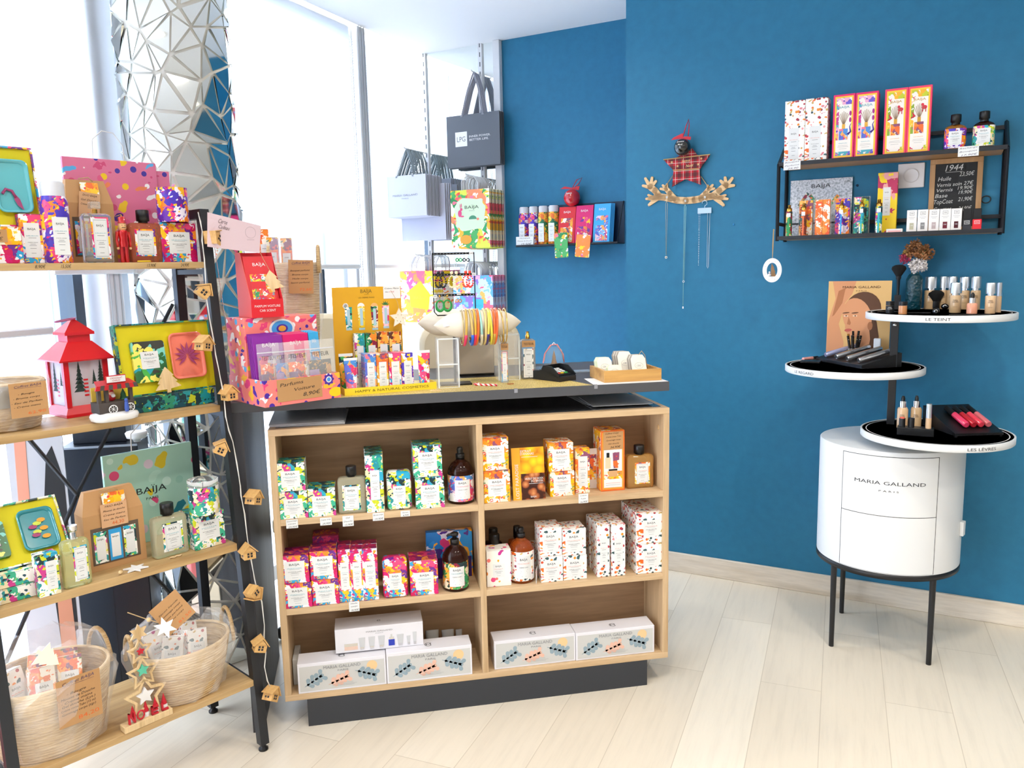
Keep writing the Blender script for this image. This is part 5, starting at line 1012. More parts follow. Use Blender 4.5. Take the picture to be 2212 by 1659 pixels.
r = lathed('chrome_pot', 'polished chrome pot with a ring handle on its lid on the top tray', 'pot', P, (('pot_body', [(R, 0), (R, h * .86), (R * .96, h)], CHROME),)); b = MB(); rr = R * .62; b.tube([(rr * math.cos(q), 0, h + rr + .002 + rr * math.sin(q)) for q in [k * PI / 12 for k in range(24)]], .0016, CHROME, 8, closed=True); b.build('ring_handle', r)
hairb = mat('brush_hair', '0a0a0b', .95)
P, w, h = tfit(0, 1066, 1190, 552, 420)
r = thing('kabuki_brush', 'wide black kabuki brush standing on the top tray', 'brush', P, W_.a); R = w / 2
b = MB(); b.lathe([(R * .42, 0), (R * .5, h * .1), (R * .5, h * .42)], msb, 20); b.build('handle', r); b = MB(); b.lathe([(R * .5, h * .42), (R * .98, h * .75), (R * .95, h * .86), (R * .6, h * .97), (R * .1, h)], hairb, 28); b.build('bristles', r)
P, w, h = tfit(0, 833, 880, 541, 455)
bh = thing('brush_stand', 'black block holding the tall powder brush upright on the top tray', 'brush holder', P, W_.a); b = MB(); b.box(-w / 2, w / 2, -w * .3, w * .3, 0, h, msb, .001); b.build('block', bh)
P2_, w2, h2 = tfit(0, 833, 942, 541, 238); P2 = Vector(P) + Vector((0, 0, h)); h2 -= h
r = thing('powder_brush', 'tall black powder brush standing in a block beside the vase', 'brush', P2, W_.a); R = w2 / 2; b = MB(); b.lathe([(R * .18, 0), (R * .24, h2 * .5), (R * .36, h2 * .55), (R * .36, h2 * .62)], msb, 16); b.build('handle', r); b = MB(); b.lathe([(R * .36, h2 * .62), (R, h2 * .86), (R * .9, h2 * .94), (R * .5, h2 * .99), (R * .1, h2)], hairb, 24); b.build('bristles', r)
for k, (a, c, yb, yt) in enumerate(((1106, 1160, 600, 545), (1168, 1226, 560, 516))):
  P, w, h = tfit(0, a, c, yb, yt); R = w / 2; r = thing('compact_lid', ('small round black knob shaped pot in front of the kabuki brush', 'small round black pot right of the kabuki brush')[k], 'pot', P, W_.a)
  b = MB(); b.ball((0, 0, h * .5), R, BLACK, 18, h / 2 / R); b.build('pot_body', r); b = MB(); b.push(tr(0, -R * .95, h * .5) @ rot('X', PI / 2)); b.lathe([(R * .5, 0), (R * .55, .001), (R * .4, .001)], CHROME, 18, caps=False); b.pop(); b.build('chrome_rim', r)
zt_ = TZ[0][1]
for k, (a, c, yb) in enumerate(((712, 880, 580), (930, 1100, 588), (1230, 1530, 602))):
  Pa, Pb = tfit(0, a, a + 4, yb, yb - 20)[0], tfit(0, c - 4, c, yb, yb - 20)[0]; b = MB(); L_ = (Pb - Pa).length; b.box(0, L_, 0, .012, 0, .0035, msb, .0006); tag(b.build('makeup_pencil', loc=(Pa.x, Pa.y, zt_), rz=math.atan2((Pb - Pa).y, (Pb - Pa).x)), ('flat black pencil lying at the left edge of the top tray', 'flat black applicator lying before the chrome pot', 'long flat black palette lying at the front of the top tray')[k], 'make-up')
# vase with flowers
P, w, h = tfit(0, 910, 1030, 548, 305)
vm = mat('teal_vase', '0a3a46', .3, coat=.2); t = NT(vm); vo = t.vor(t.mp((95, 95, 95)), 1); t.bump(vo.outputs['Distance'], .8, .004)
fv = thing('flower_vase', 'teal textured vase of dried and white flowers behind the top tray', 'vase', P, W_.a); R = w / 2
b = MB(); b.lathe([(R * .85, 0), (R, h * .08), (R, h * .85), (R * .8, h * .95), (R * .62, h)], vm, 28); b.build('vase_body', fv)
random.seed(11); kk = (wl(*U5(1030, 200), -.2)[0] - wl(*U5(910, 200), -.2)[0]) / 120
def blossom(u, v_, spr, n, m_, r_, nm):
  b = MB()
  for i in range(n):
    a = random.uniform(0, 2 * PI); e = random.uniform(-.9, 1); q = spr * random.uniform(.5, 1)
    c_ = ((u - 970) * kk + q * math.cos(a) * math.sqrt(1 - e * e) , random.uniform(-.6, .6) * spr - .005, h + (305 - v_) * kk + q * e)
    for k in range(4):
      b.push(tr(*c_) @ rot('Z', random.uniform(0, 6)) @ rot('X', random.uniform(-1.2, 1.2)) @ rot('Y', k * PI / 2)); b.add([(0, 0, 0), (r_ * .7, 0, r_ * .5), (r_ * 1.3, r_ * .2, 0), (r_ * .7, 0, -r_ * .5)], [(0, 1, 2, 3)], m_, True); b.pop()
  b.build(nm, fv)
brn = mat('dried_brown', 'a8744a', .8); wht = mat('petal_white', 'ece6e4', .6); pnk = mat('berry_pink', 'b83a5c', .6); och = mat('dried_ochre', 'b8934c', .8); sag = mat('sage_leaf', '6a7a52', .8)
blossom(995, 235, .030, 130, wht, .008, 'white_hydrangea'); blossom(965, 105, .036, 150, brn, .008, 'brown_flower_head'); blossom(1040, 140, .028, 80, brn, .008, 'brown_flower_head'); blossom(895, 175, .022, 90, pnk, .005, 'pink_berries'); blossom(900, 130, .01, 20, och, .006, 'ochre_buds'); blossom(1045, 130, .024, 40, sag, .006, 'sage_leaves'); blossom(1030, 95, .010, 16, och, .006, 'ochre_buds')
b = MB()
for u in (-.012, -.004, .005, .013): b.tube([(u * .4, 0, h * .8), (u * 1.6, 0, h + .05)], .0015, sag, 5)
b.build('stems', fv)
# middle tray
zt_ = TZ[1][1]; fr = W_
x, yy, w, h = fit(W_, zt_, U5, 345, 795, 880, 355, W_.loc(TZ[1][0])[1] + .17)
ps = thing('poster', 'tan poster of a woman with raised arm titled MARIA GALLAND PARIS on the middle tray', 'poster', W_.w(x, yy, zt_), W_.a)
tan = mat('poster_tan', 'd6ad70', .6); sk = mat('poster_skin', 'cc8e64', .6); sk2 = mat('poster_skin_dark', 'a96c44', .6); hr = mat('poster_hair', '5a3a26', .7); lp = mat('poster_lips', 'b8584c', .6)
b = MB(); b.push(rot('X', -.05)); b.box(-w / 2, w / 2, 0, .003, 0, h, tan); b.box(-w / 2, w / 2, -.0003, 0, 0, .004, WHITE); b.pop(); b.build('poster_board', ps)
b = MB(); b.push(rot('X', -.05)); gq = lambda u, v_: ((u - 570) / 450 * w, h * (1 - (v_ - 355) / 525))
def shp(P, m_, y_): b.add([(gq(*q)[0], y_, gq(*q)[1]) for q in P], [tuple(range(len(P)))], m_)
def ell(u, v_, a_, c_, m_, y_, th=0): b.add([(gq(u, v_)[0] + (a_ * math.cos(q) * math.cos(th) - c_ * math.sin(q) * math.sin(th)) / 450 * w, y_, gq(u, v_)[1] + (a_ * math.cos(q) * math.sin(th) + c_ * math.sin(q) * math.cos(th)) / 525 * h) for q in [k * PI / 12 for k in range(24)]], [tuple(range(24))], m_)
shp([(346, 640), (400, 470), (375, 355), (545, 355), (520, 440), (470, 500), (455, 560), (430, 640), (450, 700), (470, 760), (470, 860), (346, 860)], sk, -.0004)
shp([(420, 420), (470, 400), (450, 500), (395, 580), (380, 590)], sk2, -.0006)
shp([(600, 640), (690, 660), (720, 760), (790, 860), (450, 860), (560, 780)], sk, -.0005)
shp([(640, 600), (700, 620), (720, 720), (700, 860), (640, 860), (660, 740)], hr, -.00055)
ell(598, 545, 132, 118, hr, -.0007, .3); ell(560, 590, 100, 128, sk, -.0009, .45); ell(540, 660, 62, 70, sk, -.001, .3)
ell(655, 650, 18, 28, sk2, -.0011)
for u in (480, 545): ell(u, 585 + (545 - u) * .02, 17, 4.5, mat('poster_eye', 'e0c8b0', .6), -.0012); ell(u + 2, 585, 5, 4.5, hr, -.0014); ell(u, 565, 26, 4, hr, -.0013, .1)
shp([(500, 590), (490, 640), (512, 646), (518, 632)], sk2, -.0012); ell(500, 680, 26, 10, lp, -.0013, .1)
b.text('MARIA GALLAND', gq(583, 0)[0], gq(0, 395)[1], h * .03, -.0016, hr, w=w * .6); b.text('P A R I S', gq(583, 0)[0], gq(0, 420)[1], h * .016, -.0016, hr, w=w * .16); b.pop(); b.build('printed_portrait', ps)
# slanted mascara display
Pc = at_z(*U5(430, 965), zt_); L1, L2 = at_z(*U5(275, 925), zt_), at_z(*U5(600, 985), zt_)
md = thing('mascara_display', 'sloped black display holding four silver mascaras on the middle tray', 'display', (L1.x, L1.y, zt_), math.atan2((L2 - L1).y, (L2 - L1).x)); LW = (L2 - L1).length; DD = .16; HH = .05
b = MB(); b.add([(0, 0, 0), (LW, 0, 0), (LW, DD, 0), (0, DD, 0), (0, 0, .012), (LW, 0, .012), (LW, DD, HH), (0, DD, HH)], [(0, 1, 2, 3), (4, 5, 6, 7), (0, 1, 5, 4), (1, 2, 6, 5), (2, 3, 7, 6), (3, 0, 4, 7)], msb); b.build('sloped_base', md)
sl = math.atan2(HH - .012, DD)
mcl = [mat('mascara_lilac', 'b8bfe4', .2, .6), mat('mascara_silver', 'c9ccd2', .15, .9)]
for k in range(4):
  x0 = LW * (.16 + .24 * k); r = thing('mascara', 'silver mascara tube lying on the sloped display, %s from the left' % ('first, with a blue tint,', 'second', 'third', 'fourth')[k], 'mascara', (0, 0, 0), 0, 'mascaras on the sloped display')
  Mx = Matrix.Translation(md.location) @ rot('Z', md.rotation_euler.z) @ tr(x0, .01, .012 + .0115 + .002) @ rot('X', sl)
  r.matrix_basis = Mx
  b = MB(); b.push(rot('X', -PI / 2)); b.lathe([(.008, 0), (.0095, .004), (.0095, .085)], mcl[0 if k == 0 else 1], 18); b.pop(); b.build('cap', r)
  b = MB(); b.push(rot('X', -PI / 2)); b.lathe([(.0088, .085), (.0088, .14), (.006, .145)], mcl[1] if k else mcl[0], 18); b.pop(); b.build('tube_body', r)
# pencil cup and pencils
P, w, h = tfit(1, 500, 585, 880, 790, W_.loc(TZ[1][0])[1] + .13)
pc = thing('pencil_cup', 'small clear cup of eye pencils in front of the poster', 'cup', P, W_.a); R = max(w / 2, .016); b = MB(); b.lathe([(R, 0), (R, .05), (R - .0015, .05), (R - .0015, .002)], SHEET, 20, caps=False); b.build('cup_wall', pc)
for k in range(7):
  a = 2 * PI * k / 7; hh = random.uniform(.095, .118); b = MB(); cm_ = GOLD if k == 3 else BLACK
  b.tube([(R * .35 * math.cos(a), R * .35 * math.sin(a), .003), (R * 1.15 * math.cos(a), R * .7 * math.sin(a), hh)], .0042, cm_, 8); b.tube([(R * 1.0 * math.cos(a), R * .62 * math.sin(a), hh * .84), (R * 1.01 * math.cos(a), R * .625 * math.sin(a), hh * .86)], .0045, CHROME, 8)
  tag(b.build('eye_pencil', loc=P, rz=W_.a), 'gold eye pencil in the clear cup' if k == 3 else 'black eye pencil standing in the clear cup before the poster', 'pencil', 'eye pencils in the clear cup')
P1_ = tfit(1, 180, 184, 915, 900)[0]; P2_ = tfit(1, 246, 250, 915, 900)[0]
r = thing('lip_gloss', 'pink lip gloss lying at the left of the middle tray', 'lip gloss', (P1_.x, P1_.y, zt_ + .006), math.atan2((P2_ - P1_).y, (P2_ - P1_).x)); L_ = (P2_ - P1_).length
b = MB(); b.push(rot('Y', PI / 2)); b.lathe([(.006, 0), (.006, L_)], mat('gloss_pink', 'e8a49c', .2), 14); b.pop(); b.build('tube_body', r); b = MB(); b.push(rot('Y', PI / 2)); b.lathe([(.006, L_), (.006, L_ + .03)], BLACK, 14); b.pop(); b.build('cap', r)
P = at_z(*U5(235, 940), zt_); b = MB(); b.box(-.035, .035, -.02, .03, 0, .007, BLACK, .001); tag(b.build('eyeshadow_compact', loc=(P.x, P.y, zt_), rz=W_.a), 'flat black eyeshadow compact beside the sloped display', 'compact')
P, w, h = tfit(1, 684, 735, 870, 768, W_.loc(TZ[1][0])[1] + .12); b = MB(); b.box(-w / 2, w / 2, 0, .018, 0, h, mat('frosted_white', 'dfe3e8', .3), .002); tag(b.build('white_box', loc=P, rz=W_.a), 'small frosted white block behind the mascara display', 'box')
# lowest tray
zt_ = TZ[2][1]
P, w, h = tfit(2, 852, 1118, 1466, 1412)
ad = thing('acrylic_block', 'low black block with lipsticks and concealer on the lowest tray', 'display', P, W_.a); b = MB(); b.box(-w / 2, w / 2, 0, .045, 0, h, BLACK, .001); b.build('block', ad); BZ = zt_ + h; yb_ = W_.loc(P)[1]
def bfit(a, c, yt, dy=.012): x, yy, w, h = fit(W_, BZ, U5, a, c, 1412, yt, yb_ + dy); return W_.w(x, yy + w / 2, BZ), w, h
for k, (a, c, yt) in enumerate(((865, 912, 1332), (932, 978, 1340))):
  P, w, h = bfit(a, c, yt); R = w / 2; lathed('lipstick', ('black lipstick with coral red tip on the black block', 'closed all-black lipstick on the black block')[k], 'lipstick', P, (('case', [(R, 0), (R, h * (.86 if k == 0 else 1))], msb), ('bullet', [(R * .8, h * .86), (R * .8, h * .95), (R * .3, h)], mat('lip_coral', 'e0604c', .4))) if k == 0 else (('case', [(R, 0), (R, h)], msb),))
P, w, h = bfit(1056, 1100, 1238); R = w / 2; lathed('concealer_tube', 'slim silver capped concealer standing on the black block', 'concealer', P, (('tube_body', [(R, 0), (R, h * .42)], skin2), ('cap', [(R * .95, h * .42), (R * .95, h)], silv)))
for k, (a, c, yb, yt) in enumerate(((850, 930, 1405, 1178), (946, 1028, 1405, 1176))):
  P, w, h = tfit(2, a, c, yb, yt); R = w / 2
  r = lathed('dropper_bottle', ('peach foundation bottle with black dropper, left one on the lowest tray', 'olive beige foundation bottle with black dropper, right one on the lowest tray')[k], 'foundation', P, (('bottle_body', [(R, 0), (R, h * .58), (R * .8, h * .64)], (skin2, skin)[k]), ('collar', [(R * .6, h * .63), (R * .6, h * .84)], CHROME), ('dropper', [(R * .36, h * .84), (R * .36, h * .93), (R * .2, h)], BLACK)))
  b = MB(); b.text('MARIA', 0, h * .42, R * .26, -R - .0005, INK, w=R * .8); b.text('GALLAND', 0, h * .37, R * .26, -R - .0005, INK, w=R); b.build('label', r)
A, B_, C_ = at_z(*U5(1270, 1480), zt_), at_z(*U5(1618, 1470), zt_), at_z(*U5(1105, 1310), zt_)
LW = (B_ - A).length; aa = math.atan2((B_ - A).y, (B_ - A).x)
gp_ = thing('lip_gloss_display', 'sloped black display with four lip glosses on the lowest tray', 'display', (A.x, A.y, zt_), aa); DD = .20; HH = .075
b = MB(); b.add([(0, 0, .006), (LW, 0, .006), (LW, DD, .006), (0, DD, .006), (0, 0, .014), (LW, 0, .014), (LW, DD, HH), (0, DD, HH)], [(0, 1, 2, 3), (4, 5, 6, 7), (0, 1, 5, 4), (1, 2, 6, 5), (2, 3, 7, 6), (3, 0, 4, 7)], BLACK)
for xx in (.006, LW - .006): b.box(xx - .004, xx + .004, .003, .011, 0, .006, BLACK)
b.build('sloped_base', gp_); sl = math.atan2(HH - .014, DD)
for k, cl in enumerate(('d8365c', 'b01424', 'd83a4c', 'c8646a')):
  x0 = LW * (.34 + .155 * k); r = thing('lip_gloss', '%s lip gloss on the sloped display, %s from the left' % (('bright pink', 'dark red', 'coral red', 'dusty rose')[k], ('first', 'second', 'third', 'fourth')[k]), 'lip gloss', (0, 0, 0), 0, 'lip glosses on the sloped display')
  r.matrix_basis = Matrix.Translation(gp_.location) @ rot('Z', aa) @ tr(x0, .03, .014 + .0125 + (HH - .014) / DD * .03) @ rot('X', sl)
  b = MB(); b.push(rot('X', -PI / 2)); b.lathe([(.009, 0), (.0105, .003), (.0105, .075)], mat('gloss_%d' % k, cl, .12, coat=.8), 16); b.pop(); b.build('tube_body', r)
  b = MB(); b.push(rot('X', -PI / 2)); b.lathe([(.0095, .075), (.0095, .125)], BLACK, 16); b.pop(); b.build('cap', r)
# ================================================================ ON THE COUNTER
V1 = Q(860, 530, 7.373); V2 = Q(920, 660, 8.296); V3 = Q(1100, 720, 6.506); V4 = Q(0, 310, 6.146); V5 = Q(0, 1360, 5.547); V6 = Q(40, 700, 7.54); V7 = Q(800, 300, 6.381); V8 = Q(240, 1240, 5.925)
PINKF = floral('print_salmon_flowers', ['e0407c', 'f0c830', '4a2a9c', '5ab0e8', 'f6f0f2'], 32, ['e8467c', 'f0b838', 'f6f0f2', '4a2a9c', 'd83a7c', 'f0c830'], .66, bg='f4827c')
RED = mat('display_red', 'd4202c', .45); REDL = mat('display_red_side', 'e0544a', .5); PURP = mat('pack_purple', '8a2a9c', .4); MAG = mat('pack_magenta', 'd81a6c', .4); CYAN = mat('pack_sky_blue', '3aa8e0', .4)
A = at_z(*R5(480, 1592), CT); B_ = at_z(*R5(1068, 1508), CT); DSP = Frame(A, math.atan2((B_ - A).y, (B_ - A).x)); DWd = (B_ - A).length
lip = (DSP.hit(*R5(480, 1378), 0)[2] + DSP.hit(*R5(1062, 1320), 0)[2]) / 2
DD_ = DSP.loc(at_z(*R5(190, 1452), CT))[1]; DD_ = max(.15, min(DD_, .22)); tw = .002
cs = thing('scent_display', 'salmon floral cardboard counter display for car scents at the left counter end', 'display', DSP.w(0, 0, .0006), DSP.a)
b = MB(); b.box(0, DWd, 0, tw, 0, lip, PINKF); b.box(0, tw, tw, DD_, 0, lip, PINKF); b.box(DWd - tw, DWd, tw, DD_, 0, lip, PINKF); b.box(tw, DWd - tw, tw, DD_, 0, .002, PINKF); b.build('tray', cs)
bx0 = DSP.hit(*R5(240, 1100), .10)[0]; bx1 = DSP.hit(*R5(885, 1000), .10)[0]; bz = DSP.hit(*R5(560, 882), .10)[2]; bx0 = max(bx0, tw)
b = MB(); b.box(bx0, bx1, .10, DD_ - tw, .002, bz, PINKF, .001)
fx, fz = bx0 + (bx1 - bx0) * .5, bz - .035
for R_, m_, yy in ((.040, WHITE, .0994), (.033, mat('flower_blue', '4a9ae0', .5), .099), (.018, mat('flower_violet', '4a2a9c', .5), .0986), (.012, OCHRE, .0982)): b.add([(fx + R_ * math.cos(q), yy, fz + R_ * .7 * math.sin(q)) for q in [k * PI / 16 for k in range(32)]], [tuple(range(32))], m_)
b.build('raised_box', cs)
# kraft note stuck on the lip
n0, n1 = DSP.hit(*R5(575, 1480), -.001)[0], DSP.hit(*R5(922, 1430), -.001)[0]; nz = lip * .98; nh = lip * .85; nc = (n0 + n1) / 2
b = MB(); b.box(n0, n1, -.0012, -.0002, nz - nh, nz, KRAFT); W3 = n1 - n0
b.text('Parfums', n0 + W3 * .32, nz - nh * .22, nh * .16, -.0015, PEN, w=W3 * .52, shear=.2, a=.06); b.text('Voiture', n0 + W3 * .6, nz - nh * .48, nh * .15, -.0015, PEN, w=W3 * .46, shear=.2, a=.06); b.text('8,90€', n0 + W3 * .76, nz - nh * .76, nh * .18, -.0015, PEN, w=W3 * .4, shear=.2, a=.06); b.build('kraft_note', cs)
fl = MB(); ff = lambda u, v_: DSP.hit(*R5(u, v_), -.001)
c0 = ff(975, 1370)
for R_, m_, yy in ((.016, mat('flower_violet', '4a2a9c', .5), -.0004), (.009, WHITE, -.0008), (.006, mat('flower_blue', '4a9ae0', .5), -.0012)): fl.add([(c0[0] + R_ * (1 + (.12 * math.cos(8 * q) if R_ > .01 else 0)) * math.cos(q), yy, c0[2] + R_ * (1 + (.12 * math.cos(8 * q) if R_ > .01 else 0)) * math.sin(q)) for q in [k * PI / 32 for k in range(64)]], [tuple(range(64))], m_)
c0 = ff(1030, 1465); fl.add([(min(c0[0] + .022 * math.cos(q), DWd), -.0004, max(c0[2] + .014 * math.sin(q), .001)) for q in [k * PI / 16 for k in range(32)]], [tuple(range(32))], mat('flower_yellow', 'f0cc1c', .5)); fl.build('printed_flowers', cs)
# car-scent packs
def pack(P, rz, w, h, cl, lab, grp, pat, tilt=-.10):
  r = thing('scent_pack', lab, 'car scent', P, rz, grp)
  b = MB(); b.push(rot('X', tilt)); b.box(-w / 2, w / 2, 0, .004, 0, h, cl, .0006); b.pop(); b.build('card_sleeve', r)
  b = MB(); b.push(rot('X', tilt)); b.box(-w * .36, w * .36, -.0004, 0, h * .07, h * .70, pat); b.box(-w * .36, w * .12, -.0008, -.0004, h * .46, h * .58, cl); b.text('BAÏJA', 0, h * .86, h * .055, -.0006, WHITE, w=w * .42); b.pop(); b.build('printed_window', r); return r
n = 0
for (u0, u1, vt, cl, nm, cnt, pt) in ((392, 636, 1026, PURP, 'purple', 5, DELP), (640, 848, 1008, MAG, 'magenta', 4, DELIR), (850, 930, 994, CYAN, 'sky blue', 4, ISMAR)):
  y0 = .040; a0_, a1_ = DSP.hit(*R5(u0, 1150), y0)[0], DSP.hit(*R5(u1, 1150), y0)[0]; zt_ = DSP.hit(*R5((u0 + u1) / 2, vt), y0)[2]
  for k in range(cnt):
    yy = y0 + k * .0075; pack(DSP.w(max((a0_ + a1_) / 2 - k * .003, (a1_ - a0_) / 2 + .004), yy, .0032), DSP.a, a1_ - a0_ - .001, zt_ - .004 + k * .0015, cl, ('%s car scent pack at the front of the salmon display' % nm) if k == 0 else '%s car scent pack in the row behind the front one' % nm, '%s car scent packs' % nm if k else None, pt, -.12)
# tester bags
JNG = floral('print_dark_batik', ['1a2a26', 'c08a2c', '12201e', 'a83a2a', '1a2a26', 'd0a040'], 60)
for k, (u0, u1, v0, v1, pt) in enumerate(((405, 600, 1090, 1378, LOST), (545, 720, 1082, 1368, ISMAR), (640, 850, 1072, 1352, LOST), (800, 1024, 1058, 1330, JNG))):
  yy = .012 + (3 - k) * .006 if k < 3 else .010; a0_, a1_ = DSP.hit(*R5(u0, 1200), yy)[0], DSP.hit(*R5(u1, 1200), yy)[0]; zt_ = DSP.hit(*R5((u0 + u1) / 2, v0), yy)[2]; a0_ = max(a0_, .004); a1_ = min(a1_, DWd - .003); w = a1_ - a0_; h = zt_ - .003
  r = thing('tester_pouch', 'clear TESTEUR zip pouch in the salmon display, %s of four' % ('first from the left', 'second', 'third', 'rightmost')[k], 'pouch', DSP.w((a0_ + a1_) / 2, yy, .0032), DSP.a)
  b = MB(); b.push(rot('X', -.05)); b.box(-w / 2, w / 2, 0, .0008, 0, h, SHEET); b.box(-w / 2, w / 2, -.0006, .0012, h * .84, h * .86, mat('zip_strip', 'e4e6ee', .3, alpha=.7)); b.text('TESTEUR', 0, h * .76, h * .07, -.001, mat('marker', '4a4a52', .5), w=w * .62); b.pop(); b.build('zip_bag', r)
  b = MB(); b.push(rot('X', -.05)); b.box(-w * .38, w * .38, .0012, .002, h * .02, h * .66, pt, .0003); b.box(-w * .38, -w * .05, .0008, .0012, h * .36, h * .5, mat('card_lilac', 'b8a8cc', .5)); b.pop(); b.build('scent_card', r)
# red scent display on top
x0 = DSP.hit(*R5(360, 820), .10)[0]; x1 = DSP.hit(*R5(597, 810), .10)[0]; zb_ = bz; w = x1 - x0; zl_ = DSP.hit(*R5(470, 745), .10)[2]; ztp = DSP.hit(*R5(400, 382), .15)[2]
rd_ = thing('red_scent_display', 'red cardboard display reading PARFUM VOITURE CAR SCENT on the salmon box', 'display', DSP.w((x0 + x1) / 2, .085, zb_ + .001), DSP.a - .12); lz = zl_ - zb_; th = ztp - zb_; dd = .115
b = MB(); b.box(-w / 2, w / 2, 0, .0015, 0, lz, RED)
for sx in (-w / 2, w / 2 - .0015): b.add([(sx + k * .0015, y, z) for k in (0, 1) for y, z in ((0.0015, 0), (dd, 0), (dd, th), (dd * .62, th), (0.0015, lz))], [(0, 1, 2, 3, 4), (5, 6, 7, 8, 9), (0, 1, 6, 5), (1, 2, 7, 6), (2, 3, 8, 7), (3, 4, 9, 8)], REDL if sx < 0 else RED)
b.box(-w / 2 + .0015, w / 2 - .0015, dd - .0015, dd, 0, th, RED); b.box(-w / 2 + .0015, w / 2 - .0015, .0015, dd - .0015, 0, .0015, RED)
b.text('PARFUM VOITURE', 0, lz * .62, lz * .13, -.0006, WHITE, w=w * .8); b.text('CAR SCENT', 0, lz * .38, lz * .13, -.0006, WHITE, w=w * .5); b.build('display_box', rd_)
DM = Matrix.Translation(rd_.location) @ rot('Z', DSP.a - .12)
for k in range(6):
  P = DM @ Vector((0, .006 + .0062 * k, .0022)); pack(P, DSP.a - .12, w - .006, th * .97 - .001 * k, RED, 'red car scent pack, front one in the red display' if k == 0 else 'red car scent pack behind the front one in the red display', None if k == 0 else 'red car scent packs', LOST if k else floral('print_firework', ['f4d020', 'e8502a', '2a9a5a', 'f08a24', '4a9ac0', 'd4204c', 'f6f0e8'], 90), -.30)
# gift card
gcd = mat('pale_pink_card', 'dcc4cc', .5); P = DSP.w(*DSP.hit(*R5(235, 230), .13)[:2]); pts = [DSP.hit(*R5(*q), .13) for q in ((30, 66), (447, 172), (436, 385), (30, 335))]; mx_, mz_ = sum(p[0] for p in pts) / 4, sum(p[2] for p in pts) / 4
gk = thing('gift_card_poster', 'pale pink card reading Carte Cadeau leaning behind the red scent display', 'sign', DSP.w(mx_, .13 + .001, mz_), DSP.a)
for i in range(1): b = MB(); b.prism([(p[0] - mx_, p[2] - mz_) for p in pts], -.0006, .0006, gcd); b.build('card', gk)
b = MB(); gg_ = lambda u, v_: (lambda p: (p[0] - mx_, p[2] - mz_))(DSP.hit(*R5(u, v_), .13)); th_ink = mat('thin_ink', '6a5a60', .6)
b.text('Carte', *gg_(150, 140), .012, -.0012, th_ink, w=.026, shear=.4, a=-.2); b.text('Cadeau', *gg_(160, 185), .011, -.0012, th_ink, w=.032, shear=.4, a=-.2); c0 = gg_(365, 225)
b.tube([(c0[0] + .0155 * math.cos(q), -.001, c0[1] + .0155 * math.sin(q)) for q in [k * PI / 16 for k in range(32)]], .0002, th_ink, 3, closed=True)
b.rect(c0[0] - .012, c0[0] + .01, c0[1] - .0205, c0[1] - .0200, -.0012, th_ink); b.build('lettering', gk)
b = MB(); p0_ = pts[3]; b.tube([(p0_[0] + .02 - mx_, .002, p0_[2] + .01 - mz_), (p0_[0] + .04 - mx_, .004, lip - mz_ + .12)], .001, CHROME, 6); b.build('support_wire', gk)
# ---- woven basket kit
straw = mat('straw', 'c9a878', .8); t = NT(straw); v_ = t.mp((18, 18, 230)); n_ = t.noise(v_, 1.4, 4, .7); t.l(t.ramp(n_.outputs[0], [(.3, '9c7c54'), (.48, 'c9a878'), (.7, 'e2c89c')]), t.b.inputs['Base Color']); t.bump(n_.outputs[0], .7, .004)
straw2 = mat('pale_straw', 'dcc094', .8); t = NT(straw2); v_ = t.mp((18, 18, 160)); n_ = t.noise(v_, 1.4, 4, .7); t.l(t.ramp(n_.outputs[0], [(.3, 'b8966a'), (.5, 'dcc094'), (.7, 'eed8b2')]), t.b.inputs['Base Color']); t.bump(n_.outputs[0], .6, .004)
def basket(lab, P, rt, rb, h, rz=0, sy=.85, pale=1.0, handles=(), tag_=None, lean=0):
  r = thing('wicker_basket', lab, 'basket', P, rz); pr = []; N = int(h / .0075)
  def prof(z): q = z / h; return rb + (rt - rb) * (q ** .8)
  for k in range(N * 4 + 1): z = h * k / (N * 4); pr.append((prof(z) + .0022 * abs(math.sin(PI * k / 4)), z))
  cut = int(len(pr) * (1 - pale * .34)); b = MB(); b.lathe(pr[:cut + 1], straw, 48, caps=False, sy=sy); b.lathe(pr[cut:], straw2, 48, caps=False, sy=sy)
  pi = [(max(x - .006, .002), z + (.004 if i == 0 else 0)) for i, (x, z) in enumerate(pr)][::3]; b.lathe(pi, straw, 48, caps=False, sy=sy); b.lathe([(.0001, .0), (rb, 0)], straw, 48, caps=False, sy=sy); b.lathe([(.0001, .004), (rb - .005, .004)], straw, 48, caps=False, sy=sy)
  b.tube([((rt - .003) * math.cos(q), (rt - .003) * sy * math.sin(q), h) for q in [k * PI / 24 for k in range(48)]], .0045, straw2, 8, closed=True); b.build('woven_body', r)
  for a in handles:
    ca, sa = math.cos(a), math.sin(a); P_ = []
    for k in range(13): q = PI * k / 12; off = .045 * math.cos(q); P_.append((rt * ca - off * sa, rt * sy * sa + off * ca, h - .03 + .085 * math.sin(q)))
    b = MB(); b.tube(P_, .0055, straw, 8); b.build('handle', r)
  return r
def film(parent, rt, rb, h, top, sy=.85, seed=1, gather=None):
  random.seed(seed); b = MB(); n = 30; rows = [(rb * 1.05, .003), (rb * 1.12, h * .25), (rt * 1.03, h * .6), (rt * 1.07, h * .9), (rt * 1.05, h * 1.02), (rt * .98, h + top * .4), (rt * .8, h + top * .8), (rt * .55, h + top)]
  v = []; f = []
  for k, (rr, z) in enumerate(rows):
    for i in range(n): a = 2 * PI * i / n; q = rr * (1 + random.uniform(-.07, .07)); v.append((q * math.cos(a), q * sy * math.sin(a), z + (random.uniform(-.012, .012) if k > 3 else 0)))
  for k in range(len(rows) - 1):
    for i in range(n): j = (i + 1) % n; f.append((k * n + i, k * n + j, (k + 1) * n + j, (k + 1) * n + i))
  b.add(v, f, mat('cellophane', 'ffffff', .1, alpha=.2, spec=1)); b.build('clear_wrap', parent)
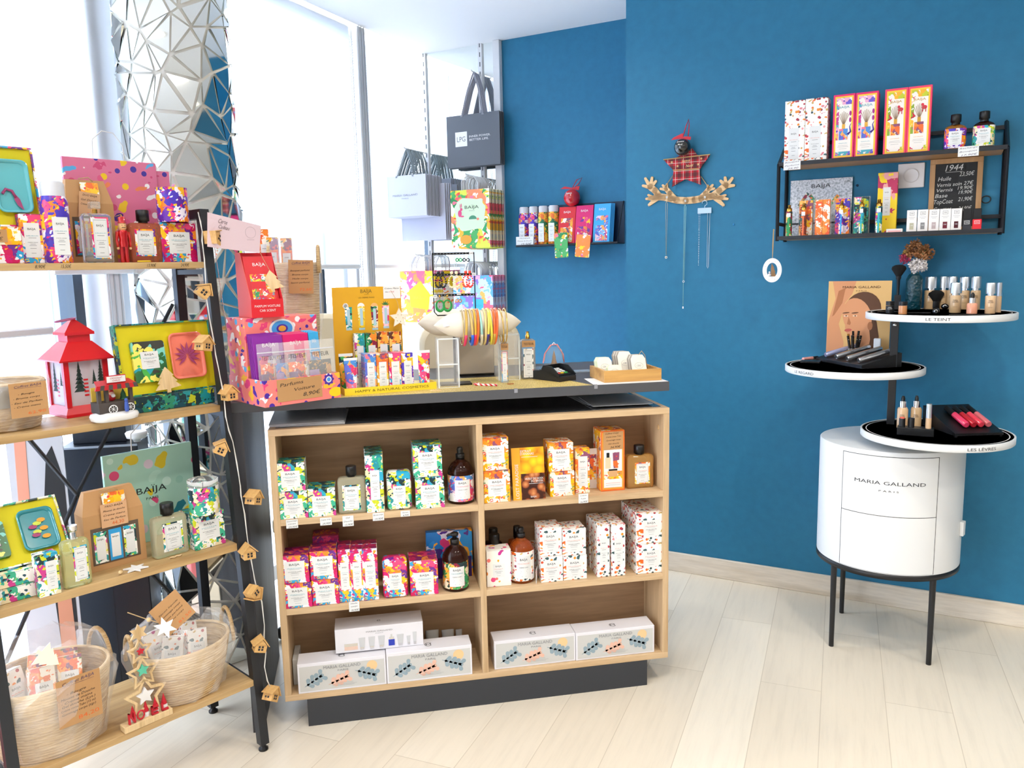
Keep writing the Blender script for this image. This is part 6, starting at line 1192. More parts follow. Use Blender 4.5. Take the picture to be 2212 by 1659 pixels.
def kraftnote(lines, price, w, h, lab, M, head=None, nm='kraft_label'):
  b = MB(); b.box(-w / 2, w / 2, -.0006, 0, -h, 0, KRAFT)
  if head: b.text(head, 0, -h * .09, h * .065, -.0009, mat('violet_pen', '4a3a5c', .6), w=w * .72, shear=.3, a=.05); b.rect(-w * .36, w * .36, -h * .15, -h * .145, -.0009, mat('violet_pen', '4a3a5c', .6))
  for i, s_ in enumerate(lines): b.text(s_, -w * .06, -h * (.32 + .48 * i / max(len(lines), 1)), h * .05, -.0009, PEN, w=min(w * .84, w * .055 * len(s_)), shear=.3, a=.05)
  b.text(price, w * .18, -h * .88, h * .085, -.0009, ORANGEINK, w=w * .48, a=.05); o = b.build(nm, M=M); return tag(o, lab, 'label')
# basket on the counter, behind the red display
PB = CASE.w(CASE.hit(*R5(720, 700), .30)[0], .30, CT); rt = (CASE.hit(*R5(925, 480), .30)[0] - CASE.hit(*R5(515, 480), .30)[0]) / 2; zr = CASE.hit(*R5(700, 470), .30)[2] - CT
bk = basket('woven basket in clear wrap behind the red scent display on the counter', PB, rt * .93, rt * .68, zr, handles=(0.0, PI), pale=0)
film(bk, rt * .97, rt * .66, zr, .12, seed=3)
for k, (u, v0, ww) in enumerate(((540, 262, 85), (648, 268, 90), (470, 195, 60))):
  x = CASE.hit(*R5(u, 400), .30)[0]; z1 = CASE.hit(*R5(u, v0), .30)[2]; h_ = .14
  o = carton('cosmetic_box', .034 if k < 2 else .03, h_, .03, LOST if k < 2 else ORG2, ('tall red and orange box poking out of the counter basket, left', 'tall red and orange box poking out of the counter basket, right', 'orange box half hidden behind the gift card in the counter basket')[k], 'cosmetic box', (x, .29 + .03 * (k == 2), z1 - h_), rz=.05 * (k - 1), fam=('DÉLIRIUM', 'BRUME'), col=CORAL)
b = MB()
ky = .30 - rt * .83 - .008; xk, _, zk = CASE.hit(*R5(755, 438), ky); wk = CASE.hit(*R5(852, 560), ky)[0] - CASE.hit(*R5(658, 560), ky)[0]; hk = zk - CASE.hit(*R5(760, 700), ky)[2]
kraftnote(['. Bouquet parfumé', '. Brume corps', '. Huile corps', '. Savon parfumé'], '72,60', wk, hk, 'kraft label reading Coffret BAÏJA 72,60 hanging on the counter basket', tr(xk, ky, zk) @ rot('Y', .04), head='Coffret BAÏJA')
def treeprism(b, w, h, th, m): b.prism([(-w * .07, 0), (w * .07, 0), (w * .07, h * .14), (w * .5, h * .17), (w * .3, h * .38), (w * .38, h * .40), (w * .2, h * .62), (w * .27, h * .64), (0, h), (-w * .27, h * .64), (-w * .2, h * .62), (-w * .38, h * .40), (-w * .3, h * .38), (-w * .5, h * .17), (-w * .07, h * .14)], -th, 0, m)
plyz = wood('plywood_pale', 'd9b988', 'e6c99a', 'c8a674', 'z', .6, 2)
p0_ = CASE.hit(*R5(545, 690), .03); z1 = CASE.hit(*R5(530, 515), .03)[2]; w = CASE.hit(*R5(628, 660), .03)[0] - CASE.hit(*R5(440, 660), .03)[0]
b = MB(); treeprism(b, w, z1 - p0_[2], .004, plyz); b.tube([(0, -.002, z1 - p0_[2]), (-.012, 0, z1 - p0_[2] + .035), (-.02, .02, z1 - p0_[2] + .06)], .0007, TWINE, 4); tag(b.build('tree_ornament', M=tr(*p0_) @ rot('Y', -.12)), 'plywood fir tree ornament hanging on the red scent display', 'ornament')
# ---- yellow hand cream display
A = at_z(*R5(1100, 1500), CT); B_ = at_z(*R5(1815, 1442), CT); YD = Frame(A, math.atan2((B_ - A).y, (B_ - A).x)); yw = (B_ - A).length; yl = (YD.hit(*R5(1100, 1448), 0)[2] + YD.hit(*R5(1815, 1385), 0)[2]) / 2
yt_ = mat('tray_yellow', 'ecd030', .45); yb_m = mat('board_ochre', 'd9a21c', .45); bky = .13
yd = thing('hand_cream_display', 'yellow counter display reading HAPPY & NATURAL COSMETICS with hand cream board', 'display', YD.w(0, 0, .0006), YD.a)
b = MB(); b.box(0, yw, 0, .0015, 0, yl, yt_); b.box(0, .0015, .0015, bky, 0, yl, yt_); b.box(yw - .0015, yw, .0015, bky, 0, yl, yt_); b.box(.0015, yw - .0015, .0015, bky, 0, .0015, yt_); b.text('HAPPY & NATURAL COSMETICS', yw * .51, yl * .5, yl * .36, -.0005, mat('olive_ink', '6a5a1a', .6), w=yw * .80); b.build('tray', yd)
q0, q1 = YD.hit(*R5(998, 700), bky), YD.hit(*R5(1536, 690), bky); zt_ = (YD.hit(*R5(998, 655), bky)[2] + YD.hit(*R5(1400, 645), bky)[2]) / 2
b = MB(); b.box(q0[0], q1[0], bky, bky + .003, 0, zt_, yb_m); W5 = q1[0] - q0[0]; yq = bky - .0006; mk = lambda u, v_: (lambda p: (p[0], p[2]))(YD.hit(*R5(u, v_), bky))
b.text('BAÏJA', *mk(1265, 684), .0115, yq, mat('olive_ink', '6a5a1a', .6), w=.036); b.text('P A R I S', *mk(1270, 709), .003, yq, mat('olive_ink', '6a5a1a', .6)); b.text('LES CRÈMES MAINS', *mk(1268, 731), .0045, yq, mat('olive_ink', '6a5a1a', .6), w=.05); b.build('header_board', yd)
capb = mat('print_cap_blue', 'a8c8d4', .4)
for k, (u, v0, v1, pt) in enumerate(((1125, 808, 988, MOANA), (1225, 800, 985, floral('print_yellow_scale', ['f0d040', 'e8c020', 'f4e8b0', 'c8a020'], 80)), (1328, 800, 985, CURIO), (1415, 795, 972, ISMAR))):
  xc, zt2 = mk(u, v0); _, zb2 = mk(u, v1); hw = .0115; b = MB(); b.prism([(xc - hw * .8, zb2 + .006), (xc + hw * .8, zb2 + .006), (xc + hw, zt2), (xc - hw, zt2)], yq - .0004, yq, pt); b.box(xc - hw * .8, xc + hw * .8, yq - .0004, yq, zb2, zb2 + .007, capb); b.box(xc - hw * .4, xc + hw * .4, yq - .0008, yq, zb2 + .014, zt2 - .007, capb)
  if k in (1, 2): P = arc(xc, zt2 - .001, .0115, 0, PI, 12); b.add([(x, yq + .0002, z) for x, z in P], [tuple(range(13))], WHITE if k == 1 else mat('slice_orange', 'f0b070', .5))
  elif k == 0:
    for j in range(6): q = j * PI / 3; b.add([(xc - .008 + .005 * math.cos(q + e) + .004 * math.cos(q), yq + .0002, zt2 + .004 + .005 * math.sin(q + e) + .004 * math.sin(q)) for e in [i * PI / 4 for i in range(8)]], [tuple(range(8))], WHITE)
  else:
    for j in range(5): q = .3 + j * .6; b.add([(xc + r_ * math.cos(q + o_), yq + .0002, zt2 + .002 + r_ * math.sin(q + o_)) for r_, o_ in ((0, 0), (.007, .3), (.014, 0), (.007, -.3))], [(0, 1, 2, 3)], mat('print_leaf_green', '2a6a3a', .5))
  b.build('printed_tube', yd)
a_, c_ = mk(1396, 645), mk(1532, 737); b = MB(); b.box(a_[0], c_[0], bky - .002, bky - .0012, c_[1], a_[1], WHITE); b.text('Crème Mains', (a_[0] + c_[0]) / 2, a_[1] - .007, .0045, bky - .0024, PEN, w=(c_[0] - a_[0]) * .85, shear=.3); b.text('30ml', a_[0] + .011, a_[1] - .018, .004, bky - .0024, PEN, shear=.3); b.text('8,90€', a_[0] + .027, a_[1] - .018, .005, bky - .0024, REDINK, shear=.3); b.build('price_note', yd)
def ybox(u0, u1, vt, vb, y, pt, lab, rows=0, base=.0016, rl='hand cream box in a row behind the front one'):
  a, c = YD.hit(*R5(u0, vb), y)[0], YD.hit(*R5(u1, vb), y)[0]; zt2 = YD.hit(*R5((u0 + u1) / 2, vt), y)[2]
  o = carton('hand_cream_box', c - a - .0006, zt2 - base, .026, pt, lab, 'hand cream', YD.w((a + c) / 2, y, base + .0006), YD.a, fam=('CRÈME', 'MAINS'), lf=(.2, .84, .06, .78), col=CORAL)
  for k in range(rows): dup(o, loc=YD.w((a + c) / 2, y + .0267 * (k + 1), base + .0006), label=rl)
for u0, u1, vt, pt, nm in ((1262, 1352, 1172, ISMAR, 'blue and white floral'), (1354, 1446, 1168, LOST, 'orange floral'), (1450, 1546, 1165, DELIR, 'magenta floral, left'), (1548, 1640, 1162, DELP, 'violet floral')):
  ybox(u0, u1, vt, 1412, .018, pt, '%s hand cream box in the front row of the yellow display' % nm, 1, rl='%s hand cream box second in its row of the yellow display' % nm)
for u0, u1, vt, pt, nm in ((1180, 1262, 1012, MOANA, 'green and teal'), (1268, 1356, 1008, CURIO, 'jungle red and green'), (1360, 1450, 998, CUR2, 'brown leaf, left'), (1452, 1545, 998, CUR2, 'brown leaf, right')):
  ybox(u0, u1, vt, 1180, .098, pt, '%s hand cream box in the raised back row of the yellow display' % nm, 0)
def tube_(P, rz, w, h, pt, lab, cat='hand cream', capc=None):
  r = thing('cream_tube', lab, cat, P, rz); n = 16; hc = h * .1
  b = MB(); v = [(w * .40 * math.cos(2 * PI * k / n), w * .36 * math.sin(2 * PI * k / n), hc) for k in range(n)] + [(w * .47 * math.cos(2 * PI * k / n), w * .2 * math.sin(2 * PI * k / n), h * .6) for k in range(n)] + [(w * .5 * math.cos(2 * PI * k / n), .001 * math.sin(2 * PI * k / n), h * .93) for k in range(n)]
  b.add(v, [(j * n + k, j * n + (k + 1) % n, (j + 1) * n + (k + 1) % n, (j + 1) * n + k) for j in (0, 1) for k in range(n)], pt, True); b.box(-w / 2, w / 2, -.001, .001, h * .93, h, WHITE); b.build('tube_body', r)
  b = MB(); b.lathe([(w * .36, 0), (w * .38, hc)], capc or WHITE, 16); b.build('cap', r)
  b = MB(); b.push(tr(0, -w * .30, 0) @ rot('X', -.10)); label(b, -w * .2, w * .2, h * .2, h * .75, 0, 'CRÈME', 'MAINS', col=CORAL); b.pop(); b.build('label', r)
for u0, u1, v0, v1, y, pt, lab in ((1100, 1205, 1202, 1424, .016, ISMAR, 'white capped hand cream tube at the left front of the yellow display'), (1672, 1768, 1142, 1384, .020, DELIR, 'magenta print hand cream tube at the right end of the yellow display'), (1030, 1140, 1170, 1400, .05, CURIO, 'hand cream tube behind the left one in the yellow display')):
  a, c = YD.hit(*R5(u0, v1), y)[0], YD.hit(*R5(u1, v1), y)[0]; zt2 = YD.hit(*R5((u0 + u1) / 2, v0), y)[2]; tube_(YD.w(max((a + c) / 2, .018), y, .0024), YD.a, c - a, zt2 - .002, pt, lab)
star_m = mat('star_cream', 'e6dcc8', .6); p0_ = YD.hit(*R5(1522, 890), bky - .02); rr = (YD.hit(*R5(1600, 890), bky - .02)[0] - p0_[0])
b = MB(); b.prism(star(5, rr, rr * .5), -.004, 0, plyz); b.prism(star(5, rr * .93, rr * .46), -.0046, -.004, star_m)
for q in range(6): b.push(tr(rr * .35 * math.cos(q), -.0048, rr * .35 * math.sin(q)) @ rot('X', PI / 2)); b.lathe([(.0001, 0), (.0012, 0)], GOLD, 8, caps=False); b.pop()
b.tube([(0, -.002, rr), (-.004, 0, rr + .02), (-.022, .006, rr + .055)], .0007, TWINE, 4); tag(b.build('star_ornament', loc=YD.w(p0_[0], bky - .02, p0_[2]), rz=YD.a), 'cream plywood star ornament hanging from the yellow display board', 'ornament')
b = MB(); b.box(-.017, .017, -.004, .004, 0, .0018, plyz); tag(b.build('wooden_chip', loc=at_z(*V2(180, 1528), CT + .0007), rz=-.2), 'tiny wooden cut-out lying at the right corner of the yellow display', 'ornament')
b = MB(); b.box(-.010, .010, -.006, .006, 0, .0018, mat('chip_brown', 'a0602c', .6)); tag(b.build('wooden_chip', loc=at_z(*V2(1515, 1408), CT + .0007), rz=.1), 'tiny brown wooden chip on the gold paper below the right acrylic riser', 'ornament')
# ---- acrylic risers, cushions, bangles
def riser(P, rz, w, d, h, lab):
  r = thing('acrylic_riser', lab, 'riser', P, rz); edge = mat('acrylic_edge', 'eef4f4', .2, alpha=.75); tk = .004
  b = MB()
  for x0, x1, y0, y1, z0, z1 in ((-w / 2, -w / 2 + tk, 0, d, 0, h), (w / 2 - tk, w / 2, 0, d, 0, h), (-w / 2, w / 2, 0, d, h - tk, h), (-w / 2, w / 2, d * .4, d * .4 + tk, 0, h - tk), (-w / 2, w / 2, 0, d, h * .46, h * .46 + tk)): b.box(x0, x1, y0, y1, z0, z1, mat('acrylic_sheet', 'ffffff', .05, alpha=.13, spec=.8))
  b.build('acrylic_panels', r)
  b = MB(); e = .0012
  for x_ in (-w / 2, w / 2 - tk): b.box(x_, x_ + tk, -.0003, e, 0, h, edge)
  b.box(-w / 2, w / 2, -.0003, e, h - tk, h, edge); b.box(-w / 2, w / 2, -.0003, e, h * .46, h * .46 + tk, edge); b.box(-w / 2, w / 2, 0, e, 0, .0012, edge); b.build('polished_edges', r)
lin = mat('linen', 'ded6c6', .9); t = NT(lin); n_ = t.noise(t.mp((1, 1, 1)), 500, 2); t.bump(n_.outputs[0], .3, .001)
PL_ = at_z(*V2(420, 1480), CT); PR_ = at_z(*V2(1500, 1340), CT); hz = CASE.hit(*V2(400, 590), PL_.y)[2] - CT
wL = CASE.hit(*V2(600, 900), PL_.y)[0] - CASE.hit(*V2(215, 900), PL_.y)[0]; riser((PL_.x, PL_.y, CT + .0007), .0, wL, .07, hz, 'clear acrylic riser under the left end of the bangle cushion')
wR = CASE.hit(*V2(1700, 900), PR_.y)[0] - CASE.hit(*V2(1310, 900), PR_.y)[0]; hr_ = CASE.hit(*V2(1600, 515), PR_.y)[2] - CT; riser((PR_.x, PR_.y, CT + .0007), .0, wR, .07, hr_, 'clear acrylic riser under the right end of the bangle cushion')
def cushion(P, L, R, rz, lab, sz=.8, tilt=0):
  b = MB(); n = 28; m = 24; v = []; f = []
  for i in range(n + 1):
    s_ = i / n; x = -L / 2 + L * s_; e = min(s_, 1 - s_) * 2; rr = R * (1 - (1 - min(e * 1.5, 1)) ** 2.2); rr = max(rr, .0006)
    for k in range(m): q = 2 * PI * k / m; v.append((x, rr * math.cos(q) * (1 + .03 * math.sin(9 * s_ * PI)), rr * sz * math.sin(q)))
  for i in range(n):
    for k in range(m): j = (k + 1) % m; f.append((i * m + k, i * m + j, (i + 1) * m + j, (i + 1) * m + k))
  b.add(v, f, lin, True); o = b.build('cushion_roll', M=tr(*P) @ rot('Z', rz) @ rot('Y', tilt)); return tag(o, lab, 'cushion')
cA, cB = CASE.hit(*V2(125, 440), .10), CASE.hit(*V2(1700, 375), .16); Cm = Vector(((cA[0] + cB[0]) / 2, .12, (cA[2] + cB[2]) / 2)); CL = cB[0] - cA[0]; tl_ = -math.atan2(cB[2] - cA[2], CL); Rc = .052
Cm.z = max(Cm.z, CT + hz + Rc * .78)
cz_ = math.atan2(.05, CL); cushion(Cm, CL, Rc, cz_, 'long cream linen cushion roll carrying coloured bangles on acrylic risers')
cushion((Cm.x - .05, .26, Cm.z - .002), CL * .9, .055, 0, 'second cream cushion roll with chain bracelets behind the bangle cushion')
BG = [(600, 'c9b07a', None), (655, 'c8a24a', 'e83a6a'), (760, 'd0b26a', '2a6ae0'), (820, 'd9a83c', 'e8305c'), (870, 'e8702c', None), (930, '9ccfc4', 'd8d0b0'), (1010, 'd8c080', None), (1060, 'e0d060', '3a2f7a'), (1110, 'e8d84c', None), (1170, 'ee6a34', 'c9a24a'), (1215, 'ee6a34', None), (1330, 'd4b060', None), (1400, 'd4b060', None)]
CMx = tr(*Cm) @ rot('Z', cz_)
for i, (u, c1, c2_) in enumerate(BG):
  x = CASE.hit(*V2(u + 30, 450), .12)[0] - Cm.x; thin = u > 1300 or u < 620; rr = .0021 if thin else .0042; m1 = mat('bangle_' + c1, c1, .25, .6 if c1[0] in 'cd' and thin else 0); m2 = mat('bangle_' + c2_, c2_, .3) if c2_ else m1
  b = MB(); R_ = .0590; tl = .22 * math.sin(i * 2.1); P1 = []; P2 = []
  for k in range(37):
    q = -PI / 2 + 2 * PI * k / 36; p = (.012 * math.sin(q) + tl * R_ * .3 * math.cos(q), -R_ * math.cos(q + PI / 2) * 1.0, -.006 + R_ * .93 * math.sin(q + PI / 2) - .004)
    P1.append(p)
  N = len(P1) - 1; b.tube(P1[:N], rr, m1, 6, closed=True)
  if c2_: b.tube([(p[0], p[1], p[2]) for p in P1[24:35]], rr * 1.15, m2, 6)
  nm = {'c9b07a': 'thin brass', 'c8a24a': 'gold and pink', 'd0b26a': 'gold and blue', 'd9a83c': 'gold and hot pink', 'e8702c': 'orange', '9ccfc4': 'mint and cream', 'd8c080': 'pale gold', 'e0d060': 'yellow and navy', 'e8d84c': 'lemon yellow', 'ee6a34': 'coral orange', 'd4b060': 'fine gold'}[c1]
  M_ = CMx @ tr(x, 0, 0); o = b.build('bangle', M=M_); tag(o, '%s bangle on the linen cushion roll, %s' % (nm, ('leftmost of all', 'second from the left', 'third from the left', 'fourth from the left', 'fifth from the left', 'sixth from the left', 'in the middle', 'with navy section right of the middle', 'right of the navy one', 'left of the orange pair', 'right of the orange pair', 'second from the right', 'rightmost of all')[i]), 'bangle')
b = MB(); b.box(-.017, .017, -.0004, 0, -.006, .006, CARD); b.text('39€', .004, -.002, .004, -.0008, PEN, shear=.3); pc_ = CASE.hit(*V2(410, 340), .07)
tag(b.build('price_tag', M=tr(*pc_) @ rot('Y', -.12) @ rot('X', -.7)), 'small white price slip on the left end of the bangle cushion', 'price tag')
# earring stand
EF = .16; e = lambda u, v_: CASE.hit(*V1(u, v_), EF); e0 = e(880, 1110); ex0, ex1 = e(560, 600)[0], e(1220, 600)[0]; er = thing('earring_stand', 'black wire frame stand with perforated bars for earrings behind the cushions', 'jewellery stand', (e0[0], EF, e0[2])); XO, ZO = e0[0], e0[2]
b = MB(); zt2 = (e(540, 115)[2] + e(1190, 130)[2]) / 2 - ZO; a_, c_ = ex0 - XO, ex1 - XO; b.tube([(a_, 0, zt2), (a_, 0, .012), (a_ + .01, 0, 0), (c_ - .01, 0, 0), (c_, 0, .012), (c_, 0, zt2), (a_, 0, zt2)], .002, BLACK, 6); b.build('wire_frame', er)
for v_ in (130, 465, 790):
  zz = e(880, v_)[2] - ZO; b = MB(); b.box(a_, c_, -.0008, .0008, zz - .0035, zz + .0035, BLACK)
  for k in range(13): xx = a_ + (c_ - a_) * (k + .5) / 13; b.push(tr(xx, -.001, zz) @ rot('X', PI / 2)); b.lathe([(.0001, 0), (.0011, 0)], CARD, 8, caps=False); b.pop()
  b.build('perforated_bar', er)
b = MB(); b.box(-.004, .004, -.003, .003, CT - ZO + .0007, 0, BLACK); b.box(-.05, .05, -.03, .03, CT - ZO + .0007, CT - ZO + .006, BLACK); b.build('foot', er)
def earring(u, v_, kind, cl, lab):
  p = e(u, v_); r = thing('earring', lab, 'earring', (p[0], EF - .004, p[2])); m_ = mat('bead_' + cl, cl, .3); s_ = abs(e(u + 10, v_)[0] - p[0]) / 10
  if kind == 'drop':
    b = MB(); b.ball((0, 0, 28 * s_ * 7.373 / 7.373), 27 * s_, m_, 12); b.build('stud', r)
    for k in range(15): q = 2 * PI * k / 15; b = MB(); rx = 62 * s_ * (.62 + .38 * (1 - math.sin(q)) / 2); b.ball((rx * math.cos(q), -.001, -110 * s_ + 92 * s_ * math.sin(q)), (12 + 6 * (1 - math.sin(q)) / 2) * s_, m_, 10); b.build('bead', r)
  elif kind == 'hoop':
    b = MB(); b.ball((0, 0, 40 * s_), 20 * s_, GOLD, 10); b.tube([(0, 0, 40 * s_), (0, 0, -20 * s_)], .0006, GOLD, 4); b.build('stud', r); P1 = [(62 * s_ * math.cos(q), -.001, -110 * s_ + 82 * s_ * math.sin(q)) for q in [k * PI / 14 for k in range(28)]]; b = MB(); b.tube(P1, [(12 + 12 * (1 - math.sin(k * PI / 14)) / 2) * s_ for k in range(28)], m_, 8, closed=True); b.build('hoop', r)
  else:
    b = MB(); b.tube([(0, 0, 70 * s_), (0, 0, 10 * s_)], .0005, CHROME, 4); b.build('wire', r); b = MB(); b.tube([(22 * s_ * math.cos(q), 0, -12 * s_ + 22 * s_ * math.sin(q)) for q in [k * PI / 8 for k in range(16)]], 9 * s_, m_, 6, closed=True); b.build('bead_ring', r)
for u, v_, k, cl, lab in ((640, 465, 'drop', '17181c', 'black beaded drop earring, left of its pair'), (705, 465, 'drop', '17181c', 'black beaded drop earring, right of its pair'), (850, 465, 'drop', 'e6d9b4', 'cream beaded drop earring, left of its pair'), (925, 465, 'drop', 'e6d9b4', 'cream beaded drop earring, right of its pair'), (1075, 455, 'drop', 'e0402c', 'red beaded drop earring, left of its pair'), (1135, 455, 'drop', 'e0402c', 'red beaded drop earring, right of its pair'), (662, 850, 'hoop', '1f8a3c', 'green hoop earring with gold stud, left of its pair'), (780, 845, 'hoop', '1f8a3c', 'green hoop earring with gold stud, right of its pair'), (938, 220, 's', '1f8a3c', 'tiny green earring on the top bar, left'), (990, 220, 's', '2a9a4c', 'tiny green earring on the top bar, right'), (1050, 220, 's', '17181c', 'tiny black earring on the top bar, left'), (1108, 220, 's', '1b1c20', 'tiny black earring on the top bar, right'), (935, 870, 's', 'd09a5c', 'striped drop earring on the bottom bar, left'), (985, 870, 's', 'b87a5c', 'striped drop earring on the bottom bar, right')): earring(u, v_, k, cl, lab)
for u, v_, s_ in ((1160, 125, '26€'), (1200, 460, '29€'), (590, 812, '26€'), (962, 765, '30€')):
  p = e(u, v_); b = MB(); b.box(-.006, .006, -.0006, 0, -.0045, .0045, CARD); b.text(s_, 0, 0, .004, -.0009, PEN, w=.009); tag(b.build('price_tag', loc=(p[0], EF - .0035, p[2])), 'tiny price slip reading %s on the earring stand, %s' % (s_, {1160: 'top right', 1200: 'middle right', 590: 'lower left', 962: 'lower middle'}[u]), 'price tag')
# candy cane
p0_, p1_ = at_z(*V2(850, 1440), CT), at_z(*V2(1280, 1450), CT); cm_ = mat('candy', 'e8e4e2', .25); t = NT(cm_); wv = t.n('ShaderNodeTexWave', wave_type='BANDS', bands_direction='DIAGONAL'); t.l(t.mp((1, 1, 1)), wv.inputs['Vector']); wv.inputs['Scale'].default_value = 38; t.l(t.ramp(wv.outputs['Fac'], [(.0, 'eae6e4'), (.52, 'd42a3a')], 'CONSTANT'), t.b.inputs['Base Color'])
L_ = (p1_ - p0_).length; b = MB(); b.tube([(L_, 0, 0), (.02, 0, 0), (.006, .002, 0), (0, .010, 0), (.006, .018, 0), (.014, .019, 0)], .0035, cm_, 10); tag(b.build('candy_cane', loc=(p0_.x, p0_.y, CT + .0042), rz=math.atan2((p1_ - p0_).y, (p1_ - p0_).x)), 'red and white striped candy cane lying on the gold paper', 'candy cane')
# perfume testers
for k, (u0, u1, vb, vt, vc, pt) in enumerate(((1718, 1975, 1130, 600, 468, SYRA), (1345, 1492, 1255, 650, 560, DELIR))):
  yy = .20 if k == 0 else .14; a, c = CASE.hit(*V2(u0, vb), yy)[0], CASE.hit(*V2(u1, vb), yy)[0]; z1 = CASE.hit(*V2((u0 + u1) / 2, vt), yy)[2]; z2 = CASE.hit(*V2((u0 + u1) / 2, vc), yy)[2]
  fo_ = flacon('perfume_tester', c - a, z1 - CT, z2 - z1, .028, GWHT, pt, ('clear perfume tester with gold sprayer standing beside the card terminal', 'clear perfume tester seen through the right acrylic riser')[k], 'perfume', ((a + c) / 2, yy, CT), fam=('', 'EAU DE'), cap='gold', lf=(.14, .82, .05, .76), wc=(c - a) * .3)
  h = z1 - CT; w = c - a; b = MB(); b.box(-w * .46, w * .46, -.0012, -.0006, h * .80, h * .96, KRAFT); b.text('TESTEUR', 0, h * .88, h * .06, -.0016, PEN, w=w * .7); b.build('kraft_strip', fo_)
# glass dome
yy = .26; a, c = CASE.hit(*V3(500, 400), yy)[0], CASE.hit(*V3(760, 400), yy)[0]; z1 = CASE.hit(*V3(630, 180), yy)[2]; R = (c - a) / 2; h = z1 - CT
gd_ = thing('glass_dome', 'small glass dome with a bottle-brush tree and gift inside, behind the card terminal', 'ornament', ((a + c) / 2, yy, CT))
b = MB(); b.lathe([(R, .012), (R, h - R)] + [(max(R * math.cos(q), .0003), h - R + R * math.sin(q)) for q in [k * PI / 16 for k in range(1, 9)]], mat('dome_glass', 'f4faff', .03, alpha=.09, spec=.9), 32, caps=False); b.build('dome', gd_)
b = MB(); b.lathe([(R, 0), (R, .011), (R * .9, .013)], plyz, 28); b.build('wooden_base', gd_); b = MB(); b.lathe([(R * .42, .016), (R * .3, h * .38), (R * .34, h * .4), (R * .16, h * .6), (R * .2, h * .62), (.0005, h * .86)], mat('brush_tree_tan', 'a8845c', .9), 12); b.build('tree', gd_)
b = MB(); b.ball((R * .25, -R * .4, .026), R * .24, rb, 12); b.ball((R * .5, -R * .2, .024), R * .2, mat('tree_green', '2a5a3a', .8), 10); b.build('figures', gd_)
b = MB(); tw_ = mat('red_white_cord', 'e08a8a', .8); b.tube([(-R * 1.2, -.004, h * .45), (-R * 1.05, -.006, h * .75), (-R * .4, -.006, h + .004), (R * .3, -.006, h + .006), (R * .95, -.006, h * .72), (R * 1.05, -.004, h * .45)], .0022, tw_, 6); b.tube([(-R * 1.1, .0, h * .5), (-R * .9, 0, h * .8), (0, 0, h + .012), (R * .8, 0, h * .85), (R * 1.02, 0, h * .5)], .002, CARD, 6); b.build('twisted_cord', gd_)
# payment terminal
A = at_z(*V3(705, 690), CT); B_ = at_z(*V3(185, 625), CT); L_ = (B_ - A).length; an_ = math.atan2((A - B_).y, (A - B_).x); tm = thing('card_terminal', 'black card payment terminal lying on the counter', 'payment terminal', (B_.x, B_.y, CT), an_); tbk = mat('terminal_black', '191c1f', .35); W6 = .078
b = MB(); b.prism([(0, .006), (.004, .026), (L_ * .45, .031), (L_ * .56, .036), (L_ * .93, .019), (L_, .016), (L_, .0), (.012, .0)], 0, W6, tbk); b.build('housing', tm)
b = MB(); b.box(.012, L_ * .44, .006, W6 - .006, .0312, .0342, mat('smoked_cover', '8a8f94', .1, alpha=.6)); b.build('clear_cover', tm)
kp = MB(); sl = math.atan2(.036 - .019, L_ * .37)
kp.push(tr(L_ * .60, 0, .0358) @ rot('Y', sl)); kp.box(0, L_ * .36, .008, W6 - .008, -.001, .0012, BLACK)
for i in range(4):
  for j in range(3): kp.box(.006 + i * .0125, .014 + i * .0125, .014 + j * .017, .026 + j * .017, .0012, .003, CARD if i < 3 else mat('key_%d' % j, ('d8403a', 'e0c030', '3aa050')[j], .4))
kp.pop(); kp.build('keypad', tm)
b = MB()
for y_ in (0, W6 - .004): b.prism([(L_ * .52, .036), (L_ * .60, .050), (L_ * .80, .048), (L_, .022), (L_ * .97, .012)], y_, y_ + .004, tbk)
b.prism([(L_ * .52, .036), (L_ * .56, .036), (L_ * .60, .050), (L_ * .58, .050)], 0, W6, tbk); b.build('privacy_shield', tm)
b = MB(); b.box(0, .09, 0, .05, 0, .003, mat('plastic_wrap', 'aab4bc', .2, alpha=.6)); tag(b.build('plastic_sleeve', loc=at_z(*V3(850, 560), CT + .001), rz=.1), 'clear plastic sleeve lying between the terminal and the wooden tray', 'sleeve')
# wooden tray with cards
A = at_z(*V3(1335, 700), CT); B_ = at_z(*V3(2140, 660), CT); C_ = at_z(*V3(1085, 565), CT); TF = Frame(A, math.atan2((B_ - A).y, (B_ - A).x)); tw2 = (B_ - A).length; td = min(abs(TF.loc(C_)[1]), .16); thh = TF.hit(*V3(1335, 535), 0)[2]; acw = wood('acacia', 'bb8848', 'd0a05c', 'a8763a', 'x', .4)
wt = thing('wooden_tray', 'oak-coloured wooden tray holding paper gift tags at the right counter end', 'tray', TF.w(0, 0, .0007), TF.a)
b = MB(); b.box(0, tw2, 0, .008, 0, thh, acw, .0006); b.build('tray_wall', wt); b = MB(); b.box(0, tw2, td - .008, td, 0, thh, acw, .0006); b.build('tray_wall', wt)
for x0 in (0, tw2 - .008): b = MB(); b.box(x0, x0 + .008, .008, td - .008, 0, thh, acw); b.build('tray_wall', wt)
b = MB(); b.box(.008, tw2 - .008, .008, td - .008, 0, .004, acw); b.build('tray_floor', wt)
pgr = mat('tag_green', 'dbe6c4', .7); pcr = mat('tag_cream', 'ebe6d8', .7); pgy = mat('tag_taupe', 'a8a096', .7)
